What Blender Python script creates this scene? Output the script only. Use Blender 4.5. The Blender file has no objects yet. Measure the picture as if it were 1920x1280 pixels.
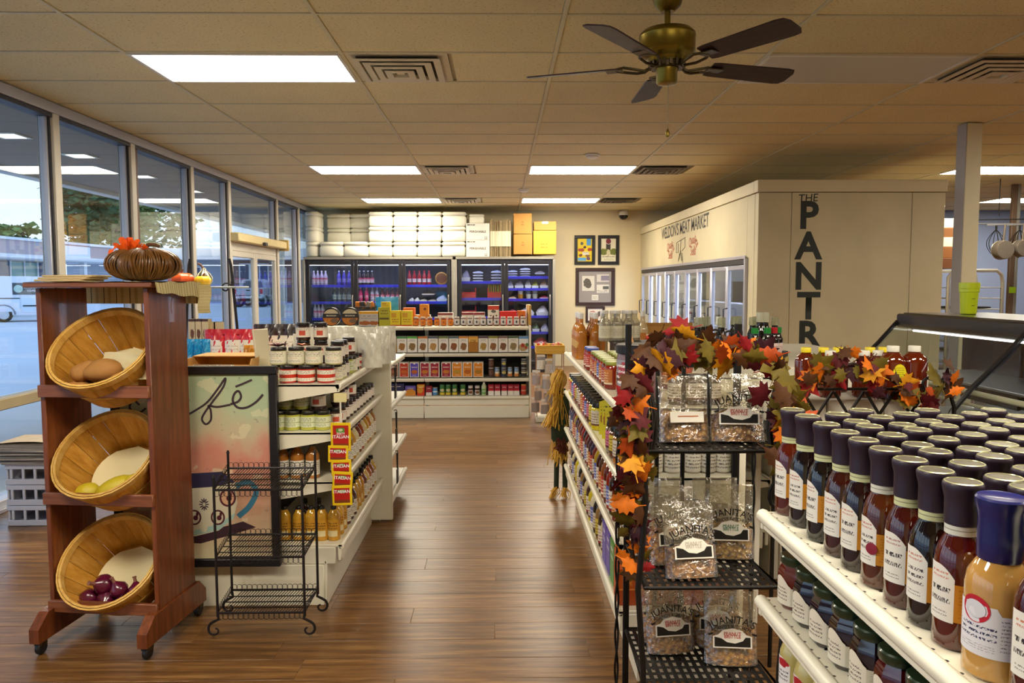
import bpy, math, random
from math import sin, cos, pi, radians as RAD
from mathutils import Matrix, Vector
SC = bpy.context.scene
COL = SC.collection
rnd = random.Random(11)

# ------------------------------------------------------------------ camera
F_PX, PITCH, YAW, ROLL, HC = 1412.66, .0738681, .0153051, .00206383, 1.43
cam = bpy.data.cameras.new('camera'); cam.lens = 36 * F_PX / 1920; cam.sensor_width = 36; cam.clip_start = .05; cam.clip_end = 400
camo = bpy.data.objects.new('camera', cam); COL.objects.link(camo)
camo.matrix_world = Matrix.Translation((0, 0, HC)) @ Matrix.Rotation(-YAW, 4, 'Z') @ Matrix.Rotation(pi/2 - PITCH, 4, 'X') @ Matrix.Rotation(-ROLL, 4, 'Z')
SC.camera = camo
# ------------------------------------------------------------------ sky, exposure
world = bpy.data.worlds.new('sky'); SC.world = world; world.use_nodes = True
wn = world.node_tree.nodes; wl = world.node_tree.links
bg = wn['Background']
tc = wn.new('ShaderNodeTexCoord'); sep = wn.new('ShaderNodeSeparateXYZ'); cr = wn.new('ShaderNodeValToRGB')
wl.new(tc.outputs['Generated'], sep.inputs[0]); wl.new(sep.outputs['Z'], cr.inputs[0]); wl.new(cr.outputs[0], bg.inputs[0])
cr.color_ramp.elements[0].position = 0.0; cr.color_ramp.elements[0].color = (.74, .86, .98, 1)
cr.color_ramp.elements[1].position = .45; cr.color_ramp.elements[1].color = (.46, .64, .96, 1)
bg.inputs[1].default_value = 1.4
SC.view_settings.view_transform = 'Standard'; SC.view_settings.look = 'None'
SC.view_settings.gamma = 1; SC.view_settings.use_curve_mapping = False
SC.view_settings.exposure = 0.52
SC.cycles.use_denoising = True
SC.cycles.max_bounces = 6; SC.cycles.diffuse_bounces = 3; SC.cycles.glossy_bounces = 2
SC.cycles.transparent_max_bounces = 12; SC.cycles.transmission_bounces = 2
SC.cycles.use_adaptive_sampling = True; SC.cycles.adaptive_threshold = .025
SC.cycles.sample_clamp_indirect = 4.0
SC.cycles.use_light_tree = False; SC.cycles.caustics_reflective = False; SC.cycles.caustics_refractive = False
PANEL = 25.0            # brightness of the ceiling troffers' diffusers

# ------------------------------------------------------------------ measuring helpers (pixel -> place at a known depth, height or side)
def at(px, py, X=None, Y=None, Z=None):
    a = px - 960; b = 640 - py
    u = a*cos(ROLL) + b*sin(ROLL); v = -a*sin(ROLL) + b*cos(ROLL)
    x = u; y = F_PX*cos(PITCH) + v*sin(PITCH); z = -F_PX*sin(PITCH) + v*cos(PITCH)
    d = Vector((x*cos(YAW) + y*sin(YAW), -x*sin(YAW) + y*cos(YAW), z))
    if X is not None: t = X/d.x
    elif Y is not None: t = Y/d.y
    else: t = (Z - HC)/d.z
    return d*t + Vector((0, 0, HC))

# ------------------------------------------------------------------ materials
def lin(h):
    if not isinstance(h, str): return tuple(h) + (1,) if len(h) == 3 else tuple(h)
    h = h.lstrip('#'); o = []
    for i in (0, 2, 4):
        c = int(h[i:i+2], 16)/255
        o.append(c/12.92 if c <= .04045 else ((c+.055)/1.055)**2.4)
    return tuple(o) + (1,)
MATS = {}
class NT:
    def __init__(s, name):
        s.m = bpy.data.materials.new(name); s.m.use_nodes = True
        s.n = s.m.node_tree.nodes; s.l = s.m.node_tree.links
        s.b = s.n['Principled BSDF']; s.out = s.n['Material Output']
    def new(s, t, **kw):
        n = s.n.new(t)
        for k, v in kw.items(): setattr(n, k, v)
        return n
    def link(s, a, b): s.l.new(a, b)
    def val(s, sock, x):
        if hasattr(x, 'links'): s.l.new(x, sock)
        else: sock.default_value = x
    def math(s, op, a, b=0.0, c=None):
        n = s.n.new('ShaderNodeMath'); n.operation = op
        s.val(n.inputs[0], a); s.val(n.inputs[1], b)
        if c is not None: s.val(n.inputs[2], c)
        return n.outputs[0]
    def mix(s, f, a, b, bt='MIX'):
        n = s.n.new('ShaderNodeMix'); n.data_type = 'RGBA'; n.blend_type = bt
        s.val(n.inputs[0], f); s.val(n.inputs[6], a); s.val(n.inputs[7], b)
        return n.outputs[2]
    def coord(s, which='Object'): return s.new('ShaderNodeTexCoord').outputs[which]
    def mapping(s, vec, scale=(1, 1, 1), loc=(0, 0, 0), rot=(0, 0, 0)):
        n = s.new('ShaderNodeMapping'); s.link(vec, n.inputs[0])
        n.inputs['Scale'].default_value = scale; n.inputs['Location'].default_value = loc; n.inputs['Rotation'].default_value = rot
        return n.outputs[0]
    def noise(s, vec, scale, detail=3, rough=.5, out=0):
        n = s.new('ShaderNodeTexNoise'); n.inputs['Scale'].default_value = scale
        n.inputs['Detail'].default_value = detail; n.inputs['Roughness'].default_value = rough
        if vec is not None: s.link(vec, n.inputs['Vector'])
        return n.outputs[out]
    def ramp(s, f, stops):
        n = s.new('ShaderNodeValToRGB'); e = n.color_ramp.elements
        while len(e) < len(stops): e.new(.5)
        for el, (p, c) in zip(e, stops): el.position = p; el.color = lin(c)
        s.link(f, n.inputs[0]); return n.outputs[0]
    def bump(s, h, strength=.3, dist=.01):
        n = s.new('ShaderNodeBump'); n.inputs['Strength'].default_value = strength; n.inputs['Distance'].default_value = dist
        s.link(h, n.inputs['Height']); s.link(n.outputs[0], s.b.inputs['Normal'])
    def objrand(s): return s.new('ShaderNodeObjectInfo').outputs['Random']
def shade(t, c, k):   # multiply colour
    return t.mix(1.0, c, (k, k, k, 1), 'MULTIPLY')
def mat(name, col='888888', rough=.5, metal=0.0, var=.08, vs=8.0, bump=0.0, bs=60.0, coat=0.0, spec=.5, orand=0.0, emit=None, es=0.0, sss=0.0, trans=0.0, alpha=1.0, sheen=0.0):
    if name in MATS: return MATS[name]
    t = NT(name); c = lin(col)
    v = t.noise(t.coord(), vs, 4)
    k = t.math('MULTIPLY_ADD', v, 2*var, 1-var)
    if orand: k = t.math('MULTIPLY', k, t.math('MULTIPLY_ADD', t.objrand(), 2*orand, 1-orand))
    cc = t.new('ShaderNodeCombineXYZ')
    for i in range(3): t.link(k, cc.inputs[i])
    t.link(t.mix(1.0, c, cc.outputs[0], 'MULTIPLY'), t.b.inputs['Base Color'])
    t.b.inputs['Roughness'].default_value = rough; t.b.inputs['Metallic'].default_value = metal
    t.b.inputs['Coat Weight'].default_value = coat; t.b.inputs['Coat Roughness'].default_value = .05
    t.b.inputs['Specular IOR Level'].default_value = spec
    t.b.inputs['Transmission Weight'].default_value = trans
    t.b.inputs['Sheen Weight'].default_value = sheen
    if emit: t.b.inputs['Emission Color'].default_value = lin(emit); t.b.inputs['Emission Strength'].default_value = es
    if bump: t.bump(t.noise(t.coord(), bs, 4), bump, .004)
    MATS[name] = t.m; return t.m
def emission(name, col, s):
    if name in MATS: return MATS[name]
    t = NT(name); e = t.new('ShaderNodeEmission'); e.inputs[0].default_value = lin(col); e.inputs[1].default_value = s
    t.link(e.outputs[0], t.out.inputs[0]); MATS[name] = t.m; return t.m
def clear(name, tint='ffffff', gloss=1.0, rough=.02, ior=1.5, film=0.0, filmcol='ffffff', bump=0.0, bs=30):
    """thin glass or film: see-through with a Fresnel reflection; film adds a little white haze of its own"""
    if name in MATS: return MATS[name]
    t = NT(name); tr = t.new('ShaderNodeBsdfTransparent'); tr.inputs[0].default_value = lin(tint)
    g = t.new('ShaderNodeBsdfGlossy'); g.inputs['Roughness'].default_value = rough
    fr = t.new('ShaderNodeLayerWeight'); fr.inputs[0].default_value = .5
    mx = t.new('ShaderNodeMixShader')
    f = t.math('MULTIPLY_ADD', t.math('POWER', fr.outputs['Facing'], 5.0), .96, .04)
    f = t.math('MINIMUM', t.math('MULTIPLY', f, gloss), .9)
    t.link(f, mx.inputs[0]); t.link(tr.outputs[0], mx.inputs[1]); t.link(g.outputs[0], mx.inputs[2])
    last = mx
    if bump:
        bn = t.new('ShaderNodeBump'); bn.inputs['Strength'].default_value = bump; bn.inputs['Distance'].default_value = .01
        t.link(t.noise(t.coord(), bs, 4), bn.inputs['Height']); t.link(bn.outputs[0], g.inputs['Normal']); t.link(bn.outputs[0], fr.inputs['Normal'])
    if film:
        d = t.new('ShaderNodeBsdfDiffuse'); d.inputs[0].default_value = lin(filmcol)
        m2 = t.new('ShaderNodeMixShader'); m2.inputs[0].default_value = film
        t.link(last.outputs[0], m2.inputs[1]); t.link(d.outputs[0], m2.inputs[2]); last = m2
    t.link(last.outputs[0], t.out.inputs[0]); MATS[name] = t.m; return t.m
def printed(name, base='f2efe4', ink='333333', lines=(), bands=(), blobs=(), frames=(), rough=.4, coat=0.0, nz=.25):
    """flat print read from the piece's own UVs: bands (v0,v1,col), rects (u0,u1,v0,v1,col), blobs (u,v,ru,rv,col), text lines (u0,u1,v0,v1,n,col)"""
    if name in MATS: return MATS[name]
    t = NT(name); uv = t.coord('UV'); s = t.new('ShaderNodeSeparateXYZ'); t.link(uv, s.inputs[0]); u, v = s.outputs[0], s.outputs[1]
    def inside(x, a, b): return t.math('MULTIPLY', t.math('GREATER_THAN', x, a), t.math('LESS_THAN', x, b))
    c = lin(base); nzv = None
    cur = t.mix(0.0, c, c)
    for (v0, v1, col) in bands: cur = t.mix(inside(v, v0, v1), cur, lin(col))
    for (u0, u1, v0, v1, col) in frames: cur = t.mix(t.math('MULTIPLY', inside(u, u0, u1), inside(v, v0, v1)), cur, lin(col))
    if blobs:
        nz1 = t.noise(t.mapping(uv, (1, 1, 1)), 7, 4)
        nz2 = t.noise(t.mapping(uv, (1, 1, 1), (3, 7, 0)), 18, 4)
    for (bu, bv, ru, rv, col) in blobs:
        du = t.math('DIVIDE', t.math('SUBTRACT', u, bu), ru); dv = t.math('DIVIDE', t.math('SUBTRACT', v, bv), rv)
        d = t.math('SQRT', t.math('ADD', t.math('MULTIPLY', du, du), t.math('MULTIPLY', dv, dv)))
        d = t.math('ADD', d, t.math('MULTIPLY', t.math('SUBTRACT', nz1, .5), nz*4))
        bc = t.mix(t.math('MULTIPLY', t.math('SUBTRACT', nz2, .35), 2.2), lin(col), tuple(x*.35 for x in lin(col)[:3]) + (1,))
        cur = t.mix(t.math('LESS_THAN', d, 1.0), cur, bc)
    for (u0, u1, v0, v1, n, col) in lines:
        row = t.math('MULTIPLY', t.math('SUBTRACT', v, v0), n/(v1-v0))
        fr = t.math('FRACT', row)
        on = inside(fr, .28, .72)
        cx = t.new('ShaderNodeCombineXYZ'); t.link(t.math('MULTIPLY', u, 1.0/(u1-u0)), cx.inputs[0]); t.link(t.math('MULTIPLY', t.math('FLOOR', row), 7.3), cx.inputs[1])
        t.link(t.math('MULTIPLY', fr, .12), cx.inputs[2])
        nn = t.noise(cx.outputs[0], 22, 1)
        on = t.math('MULTIPLY', on, t.math('GREATER_THAN', nn, .49))
        on = t.math('MULTIPLY', on, t.math('MULTIPLY', inside(u, u0, u1), inside(v, v0, v1)))
        cur = t.mix(on, cur, lin(col))
    t.link(cur, t.b.inputs['Base Color']); t.b.inputs['Roughness'].default_value = rough; t.b.inputs['Coat Weight'].default_value = coat
    MATS[name] = t.m; return t.m

# ------------------------------------------------------------------ mesh building
class MB:
    def __init__(s): s.v = []; s.f = []; s.mi = []; s.uv = {}
    def add(s, vs, fs, mi=0, M=None, uvs=None):
        o = len(s.v)
        for i, p in enumerate(vs):
            p = Vector(p)
            if M is not None: p = M @ p
            s.v.append(p)
            if uvs: s.uv[o+i] = uvs[i]
        for f in fs: s.f.append([o+i for i in f]); s.mi.append(mi)
        return s
    def box(s, x0, x1, y0, y1, z0, z1, mi=0, M=None):
        return s.add([(x0,y0,z0),(x1,y0,z0),(x1,y1,z0),(x0,y1,z0),(x0,y0,z1),(x1,y0,z1),(x1,y1,z1),(x0,y1,z1)],
                     [(3,2,1,0),(4,5,6,7),(0,1,5,4),(1,2,6,5),(2,3,7,6),(3,0,4,7)], mi, M)
    def bbox(s, x0, x1, y0, y1, z0, z1, b=.003, mi=0, M=None):
        """box with chamfered edges"""
        X = (x0, x1); Y = (y0, y1); Z = (z0, z1); vs = []; ix = {}
        for i in (0,1):
            for j in (0,1):
                for k in (0,1):
                    a = (b if i == 0 else -b); c = (b if j == 0 else -b); d = (b if k == 0 else -b)
                    for ax in range(3):
                        p = [X[i]+a, Y[j]+c, Z[k]+d]; p[ax] = (X[i], Y[j], Z[k])[ax]
                        ix[i,j,k,ax] = len(vs); vs.append(p)
        fs = []
        for ax in range(3):
            o1, o2 = (ax+1) % 3, (ax+2) % 3
            for side in (0,1):
                q = []
                for a, c in ((0,0),(1,0),(1,1),(0,1)):
                    k = [0,0,0]; k[ax] = side; k[o1] = a; k[o2] = c; q.append(ix[k[0],k[1],k[2],ax])
                fs.append(q if side else q[::-1])
            for a in (0,1):          # edges running along ax
                for c in (0,1):
                    k0 = [0,0,0]; k0[o1] = a; k0[o2] = c; k1 = list(k0); k1[ax] = 1
                    q = [ix[k0[0],k0[1],k0[2],o1], ix[k1[0],k1[1],k1[2],o1], ix[k1[0],k1[1],k1[2],o2], ix[k0[0],k0[1],k0[2],o2]]
                    fs.append(q if (a ^ c) else q[::-1])
        for i in (0,1):
            for j in (0,1):
                for k in (0,1):
                    q = [ix[i,j,k,0], ix[i,j,k,1], ix[i,j,k,2]]; fs.append(q if (i+j+k) % 2 else q[::-1])
        return s.add(vs, fs, mi, M)
    def lathe(s, prof, seg=20, mi=0, M=None, sx=1.0, sy=1.0, cap=True):
        vs = []; fs = []; n = len(prof)
        for (r, z) in prof:
            for k in range(seg):
                a = 2*pi*k/seg; vs.append((r*cos(a)*sx, r*sin(a)*sy, z))
        for i in range(n-1):
            for k in range(seg):
                k2 = (k+1) % seg; fs.append((i*seg+k, i*seg+k2, (i+1)*seg+k2, (i+1)*seg+k))
        if cap and prof[0][0] > 1e-5: fs.append(tuple(range(seg))[::-1])
        if cap and prof[-1][0] > 1e-5: fs.append(tuple((n-1)*seg+k for k in range(seg)))
        return s.add(vs, fs, mi, M)
    def tube(s, pts, r, seg=6, mi=0, closed=False, M=None):
        pts = [Vector(p) for p in pts]; n = len(pts); vs = []; fs = []
        up = Vector((0, 0, 1)); prev = None
        for i, p in enumerate(pts):
            a = pts[(i-1) % n] if (i or closed) else p; b = pts[(i+1) % n] if (i < n-1 or closed) else p
            t = (b-a).normalized() if (b-a).length > 1e-9 else Vector((0,0,1))
            if prev is None:
                q = up if abs(t.z) < .9 else Vector((1,0,0)); x = t.cross(q).normalized()
            else:
                x = prev - t*prev.dot(t); x = x.normalized() if x.length > 1e-6 else t.orthogonal().normalized()
            prev = x; y = t.cross(x); rr = r[i] if isinstance(r, (list, tuple)) else r
            for k in range(seg):
                g = 2*pi*k/seg + pi/seg; vs.append(p + (x*cos(g) + y*sin(g))*rr)
        for i in range(n if closed else n-1):
            j = (i+1) % n
            for k in range(seg):
                k2 = (k+1) % seg; fs.append((i*seg+k, j*seg+k, j*seg+k2, i*seg+k2)[::-1])
        if not closed: fs.append(tuple(range(seg))); fs.append(tuple((n-1)*seg+k for k in range(seg))[::-1])
        return s.add(vs, fs, mi, M)
    def prism(s, poly, y0, y1, mi=0, M=None):
        """polygon given in (x,z), counter-clockwise seen from -Y, thickened along Y"""
        n = len(poly)
        vs = [(x, y0, z) for x, z in poly] + [(x, y1, z) for x, z in poly]
        fs = [tuple(range(n)), tuple(range(2*n-1, n-1, -1))] + [(i, n+i, n+(i+1) % n, (i+1) % n) for i in range(n)]
        return s.add(vs, fs, mi, M)
    def grid(s, fn, nu, nv, mi=0, M=None, uv=True, flip=False):
        """surface from fn(u,v) -> point"""
        vs = []; uvs = []; fs = []
        for j in range(nv+1):
            for i in range(nu+1):
                vs.append(fn(i/nu, j/nv)); uvs.append((i/nu, j/nv))
        for j in range(nv):
            for i in range(nu):
                a = j*(nu+1)+i; q = (a, a+1, a+nu+2, a+nu+1); fs.append(q[::-1] if flip else q)
        return s.add(vs, fs, mi, M, uvs if uv else None)
    def quad(s, pts, mi=0, M=None): return s.add(pts, [(0,1,2,3)], mi, M, [(0,0),(1,0),(1,1),(0,1)])
    def cylpatch(s, r, a0, a1, z0, z1, n=8, mi=0, top=None, M=None):
        """label wrapped on a round body; angle 0 faces -Y; top(u) gives a cut top edge (0..1)"""
        def fn(u, v):
            a = a0+(a1-a0)*u; zt = z0+(z1-z0)*(top(u) if top else 1.0)
            return (r*sin(a), -r*cos(a), z0+(zt-z0)*v)
        vs = []; uvs = []; fs = []
        for j in (0, 1):
            for i in range(n+1):
                p = fn(i/n, j); vs.append(p); uvs.append((i/n, (p[2]-z0)/(z1-z0)))
        for i in range(n): fs.append((i, i+1, n+2+i, n+1+i))
        return s.add(vs, fs, mi, M, uvs)
    def mesh(s, name, smooth=True, ang=38):
        me = bpy.data.meshes.new(name); me.from_pydata([tuple(p) for p in s.v], [], s.f); me.update()
        if any(s.mi): me.polygons.foreach_set('material_index', s.mi)
        if s.uv:
            lay = me.uv_layers.new(name='UVMap'); li = [0]*len(me.loops); me.loops.foreach_get('vertex_index', li)
            buf = []
            for i in li: buf.extend(s.uv.get(i, (0.0, 0.0)))
            lay.data.foreach_set('uv', buf)
        if smooth:
            me.polygons.foreach_set('use_smooth', [True]*len(me.polygons)); me.set_sharp_from_angle(angle=RAD(ang))
        return me
def T(x=0, y=0, z=0, rz=0, rx=0, ry=0, s=1):
    m = Matrix.Translation((x, y, z)) @ Matrix.Rotation(rz, 4, 'Z') @ Matrix.Rotation(ry, 4, 'Y') @ Matrix.Rotation(rx, 4, 'X')
    return m @ Matrix.Scale(s, 4) if s != 1 else m

# ------------------------------------------------------------------ objects
def ob(name, me, m=None, parent=None, M=None, label=None):
    """one mesh object; material kept on the object so alike pieces can share mesh data"""
    if isinstance(me, MB): me = me.mesh(name)
    ms = m if isinstance(m, (list, tuple)) else [m]
    if m is not None and len(me.materials) == 0:
        for x in ms: me.materials.append(x)
    o = bpy.data.objects.new(name, me); COL.objects.link(o)
    if m is not None:
        for i, x in enumerate(ms):
            if i < len(o.material_slots) and me.materials[i] is not x: o.material_slots[i].link = 'OBJECT'; o.material_slots[i].material = x
    if parent is not None: o.parent = parent
    if M is not None: o.matrix_local = M
    if label: o['label'] = label
    return o
def tag(o, label, cat, group=None, kind=None):
    o['label'] = label; o['category'] = cat
    if group: o['group'] = group
    if kind: o['kind'] = kind
    return o
def thing(name, label, cat, M=None, group=None):
    o = bpy.data.objects.new(name, None); COL.objects.link(o); o.empty_display_size = .05
    if M is not None: o.matrix_world = M
    return tag(o, label, cat, group)
def struct(name, me, m, parent=None, M=None):
    o = ob(name, me, m, parent, M)
    if parent is None: o['kind'] = 'structure'
    return o
def place(name, label, cat, spec, M, group=None, mats=None):
    """a thing from a spec: list of (part name, mesh, material[, index of the part it belongs to])"""
    t = thing(name, label, cat, M, group); done = []
    for i, p in enumerate(spec):
        m = (mats or {}).get(p[0], p[2])
        par = done[p[3]] if len(p) > 3 and p[3] is not None else t
        done.append(ob(p[0], p[1], m, par))
    return t
ORD = ['first','second','third','fourth','fifth','sixth','seventh','eighth','ninth','tenth','eleventh','twelfth','thirteenth','fourteenth','fifteenth','sixteenth','seventeenth','eighteenth','nineteenth','twentieth','twenty-first','twenty-second','twenty-third','twenty-fourth','twenty-fifth','twenty-sixth','twenty-seventh','twenty-eighth','twenty-ninth','thirtieth']
TXT = {}
def text(s, size=.1, bend=None, wrap=None, sx=1.0, bold=0.0, shear=0.0, align='CENTER', space=1.0):
    """lettering as a flat mesh in the XZ plane facing -Y, base line at z=0"""
    key = (s, size, bend, wrap, sx, bold, shear, align, space)
    if key in TXT: return TXT[key]
    c = bpy.data.curves.new('lettering', 'FONT'); c.body = s; c.size = size; c.align_x = align; c.resolution_u = 3
    c.offset = bold*size; c.shear = shear; c.space_character = space
    o = bpy.data.objects.new('tmp', c); COL.objects.link(o)
    dg = bpy.context.evaluated_depsgraph_get()
    me = bpy.data.meshes.new_from_object(o.evaluated_get(dg))
    bpy.data.objects.remove(o); bpy.data.curves.remove(c); me.name = 'lettering'; me.materials.clear()
    for v in me.vertices:
        x, y = v.co.x*sx, v.co.y
        if bend: a = x/bend; x, y = (bend+y)*sin(a), (bend+y)*cos(a)-bend
        if wrap: v.co = (wrap*sin(x/wrap), -wrap*cos(x/wrap), y)
        else: v.co = (x, 0, y)
    TXT[key] = me; return me
CZ = 2.744
XL, XR, YB, YF = -3.2, 10.0, 13.4, -2.6
def pix(X, Y, Z):
    z = Z-HC; x = X*cos(YAW)-Y*sin(YAW); y = X*sin(YAW)+Y*cos(YAW)
    fw = y*cos(PITCH)-z*sin(PITCH); up = y*sin(PITCH)+z*cos(PITCH)
    if fw < .05: return None
    return 960+F_PX*x/fw, 640-F_PX*up/fw
def in_view(pts, m=40):
    q = [pix(*p) for p in pts]; q = [a for a in q if a]
    if not q: return False
    return max(a[0] for a in q) > -m and min(a[0] for a in q) < 1920+m and max(a[1] for a in q) > -m and min(a[1] for a in q) < 1280+m

# ---- floor: wood-look planks running across the shop
def wood(name, c0, c1, c2, axis_scale=(1.2, 18, 18), rough=.3, coat=0.0, orand=True, bumps=.05, spec=.5):
    if name in MATS: return MATS[name]
    t = NT(name); co = t.coord()
    off = t.new('ShaderNodeCombineXYZ'); t.link(t.math('MULTIPLY', t.objrand(), 37.0), off.inputs[0]); t.link(t.math('MULTIPLY', t.objrand(), 11.0), off.inputs[1])
    va = t.new('ShaderNodeVectorMath'); va.operation = 'ADD'; t.link(co, va.inputs[0])
    if orand: t.link(off.outputs[0], va.inputs[1])
    p = t.mapping(va.outputs[0], axis_scale)
    n1 = t.noise(p, 2.2, 6, .62); n2 = t.noise(t.mapping(va.outputs[0], tuple(a*2.6 for a in axis_scale)), 3.0, 3, .6)
    f = t.math('ADD', t.math('MULTIPLY', n1, .75), t.math('MULTIPLY', n2, .25))
    col = t.ramp(f, [(.30, c0), (.5, c1), (.70, c2)])
    if orand:
        k = t.math('MULTIPLY_ADD', t.objrand(), .28, .84); cc = t.new('ShaderNodeCombineXYZ')
        for i in range(3): t.link(k, cc.inputs[i])
        col = t.mix(1.0, col, cc.outputs[0], 'MULTIPLY')
    t.link(col, t.b.inputs['Base Color'])
    t.b.inputs['Roughness'].default_value = rough; t.b.inputs['Coat Weight'].default_value = coat; t.b.inputs['Specular IOR Level'].default_value = spec
    if bumps: t.bump(f, bumps, .003)
    MATS[name] = t.m; return t.m
floor_m = wood('floor_wood', '412a14', '744f2a', 'a27a48', (1.1, 16, 16), .31, 0.0, True, .06, .5)
floor = struct('floor', MB().box(XL-.1, XR, YF, YB, -.12, -.002), floor_m)
PW = .152; planks = {}
def plank_mesh(L):
    k = round(L, 2)
    if k not in planks: planks[k] = MB().bbox(.0006, L-.0006, .0006, PW-.0006, -.006, 0, .0012).mesh('plank')
    return planks[k]
row = 0; y = 2.05
while y < 8.35:
    x = XL+.002; first = True
    while x < .72:
        L = [.37, .73, 1.10, 1.22][(row*7+3) % 4] if first else 1.22
        if in_view([(x, y, 0), (x+L, y, 0), (x, y+PW, 0), (x+L, y+PW, 0)]):
            ob('plank', plank_mesh(L), floor_m, floor, T(x, y, 0))
        x += L; first = False
    y += PW; row += 1

# ---- ceiling: grid of fissured tiles
def tile_mat():
    t = NT('ceiling_tile'); co = t.coord()
    off = t.new('ShaderNodeCombineXYZ'); t.link(t.math('MULTIPLY', t.objrand(), 50.0), off.inputs[0])
    va = t.new('ShaderNodeVectorMath'); va.operation = 'ADD'; t.link(co, va.inputs[0]); t.link(off.outputs[0], va.inputs[1])
    n = t.noise(t.mapping(va.outputs[0], (70, 110, 1)), 1.0, 4, .6); n2 = t.noise(va.outputs[0], 2.5, 3)
    c = t.ramp(n, [(.31, '8a7850'), (.41, 'e2d2a2'), (1, 'eadbae')])
    k = t.math('MULTIPLY_ADD', n2, .16, .92); k = t.math('MULTIPLY', k, t.math('MULTIPLY_ADD', t.objrand(), .10, .95)); cc = t.new('ShaderNodeCombineXYZ')
    for i in range(3): t.link(k, cc.inputs[i])
    t.link(t.mix(1.0, c, cc.outputs[0], 'MULTIPLY'), t.b.inputs['Base Color']); t.b.inputs['Roughness'].default_value = .9
    t.bump(n, .25, .004); return t.m
tile_m = tile_mat(); grid_m = mat('grid_paint', 'd2c8a2', .5, vs=3)
ceiling = struct('ceiling', MB().box(XL-.15, XR, YF, YB, CZ+.02, CZ+.1), mat('ceiling_deck', 'bdb094', .9))
CXE = [-3.25, -2.12, -.90, .319, 1.538, 2.757, 3.976, 5.196, 6.415, 7.634, 8.853, 10.0]
RYE = [3.173, 3.783, 4.392, 5.002, 5.612, 6.221, 6.70, 7.149, 7.742, 8.39, 9.03, 9.64, 10.25, 10.86, 11.46, 12.12, 12.73, 13.4]
LIGHTS = {(-2.12, 4.392): 1, (-2.12, 8.39): 1, (.319, 8.39): 1, (-2.12, 11.46): 1, (.319, 11.46): 1, (5.196, 8.39): 1, (7.634, 11.46): 1, (1.538, 4.392): 0}
VENTS = [(-.90, 4.392), (2.757, 4.392), (-.90, 8.39), (-.90, 11.46), (1.538, 8.39), (1.538, 11.46)]
tmesh = {}
def tile_mesh(w, d):
    k = (round(w, 3), round(d, 3))
    if k not in tmesh: tmesh[k] = MB().bbox(.013, w-.013, .0125, d-.0125, .006, .018, .002).mesh('ceiling_tile')
    return tmesh[k]
for i in range(len(CXE)-1):
    for j in range(len(RYE)-1):
        x0, x1, y0, y1 = CXE[i], CXE[i+1], RYE[j], RYE[j+1]
        if (x0, y0) in LIGHTS: continue
        if (x0, y0) in VENTS: x0 += .61
        if in_view([(x0, y0, CZ), (x1, y0, CZ), (x0, y1, CZ), (x1, y1, CZ)], 10):
            ob('ceiling_tile', tile_mesh(x1-x0, y1-y0), tile_m, ceiling, T(x0, y0, CZ))
for x in CXE[1:-1]: ob('grid_bar', MB().bbox(x-.012, x+.012, 3.0, YB, CZ, CZ+.012, .002), grid_m, ceiling)
for y in RYE[:-1]: ob('grid_bar', MB().bbox(XL, XR, y-.009, y+.009, CZ+.0015, CZ+.012, .002), grid_m, ceiling)

# ---- walls
wall_m = mat('wall_paint', 'e6d6ae', .75, var=.05, vs=2.5, bump=.06, bs=140)
kitchen_m = mat('kitchen_wall_paint', '8d9cc0', .7, var=.08, vs=2)
struct('wall_back', MB().box(XL-.15, 4.6, YB, YB+.15, -.1, CZ+.1), wall_m)
struct('wall_kitchen', MB().box(4.6, XR, YB, YB+.15, -.1, CZ+.1), kitchen_m)
struct('wall_right', MB().box(XR, XR+.15, YF, YB, -.1, CZ+.1), kitchen_m)
struct('wall_front', MB().box(XL-.15, XR, YF-.15, YF, -.1, CZ+.1), wall_m)

# ---- window wall on the left
alu = mat('mullion_aluminium', 'b9bac4', .38, .35, var=.05, vs=5)
alu_w = mat('mullion_painted', 'c9c2b4', .45, .1, var=.05, vs=5)
dark_al = mat('window_gasket', '2c2b33', .5)
glass = clear('window_glass', 'f2f8fb', 1.9, .004)
MULL = [-2.45, -1.30, -.15, 1.0, 2.15, 3.30, 4.45, 5.59, 6.73, 8.0, 9.08, 10.99, 12.16, 13.36]
for n, y in enumerate(MULL):
    o = struct('trim_%d' % (n+1), MB().bbox(XL-.12, XL, y-.04, y+.04, 0, CZ, .004), alu_w)
    ob('gasket', MB().bbox(XL-.105, XL-.02, y-.055, y-.0402, .02, CZ-.06, .002), dark_al, o)
    ob('glazing_bead', MB().bbox(XL-.09, XL-.035, y-.075, y-.0552, .02, CZ-.08, .003), alu, o)
struct('trim_20', MB().bbox(XL-.12, XL+.01, YF, YB, CZ-.075, CZ-.001, .004), alu)
ob('head_dark_bar', MB().bbox(XL-.1, XL-.005, YF, YB, CZ-.105, CZ-.0752, .003), dark_al, bpy.data.objects['trim_20'])  # dark bar under the head trim, in the gasket material
sill = struct('trim_21', MB().bbox(XL-.12, XL+.015, YF, 9.04, 0, .07, .006), alu)
ob('sill_lip', MB().bbox(XL-.02, XL+.05, YF, 9.04, 0, .028, .004), alu, sill)
struct('trim_22', MB().bbox(XL-.12, XL+.015, 11.03, YB, 0, .07, .006), alu)
struct('trim_23', MB().bbox(XL-.125, XL-.03, 6.80, 6.87, 0, CZ-.02, .004), mat('brown_post', '5a3018', .5))
win = 0
for a, b in zip(MULL[:-1], MULL[1:]):
    win += 1
    if abs(a-9.08) < .01: continue
    o = struct('window_%d' % win, MB().box(XL-.066, XL-.06, a+.035, b-.035, .70, CZ-.06), glass)
    ob('lower_pane', MB().box(XL-.066, XL-.06, a+.035, b-.035, .05, .65), glass, o)
    ob('transom_bar', MB().bbox(XL-.10, XL-.005, a+.04, b-.04, .635, .71, .006), mat('transom_paint', 'a89a7a', .45, .1), o)
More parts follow.
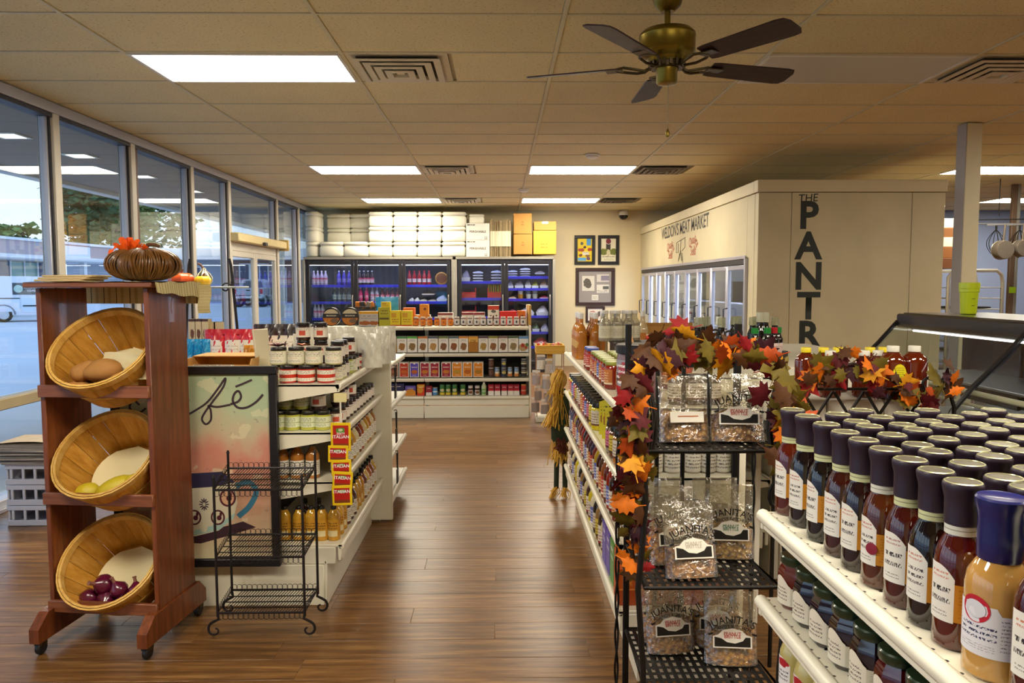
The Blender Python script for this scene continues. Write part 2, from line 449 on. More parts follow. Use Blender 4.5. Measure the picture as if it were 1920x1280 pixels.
# sliding entrance
ent = struct('window_20', MB().box(XL-.066, XL-.06, 9.12, 10.95, 2.06, CZ-.06), glass)
ob('door_header', MB().bbox(XL-.10, XL+.10, 9.06, 11.08, 1.965, 2.07, .012), mat('header_paint', 'd7c48e', .5), ent)
ob('header_end_cap', MB().bbox(XL-.09, XL+.12, 11.08, 11.13, 1.94, 2.10, .01), mat('header_cap', 'cdb266', .5), ent)
ob('door_sensor', MB().bbox(XL+.10, XL+.14, 9.95, 10.05, 1.955, 2.0, .006), dark_al, ent)
head2 = ob('door_head_rail', MB().bbox(XL-.09, XL-.02, 9.12, 10.95, 1.86, 1.964, .006), alu_w, ent)
for k, (a, b) in enumerate(((9.12, 10.03), (10.04, 10.95))):
    d = struct('door_%d' % (k+1), MB().box(XL-.05, XL-.044, a+.05, b-.05, .12, 1.80), glass)
    fr = MB()
    fr.bbox(XL-.07, XL-.02, a, a+.06, .01, 1.86, .005); fr.bbox(XL-.07, XL-.02, b-.06, b, .01, 1.86, .005)
    fr.bbox(XL-.069, XL-.021, a+.06, b-.06, .01, .13, .005); fr.bbox(XL-.069, XL-.021, a+.06, b-.06, 1.79, 1.86, .005)
    ob('door_frame', fr, alu_w, d)

# ---- ceiling fixtures
diff_m = emission('lamp_diffuser', (1.0, .90, .72), PANEL)
frame_m = mat('lamp_frame', 'e2ddd0', .4)
lens_off = mat('lens_unlit', 'c9c3ba', .35, var=.04, vs=2)
def troffer(x, y, label, on=True, w=1.2192, d=.6096):
    t = thing('ceiling_light', label, 'ceiling light', T(x, y, CZ), 'two by four foot ceiling troffers')
    m = MB(); e = .03
    m.bbox(.008, w-.008, .008, e, -.006, .012, .002); m.bbox(.008, w-.008, d-e, d-.008, -.006, .012, .002)
    m.bbox(.008, e, e, d-e, -.006, .012, .002); m.bbox(w-e, w-.008, e, d-e, -.006, .012, .002)
    ob('lamp_frame', m, frame_m, t)
    ob('diffuser', MB().add([(e, e, -.001), (e, d-e, -.001), (w-e, d-e, -.001), (w-e, e, -.001)], [(0, 1, 2, 3)]), diff_m if on else lens_off, t)
    return t
troffer(-2.12, 4.392, 'lit ceiling light panel nearest the window wall, largest in view')
troffer(1.538, 4.392, 'unlit grey ceiling light panel behind the fan blades', False)
troffer(-2.12, 8.39, 'lit ceiling panel in the middle row, window side, left of a square vent', True, d=.64)
troffer(.319, 8.39, 'lit ceiling panel in the middle row, beside the white smoke detector', True, d=.64)
troffer(-2.12, 11.46, 'lit ceiling panel just in front of the foam boxes', True, d=.66)
troffer(.319, 11.46, 'lit ceiling panel in the far row above the cardboard cartons', True, d=.66)
troffer(5.196, 8.39, 'lit ceiling panel to the right, half behind the white post', True, d=.64)
troffer(7.634, 11.46, 'lit ceiling panel far back over the kitchen', True, d=.66)
for (x, y, w) in ((-2.12, .735, 'on the window side behind the photographer'), (.319, .735, 'right above and behind the photographer'), (2.757, .735, 'over the meat case behind the photographer'), (5.196, 4.392, 'added right of view to light the display case'), (5.196, .735, 'in the far right corner behind the photographer')):  # the panel over the kitchen is unseen, added to light the display case
    troffer(x, y, 'lit ceiling light panel '+w)
vent_m = mat('vent_paint', 'd8cdae', .45); vdark = mat('vent_dark', '4a4235', .8); vent_darker = mat('vent_paint_dark', '6f6046', .6)  # darker tone for the vents near the meat market wall
def vent(x, y, label, m):
    t = thing('ceiling_vent', label, 'air vent', T(x, y, CZ), 'square ceiling diffusers')
    w = .60; d = .60
    ob('backing', MB().box(.01, w, .01, d, .006, .017), m, t)
    ob('duct', MB().box(.07, w-.06, .07, d-.06, -.001, .0055), vdark, t)
    for k in range(4):
        a = .045+k*.056; z = -.004-k*.007; b = .05
        r = MB()
        def ring(q0, q1, z0, z1):
            o = [(q0, q0, z0), (w-q0, q0, z0), (w-q0, d-q0, z0), (q0, d-q0, z0)]; i = [(q1, q1, z1), (w-q1, q1, z1), (w-q1, d-q1, z1), (q1, d-q1, z1)]
            r.add(o+i, [(j, 4+j, 4+(j+1) % 4, (j+1) % 4) for j in range(4)]); r.add([(p[0], p[1], p[2]+.003) for p in o+i], [((j+1) % 4, 4+(j+1) % 4, 4+j, j) for j in range(4)])
        ring(a, a+.040, z-.012, z-.014); ring(a+.040, a+.044, z-.014, z+.006)
        ob('louvre', r, m, t)
    ob('centre_plate', MB().bbox(.275, .325, .275, .325, -.03, -.02, .003), m, t)
vent(-.90, 4.392, 'square louvred ceiling vent beside the nearest lit panel', vent_m)
vent(2.757, 4.392, 'louvred ceiling vent at the right edge, beside the unlit panel', vent_m)
vent(-.90, 8.39, 'small square ceiling vent between the two middle light panels', vent_m)
vent(-.90, 11.46, 'far ceiling vent between the two back light panels', vent_m)
vent(1.538, 8.39, 'dark ceiling vent above the meat market wall', vent_darker)
vent(1.538, 11.46, 'farthest dark ceiling vent near the dome camera', vent_darker)
white_pl = mat('white_plastic', 'eeeae0', .4)
def detector(p, label, s=1.0):
    t = thing('smoke_detector', label, 'smoke detector', T(p.x, p.y, CZ), 'white smoke detectors')
    ob('base_ring', MB().lathe([(.075*s, 0), (.075*s, -.012), (.066*s, -.016)], 24), white_pl, t)
    ob('cover', MB().lathe([(.06*s, -.014), (.055*s, -.03), (.03*s, -.042), (.0, -.045)], 24), white_pl, t)
    ob('grille', MB().lathe([(.062*s, -.016), (.062*s, -.022), (.058*s, -.022)], 24, cap=False), mat('grille_grey', 'b8b2a6', .5), t)
detector(at(1111, 290, Z=CZ), 'white dome smoke detector in front of the middle right light panel')
detector(at(982, 355, Z=CZ), 'white smoke detector in front of the far right light panel')
p = at(1170, 401, Y=13.2)
t = thing('dome_camera', 'white and black dome security camera high on the back wall', 'security camera', T(p.x, 13.4, p.z))
ob('mount', MB().lathe([(.05, 0), (.06, -.03), (.075, -.06), (.075, -.10)], 20, M=T(0, 0, 0, rx=pi/2) @ Matrix.Rotation(0, 4, 'X')), white_pl, t)
ob('shell', MB().lathe([(.0, .07), (.06, .06), (.085, .02), (.085, -.02)], 24, M=T(0, -.14, 0)), white_pl, t)
ob('dome', MB().lathe([(.082, -.02), (.075, -.05), (.045, -.085), (0, -.095)], 24, M=T(0, -.14, 0)), mat('dome_black', '15151c', .1), t)

# ---- ceiling fan
brass = mat('antique_brass', '7d6a24', .32, .85, var=.12, vs=9); bronze = mat('dark_bronze', '463a22', .38, .7)
blade_m = wood('fan_blade_wood', '1c100e', '2f1c18', '45291f', (3, 30, 30), .5, 0, False, .03, .3)
t = thing('ceiling_fan', 'antique brass ceiling fan with five dark wooden blades', 'ceiling fan', T(.756, 3.476, 2.43))
ob('canopy', MB().lathe([(.03, .225), (.058, .25), (.07, .285), (.07, .314)], 28), brass, t)
ob('downrod', MB().lathe([(.013, .13), (.013, .25)], 14), brass, t)
ob('motor_housing', MB().lathe([(.02, .14), (.045, .145), (.11, .14), (.125, .125), (.127, .115), (.125, .108), (.125, .05), (.127, .045), (.118, .03), (.09, .018), (.075, .0)], 40).mesh('motor_housing', ang=22), brass, t)
vb = MB()
for k in range(18):
    vb.box(-.006, .006, .066, .082, -.022, .004, M=Matrix.Rotation(2*pi*k/18, 4, 'Z'))
ob('vent_ring', vb.lathe([(.07, -.024), (.07, .002)], 24), bronze, t)
ob('switch_housing', MB().lathe([(.05, -.02), (.052, -.03), (.047, -.04), (.047, -.085), (.042, -.092), (.02, -.097), (0, -.098)], 28), brass, t)
for k in range(5):
    a = RAD(17+72*k); M0 = Matrix.Rotation(a, 4, 'Z')
    br = MB()
    for s in (-1, 1):
        pts = [(.07, 0, -.012), (.10, s*.012, -.028), (.14, s*.035, -.024), (.19, s*.042, -.014), (.225, s*.02, -.012), (.232, 0, -.012)]
        br.tube(pts, .0065, 6)
    br.bbox(.20, .28, -.034, .034, -.016, -.011, .002)
    ir = ob('blade_iron', br, bronze, t, M0)
    pts2 = []
    L0, L1 = .215, .655
    outl = [(L0, -.052), (L0+.03, -.058), (L1-.05, -.068), (L1-.015, -.062), (L1, -.035), (L1, .035), (L1-.015, .062), (L1-.05, .068), (L0+.03, .058), (L0, .052)]
    b = MB().prism([(x, z) for x, z in outl], -.003, .003, M=Matrix.Rotation(RAD(-90), 4, 'X'))
    ob('blade', b, blade_m, t, M0 @ Matrix.Translation((0, 0, -.008)) @ Matrix.Rotation(RAD(-13), 4, 'X'))
ch = MB().tube([(0, -.03, -.09), (0, -.032, -.30)], .0018, 5)
ob('pull_chain', ch, bronze, t)
ob('chain_pull', MB().lathe([(0, -.335), (.008, -.33), (.010, -.318), (.004, -.30), (.002, -.296)], 12, M=T(0, -.032, 0)), brass, t)
# ------------------------------------------------------------------ outside the windows
GZ = -.12
asph = mat('asphalt', 'c6ccd4', .85, var=.12, vs=.6, bump=.1, bs=40)
struct('ground_asphalt', MB().box(-120, XL-.13, -30, 160, GZ-.2, GZ), asph)
struct('sidewalk', MB().bbox(-5.9, XL-.125, -8, 40, GZ, GZ+.09, .01), mat('concrete_walk', 'c4c8cc', .85, var=.1, vs=1.5))
soff = mat('soffit_paint', '8a837c', .8, var=.05)
struct('canopy_soffit', MB().box(-5.45, XL-.13, -8, 40, 2.752, 2.95), soff)
fa = struct('canopy_fascia', MB().bbox(-5.62, -5.45, -8, 40, 2.70, 3.25, .01), mat('fascia_paint', 'd9d6d0', .6))
lamp_w = emission('reflection_glow', (1.0, .86, .62), 7.0)  # lamps added to imitate small bright reflections in the window glass
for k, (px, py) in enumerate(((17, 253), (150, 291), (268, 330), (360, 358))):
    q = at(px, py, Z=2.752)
    t = thing('reflection_lamp', 'small square lamp added on outdoor soffit for window reflection, %s from the left' % ORD[k], 'added lamp', T(q.x, q.y, 2.752), 'lamps added for window reflections')
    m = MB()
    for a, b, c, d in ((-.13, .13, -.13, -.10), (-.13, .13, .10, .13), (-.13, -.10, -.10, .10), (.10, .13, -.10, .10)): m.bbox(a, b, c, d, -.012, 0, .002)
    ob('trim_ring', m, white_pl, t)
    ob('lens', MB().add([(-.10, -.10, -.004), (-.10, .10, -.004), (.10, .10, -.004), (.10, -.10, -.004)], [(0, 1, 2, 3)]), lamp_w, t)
for k, y in enumerate((6.2, 18.3)):
    t = thing('canopy_column', ('white square canopy column beyond the entrance doors', 'white square canopy column outside the near windows')[k == 0], 'column', T(-5.3, y, GZ+.09))
    ob('shaft', MB().bbox(-.09, .09, -.09, .09, .1, 2.76, .01), white_pl, t); ob('plinth', MB().bbox(-.13, .13, -.13, .13, 0, .1, .01), white_pl, t)
bpy.data.objects  # keep
def frame2(A, B):
    d = Vector((B.x-A.x, B.y-A.y, 0)); a = math.atan2(d.y, d.x)
    return T(A.x, A.y, GZ, rz=a), d.length
win_dark = mat('far_window_glass', '4a5a72', .08, spec=.8); win_teal = mat('far_window_teal', '6f9c96', .1, spec=.8); trimw = mat('far_trim_white', 'e8e8ec', .6)
# strip mall behind the van
A, B = at(-260, 425, Z=4.0), at(184, 463, Z=4.0); M0, L = frame2(A, B)
t = thing('strip_mall', 'low mauve strip mall with flat roof and white trim, behind the van', 'building', M0)
mauve = mat('mauve_fascia', 'b9a8ad', .7); wallc = mat('mall_wall', 'a9b0b8', .8)
ob('fascia', MB().box(0, L, -1.2, 8, 3.28, 4.02), mauve, t); ob('roof_edge', MB().box(-.1, L+.1, -1.3, 8, 4.02, 4.16), trimw, t); ob('fascia_trim', MB().box(-.1, L+.1, -1.3, -1.1, 3.08, 3.28), trimw, t)
ob('wall', MB().box(0, L-2.6, .8, 8, 0, 3.2), wallc, t); ob('soffit', MB().box(0, L, -1.1, 8, 3.02, 3.08), trimw, t)
nx = 0; x = L-18.5; k = 0
while x < L-3.2:
    w = ob('shop_window', MB().box(x, x+1.05, .70, .79, .5, 2.95), [win_dark, win_dark, win_teal, win_teal][k % 4], t)
    ob('mullion', MB().box(x-.08, x, .64, .70, .4, 3.0).box(x, x+1.05, .64, .70, 1.9, 1.98), trimw, w); x += 1.13; k += 1
ob('pillar', MB().box(L-3.0, L-2.7, -.9, -.6, 0, 3.1), trimw, t)
sg = ob('shop_sign', MB().bbox(L-6.2, L-2.9, -1.28, -1.2, 3.2, 3.95, .03), printed('shop_sign_print', 'f2f4f8', '6b7c99', lines=((.15, .85, .3, .75, 1, '7c8cab'),)), t)
# second building beyond the truck
A, B = at(250, 467, Z=4.9), at(700, 468, Z=4.9); M0, L = frame2(A, B)
t = thing('brick_shop_building', 'low brick and stucco shop building with white fascia, behind the pickup truck', 'building', M0)
ob('fascia', MB().bbox(-6, L, -1.5, 4, 4.0, 5.05, .04), trimw, t)
def bx(px): return (at(px, 500, Y=A.y).x-A.x)
ob('stucco_wall', MB().box(-6, bx(432), 0, 4, 0, 4.1), mat('stucco_grey', 'a3a9b5', .85), t)
ob('brick_wall', MB().box(bx(432), L, 0, 4, 0, 4.1), mat('far_brick', '8d6f66', .85, var=.3, vs=9), t)
for (p0, p1, z0, z1) in ((358, 372, 1.1, 3.3), (446, 462, 1.1, 3.6), (466, 481, 1.1, 3.6), (483, 497, 1.1, 3.6), (518, 530, .1, 3.2)):
    w = ob('window', MB().box(bx(p0), bx(p1), -.06, -.001, z0, z1), win_dark, t)
    m = MB(); a, b = bx(p0), bx(p1)
    m.box(a-.1, a, -.1, -.02, z0-.1, z1+.1).box(b, b+.1, -.1, -.02, z0-.1, z1+.1).box(a, b, -.1, -.02, z1, z1+.1).box(a, b, -.1, -.02, z0-.1, z0)
    ob('window_frame', m, trimw, w)
# trees
def leaves(n, c, r, seed, size):
    g = random.Random(seed); m = MB(); cl = [(Vector((g.uniform(-1, 1), g.uniform(-1, 1), g.uniform(-1, 1))), g.uniform(.3, .5)) for _ in range(22)]
    for i in range(n):
        q, k = cl[g.randrange(len(cl))]
        d = Vector((g.gauss(0, 1), g.gauss(0, 1), g.gauss(0, 1))).normalized()*k*g.random()**.4
        p = q.normalized()*min(q.length, .75)+d
        p = Vector((c[0]+p.x*r[0], c[1]+p.y*r[1], c[2]+p.z*r[2]))
        M = Matrix.Translation(p) @ Matrix.Rotation(g.uniform(0, 6.3), 4, 'Z') @ Matrix.Rotation(g.uniform(0, 3), 4, 'X')
        s = size*g.uniform(.6, 1.3)
        m.add([(-s, 0, 0), (0, -s*.6, 0), (s, 0, s*.3), (0, s*.6, 0)], [(0, 1, 2, 3)], M=M)
    return m
pine = mat('tree_green', '3f6a45', .8, var=.35, vs=1.3); pine2 = mat('tree_green_light', '6b8a4c', .8, var=.35, vs=1.3); bark = mat('bark', '4a3d33', .9)
def tree(px, py, Y, r, label, m, seed, n=1600):
    p = at(px, py, Y=Y); t = thing('tree', label, 'tree', T(p.x, Y, GZ), 'trees beyond the parking lot'); h = p.z-GZ
    br = MB().tube([(0, 0, 0), (.15, 0, h*.5), (.1, .1, h+r[2]*.5)], [.35, .25, .08], 8)
    g = random.Random(seed+5)
    for k in range(7):
        z = h*.55+k*r[2]*.18; a = g.uniform(0, 6.3); br.tube([(.1, 0, z), (cos(a)*r[0]*.4, sin(a)*r[1]*.4, z+.5), (cos(a)*r[0]*.8, sin(a)*r[1]*.8, z+1.0)], [.1, .07, .03], 5)
    ob('trunk', br, bark, t); ob('crown', leaves(n, (0, 0, h), r, seed, .46), m, t)
tree(150, 385, 84, (4.4, 3, 5.0), 'tall dark green tree seen through the second window', pine, 3, 2600)
tree(215, 415, 93, (5.2, 3, 5.0), 'lighter green tree right of the tall one behind the strip mall', pine2, 4, 2000)
tree(40, 452, 80, (3.2, 2, 2.0), 'low round treetop above the strip mall roof', pine2, 8, 900)
tree(285, 395, 103, (6, 3, 6), 'leafy tree partly hidden behind the third window frame', pine, 12, 2000)
# white delivery van
tyre = mat('tyre_rubber', '22222a', .8); chrome = mat('wheel_alloy', 'c8ccd6', .3, .6); vanw = mat('van_white', 'e3e8f2', .3, coat=.4, var=.03)
def wheel(m_par, x, y, r, w):
    M = T(x, y, r, rx=pi/2)
    a = ob('tyre', MB().lathe([(r*.62, -w/2), (r*.95, -w/2), (r, -w*.3), (r, w*.3), (r*.95, w/2), (r*.62, w/2)], 24, M=M, cap=False), tyre, m_par)
    h = MB().lathe([(0, w*.42), (r*.2, w*.46), (r*.22, w*.40), (r*.62, w*.30), (r*.64, w*.48)], 24, M=M)
    for k in range(5): h.box(-r*.07, r*.07, r*.1, r*.6, w*.38, w*.47, M=M @ Matrix.Rotation(2*pi*k/5, 4, 'Z'))
    ob('hub', h, chrome, a)
p = at(8, 604, Z=GZ); ang = RAD(28)
t = thing('delivery_van', 'white delivery van with a dark coffee sign panel, parked outside', 'van', T(p.x, p.y, GZ, rz=ang))
side = [(-.95, .35), (-.45, .30), (3.6, .30), (3.72, .5), (3.72, .95), (3.55, 1.12), (2.75, 1.22), (2.1, 1.88), (1.7, 2.0), (-.8, 2.02), (-.98, 1.8)]
b = MB().prism(side, -.02, 1.75); ob('body', b, vanw, t)
ob('side_panel', MB().bbox(-.9, .62, -.04, -.018, .45, 1.88, .01), vanw, t); ob('sliding_door', MB().bbox(.66, 1.75, -.045, -.018, .42, 1.9, .012), vanw, t)
ob('slide_rail', MB().box(-.85, .62, -.055, -.02, 1.02, 1.06), tyre, t); ob('door_handle', MB().box(1.5, 1.68, -.07, -.03, .98, 1.04), tyre, t); ob('side_moulding', MB().box(.72, 1.75, -.06, -.02, .68, .74), tyre, t)
ob('cab_window', MB().prism([(1.85, 1.3), (2.62, 1.3), (2.1, 1.76), (1.85, 1.78)], -.04, -.021), win_dark, t)
wheel(t, 0, .08, .33, .22); wheel(t, 2.75, .08, .33, .22)
ob('wheel_arch', MB().tube([(.42*cos(a), -.03, .33+.42*sin(a)) for a in [pi*k/12 for k in range(13)]], .035, 6), mat('arch_grey', '7d8492', .6), t)
pn = ob('sign_panel', MB().bbox(.36, 1.50, -.06, -.046, 1.20, 1.72, .006), mat('sign_charcoal', '3f4f57', .4), t)
ob('emblem', MB().lathe([(.17, 0), (.17, .006), (.0, .008)], 24, M=T(.58, -.06, 1.46, rx=pi/2)), mat('emblem_pale', 'b7d2c6', .5), pn)
lw = mat('lettering_white', 'f4f6fa', .5)
ob('lettering', text('STARBUCKS', .115, bold=.012), lw, pn, T(1.10, -.064, 1.49)); ob('lettering', text('COFFEE', .115, bold=.012), lw, pn, T(1.10, -.064, 1.33))
# pickup truck, seen from behind
p = at(466, 576, Z=GZ)
silver = mat('truck_silver', 'b9bdca', .3, .3, coat=.4, var=.03); lens_r = mat('tail_lens_red', 'd0203a', .25)
t = thing('pickup_truck', 'silver pickup truck parked with its tailgate towards the entrance doors', 'pickup truck', T(p.x, p.y, GZ, s=1.12) @ Matrix.Rotation(RAD(8), 4, 'Z'))
ob('tailgate', MB().bbox(-.72, .72, 0, .08, .78, 1.25, .02), silver, t); ob('bed_side', MB().bbox(-.95, -.73, -.02, 1.9, .6, 1.28, .04), silver, t); ob('bed_side', MB().bbox(.73, .95, -.02, 1.9, .6, 1.28, .04), silver, t)
ob('cab', MB().prism([(-.9, 1.25), (.9, 1.25), (.72, 1.78), (.6, 1.86), (-.6, 1.86), (-.72, 1.78)], 1.8, 3.4), silver, t)
ob('rear_window', MB().prism([(-.66, 1.30), (.66, 1.30), (.56, 1.74), (-.56, 1.74)], 1.75, 1.799), win_dark, t)
ob('hood', MB().bbox(-.9, .9, 3.4, 5.0, .6, 1.28, .06), silver, t)
for s in (-1, 1):
    ob('tail_light', MB().bbox(s*.84-.09, s*.84+.09, -.05, -.021, .88, 1.2, .015), lens_r, t); ob('reverse_lamp', MB().bbox(s*.84-.08, s*.84+.08, -.05, -.021, .80, .875, .008), trimw, t)
    wheel(t, s*.78, 1.0, .42, .28); wheel(t, s*.78, 4.2, .42, .28)
    ob('rear_tyre_tread', MB().bbox(s*.78-.15, s*.78+.15, .56, .60, .02, .7, .02), tyre, t)
ob('bumper', MB().bbox(-.9, .9, -.14, -.01, .58, .74, .03), mat('bumper_chrome', 'c4c8d4', .25, .8), t); ob('undercarriage', MB().box(-.6, .6, .1, 3.5, .40, .62), tyre, t)
ob('licence_plate', MB().bbox(-.16, .16, -.16, -.145, .60, .72, .004), trimw, t); ob('tailgate_handle', MB().bbox(-.12, .12, -.03, -.001, 1.08, 1.15, .01), tyre, t)
# ------------------------------------------------------------------ back wall: glass-door coolers
black_f = mat('cooler_black', '14131a', .4, var=.05); steel = mat('cooler_steel', '9c978c', .4, .5, var=.06); cool_in = mat('cooler_interior', '6b6d7c', .7)
cglass = clear('cooler_glass', 'eaf0f8', 1.3, .01)
blue = mat('price_strip_blue', '3c3ce0', .35)
YC = 12.4
def cooler(x0, x1, doors, label, shelves, rpost):
    t = thing('glass_door_cooler', label, 'cooler', T(0, YC, 0)); W = x1-x0
    c = MB()
    c.box(x0, x1, .08, .95, 0, .1); c.box(x0, x1, .93, .97, .1, 1.86); c.box(x0, x1, .06, .97, 1.80, 1.86); c.box(x0, x0+.03, .08, .95, .1, 1.8); c.box(x1-.03, x1, .08, .95, .1, 1.8)
    ob('cabinet', c, cool_in, t)
    ob('top_rail', MB().bbox(x0-.02, x1+.02, 0, .97, 1.862, 1.905, .004), steel, t)
    ob('kick_plate', MB().bbox(x0, x1, .02, .08, 0, .12, .004), black_f, t)
    ob('end_trim', MB().bbox(x0-.044, x0-.001, 0, .9, 0, 1.86, .004), steel, t); ob('end_trim', MB().bbox(x1+.001, x1+.045, 0, .9, 0, 1.86, .004), steel, t)
    ob('lamp_strip', MB().bbox(x0+.06, x1-.06, .07, .085, 1.77, 1.79, .002), emission('cooler_lamp', (.72, .78, 1.0), 16.0), t)
    for k, (a, b) in enumerate(doors):
        d = ob('door', MB().bbox(a, a+.055, 0, .05, .12, 1.845, .004).bbox(b-.055, b, 0, .05, .12, 1.845, .004).bbox(a+.055, b-.055, .001, .049, .12, .19, .004).bbox(a+.055, b-.055, .001, .049, 1.775, 1.845, .004), black_f, t)
        ob('pane', MB().box(a+.05, b-.05, .02, .026, .18, 1.78), cglass, d)
        ob('handle', MB().tube([(b-.03, -.002, .95), (b-.03, -.035, .98), (b-.03, -.035, 1.25), (b-.03, -.002, 1.28)], .009, 8), steel, d)
        for z in shelves[k]:
            s = ob('shelf', MB().bbox(a+.04, b-.04, .14, .6, z-.018, z, .003), steel, t)
            ob('price_strip', MB().bbox(a+.05, b-.05, .128, .139, z-.038, z+.006, .002), blue, s)
    return t
SH = [[.45, .80, 1.145, 1.44], [.45, .80, 1.145, 1.44], [.45, .80, 1.145, 1.44]]
cooler(-3.19, -.80, [(-3.17, -2.39), (-2.385, -1.61), (-1.605, -.82)], 'black framed three-door glass cooler holding drinks along the back wall', [[.55, .90, 1.17, 1.445], [.55, .90, 1.17, 1.445], [.55, .90, 1.17, 1.445]], True)
cooler(-.71, .86, [(-.69, .07), (.075, .845)], 'black framed two-door glass cooler with packaged meats and red bins', [[.6, .92, 1.225, 1.50], [.42, .66, .93, 1.21, 1.385, 1.58]], True)
# contents of the coolers
def bottle_mesh(r, h, neck=.35, seg=14):
    return MB().lathe([(r*.9, 0), (r, h*.02), (r, h*(.60)), (r*.8, h*.70), (r*.38, h*.82), (r*.36, h*.92)], seg).mesh('bottle_body')
cap_s = MB().lathe([(.013, 0), (.014, .003), (.014, .014), (.012, .016)], 12).mesh('cap')
pop_b = bottle_mesh(.034, .24); pop_lab = MB().cylpatch(.0345, -pi, pi, .04, .12, 16).mesh('label')
def drink(x, y, z, col, labm, label, group, capcol='e8e8ee'):
    t = thing('drink_bottle', label, 'bottle', T(x, y, z), group)
    ob('bottle_body', pop_b, mat('drink_'+col, col, .12, coat=.5, var=.03), t); ob('label', pop_lab, labm, t); ob('cap', cap_s, mat('cap_'+capcol, capcol, .35), t, T(0, 0, .222))
lw_red = printed('pop_label_pink', 'f0e6f2', lines=((.05, .95, .2, .8, 2, 'd83a6a'),), bands=((.75, 1, 'e0507a'),)); lw_vio = printed('pop_label_violet', '7d6cf0', lines=((.05, .95, .2, .8, 2, 'e8e4ff'),)); lw_grn = printed('pop_label_grey', 'c6d4d2', lines=((.05, .95, .2, .8, 3, '3d5f5a'),))
lw_mag = printed('pop_label_red', 'e83c78', lines=((.05, .95, .25, .8, 2, 'ffffff'),)); lw_wr = printed('pop_label_whitered', 'f4f0f6', bands=((.8, 1, 'd82040'), (0, .12, 'd82040')), lines=((.1, .9, .25, .7, 2, 'c03050'),))
def row(px0, px1, n, z, mk, Y=YC+.2):
    for i in range(n):
        px = px0+(px1-px0)*(i/(n-1) if n > 1 else 0); q = at(px, 540, Y=Y); mk(i, q.x, Y, z)
G = 'drinks in the back cooler'
row(589, 611, 4, 1.445, lambda i, x, y, z: drink(x, y, z, 'd9c4e8', lw_red, 'small pink-labelled drink on the top shelf of the leftmost cooler door, %s from the left' % ORD[i], G))
row(636, 655, 3, 1.445, lambda i, x, y, z: drink(x, y, z, '4a3cc8', lw_vio, 'violet drink bottle, top shelf of the leftmost cooler door, %s of three' % ORD[i], G))
row(627, 654, 4, 1.17, lambda i, x, y, z: drink(x, y, z, '55656a', lw_grn, 'grey-green labelled bottle, second shelf of the leftmost cooler door, %s of four' % ORD[i], G))
row(675, 698, 4, 1.445, lambda i, x, y, z: drink(x, y, z, '3c2433', lw_red, 'dark soda bottle with pink label, top shelf of the second cooler door, %s of four' % ORD[i], G))
row(676, 687, 2, 1.17, lambda i, x, y, z: drink(x, y, z, 'd83a78', lw_mag, 'bright pink drink, second shelf of the second cooler door, %s of two' % ('left', 'right')[i], G))
row(698, 707, 2, 1.17, lambda i, x, y, z: drink(x, y, z, 'c8c0dc', lw_red, 'pale drink beside the bright pink ones, %s of two' % ('left', 'right')[i], G))
row(717, 745, 4, 1.17, lambda i, x, y, z: drink(x, y, z, '6a3c48', lw_red, 'soda bottle on the right of the second cooler door, second shelf, %s of four' % ORD[i], G))
row(768, 805, 5, 1.445, lambda i, x, y, z: drink(x, y, z, 'c82038', lw_wr, 'red and white drink bottle, top shelf of the third cooler door, %s of five' % ORD[i], G, 'd82038'))
row(590, 604, 3, .90, lambda i, x, y, z: drink(x, y, z, 'd6d4ea', lw_red, 'pale bottle low in the leftmost cooler door, %s of three' % ORD[i], G))
# round platter and wrapped meats in the third door
q = at(828, 514, Y=YC+.25)
t = thing('round_platter', 'round orange-rimmed packaged platter standing in the third cooler door', 'packaged food', T(q.x, q.y, 1.449))
ob('tray_rim', MB().lathe([(.10, 0), (.105, .01), (.105, .03), (.085, .034)], 28, M=T(0, 0, .107, rx=pi/2)), mat('platter_orange', 'e8a850', .4), t)
ob('lid_print', MB().lathe([(.086, .034), (.0, .036)], 28, M=T(0, 0, .107, rx=pi/2)), printed('platter_print', 'c98d6a', blobs=((.0, .0, .5, .5, 'b06a4a'),)), t)
tray_w = mat('foam_tray_white', 'e9e4ea', .6); 
def pack(name, px0, px1, z, h, dep, col, label, cat='packaged food', group='packaged foods in the back cooler', Y=YC+.15, film=True, kind=0):
    a = at(px0, 540, Y=Y).x; b = at(px1, 540, Y=Y).x
    t = thing(name, label, cat, T((a+b)/2, Y, z), group); w = (b-a)/2
    ob('tray', MB().prism([(-w*.86, .001), (w*.86, .001), (w, h*.35), (-w, h*.35)], 0, dep), tray_w, t)
    def fn(u, v):
        x = -w*.96+1.92*w*u; k = max(0.0, 1-abs(2*u-1)**2.6)*max(0.0, 1-abs(2*v-1)**2.6)
        return (x, dep*v, h*.33+h*.62*k*(.85+.15*sin(9*u+5*v)))
    ob('contents', MB().grid(fn, 8, 6), mat('food_'+col, col, .45, var=.3, vs=30, bump=.4, bs=60, coat=.3), t)
pack('meat_tray', 766, 776, 1.17, .07, .2, 'e4dfe8', 'small white pack at the left of the third cooler door'); pack('meat_tray', 768, 777, .90, .05, .2, '6a4a40', 'brown pack low in the third cooler door')
pack('dip_tub', 777, 786, 1.17, .075, .15, 'f0ede6', 'round white tub on the second shelf of the third cooler door')
pack('meat_tray', 786, 801, 1.17, .05, .25, 'd9c9b0', 'flat tan tray pack in the middle of the third cooler door'); pack('meat_tray', 802, 818, 1.17, .05, .25, 'c9b9a4', 'second flat tray pack in the third cooler door')
pack('wrapped_pack', 818, 838, 1.17, .12, .2, 'b9bfe8', 'crumpled clear wrapped pack at the right of the third cooler door')
pack('meat_tray', 790, 815, 1.28, .06, .2, '4a3a2c', 'dark smoked meat pack stacked on the flat trays')
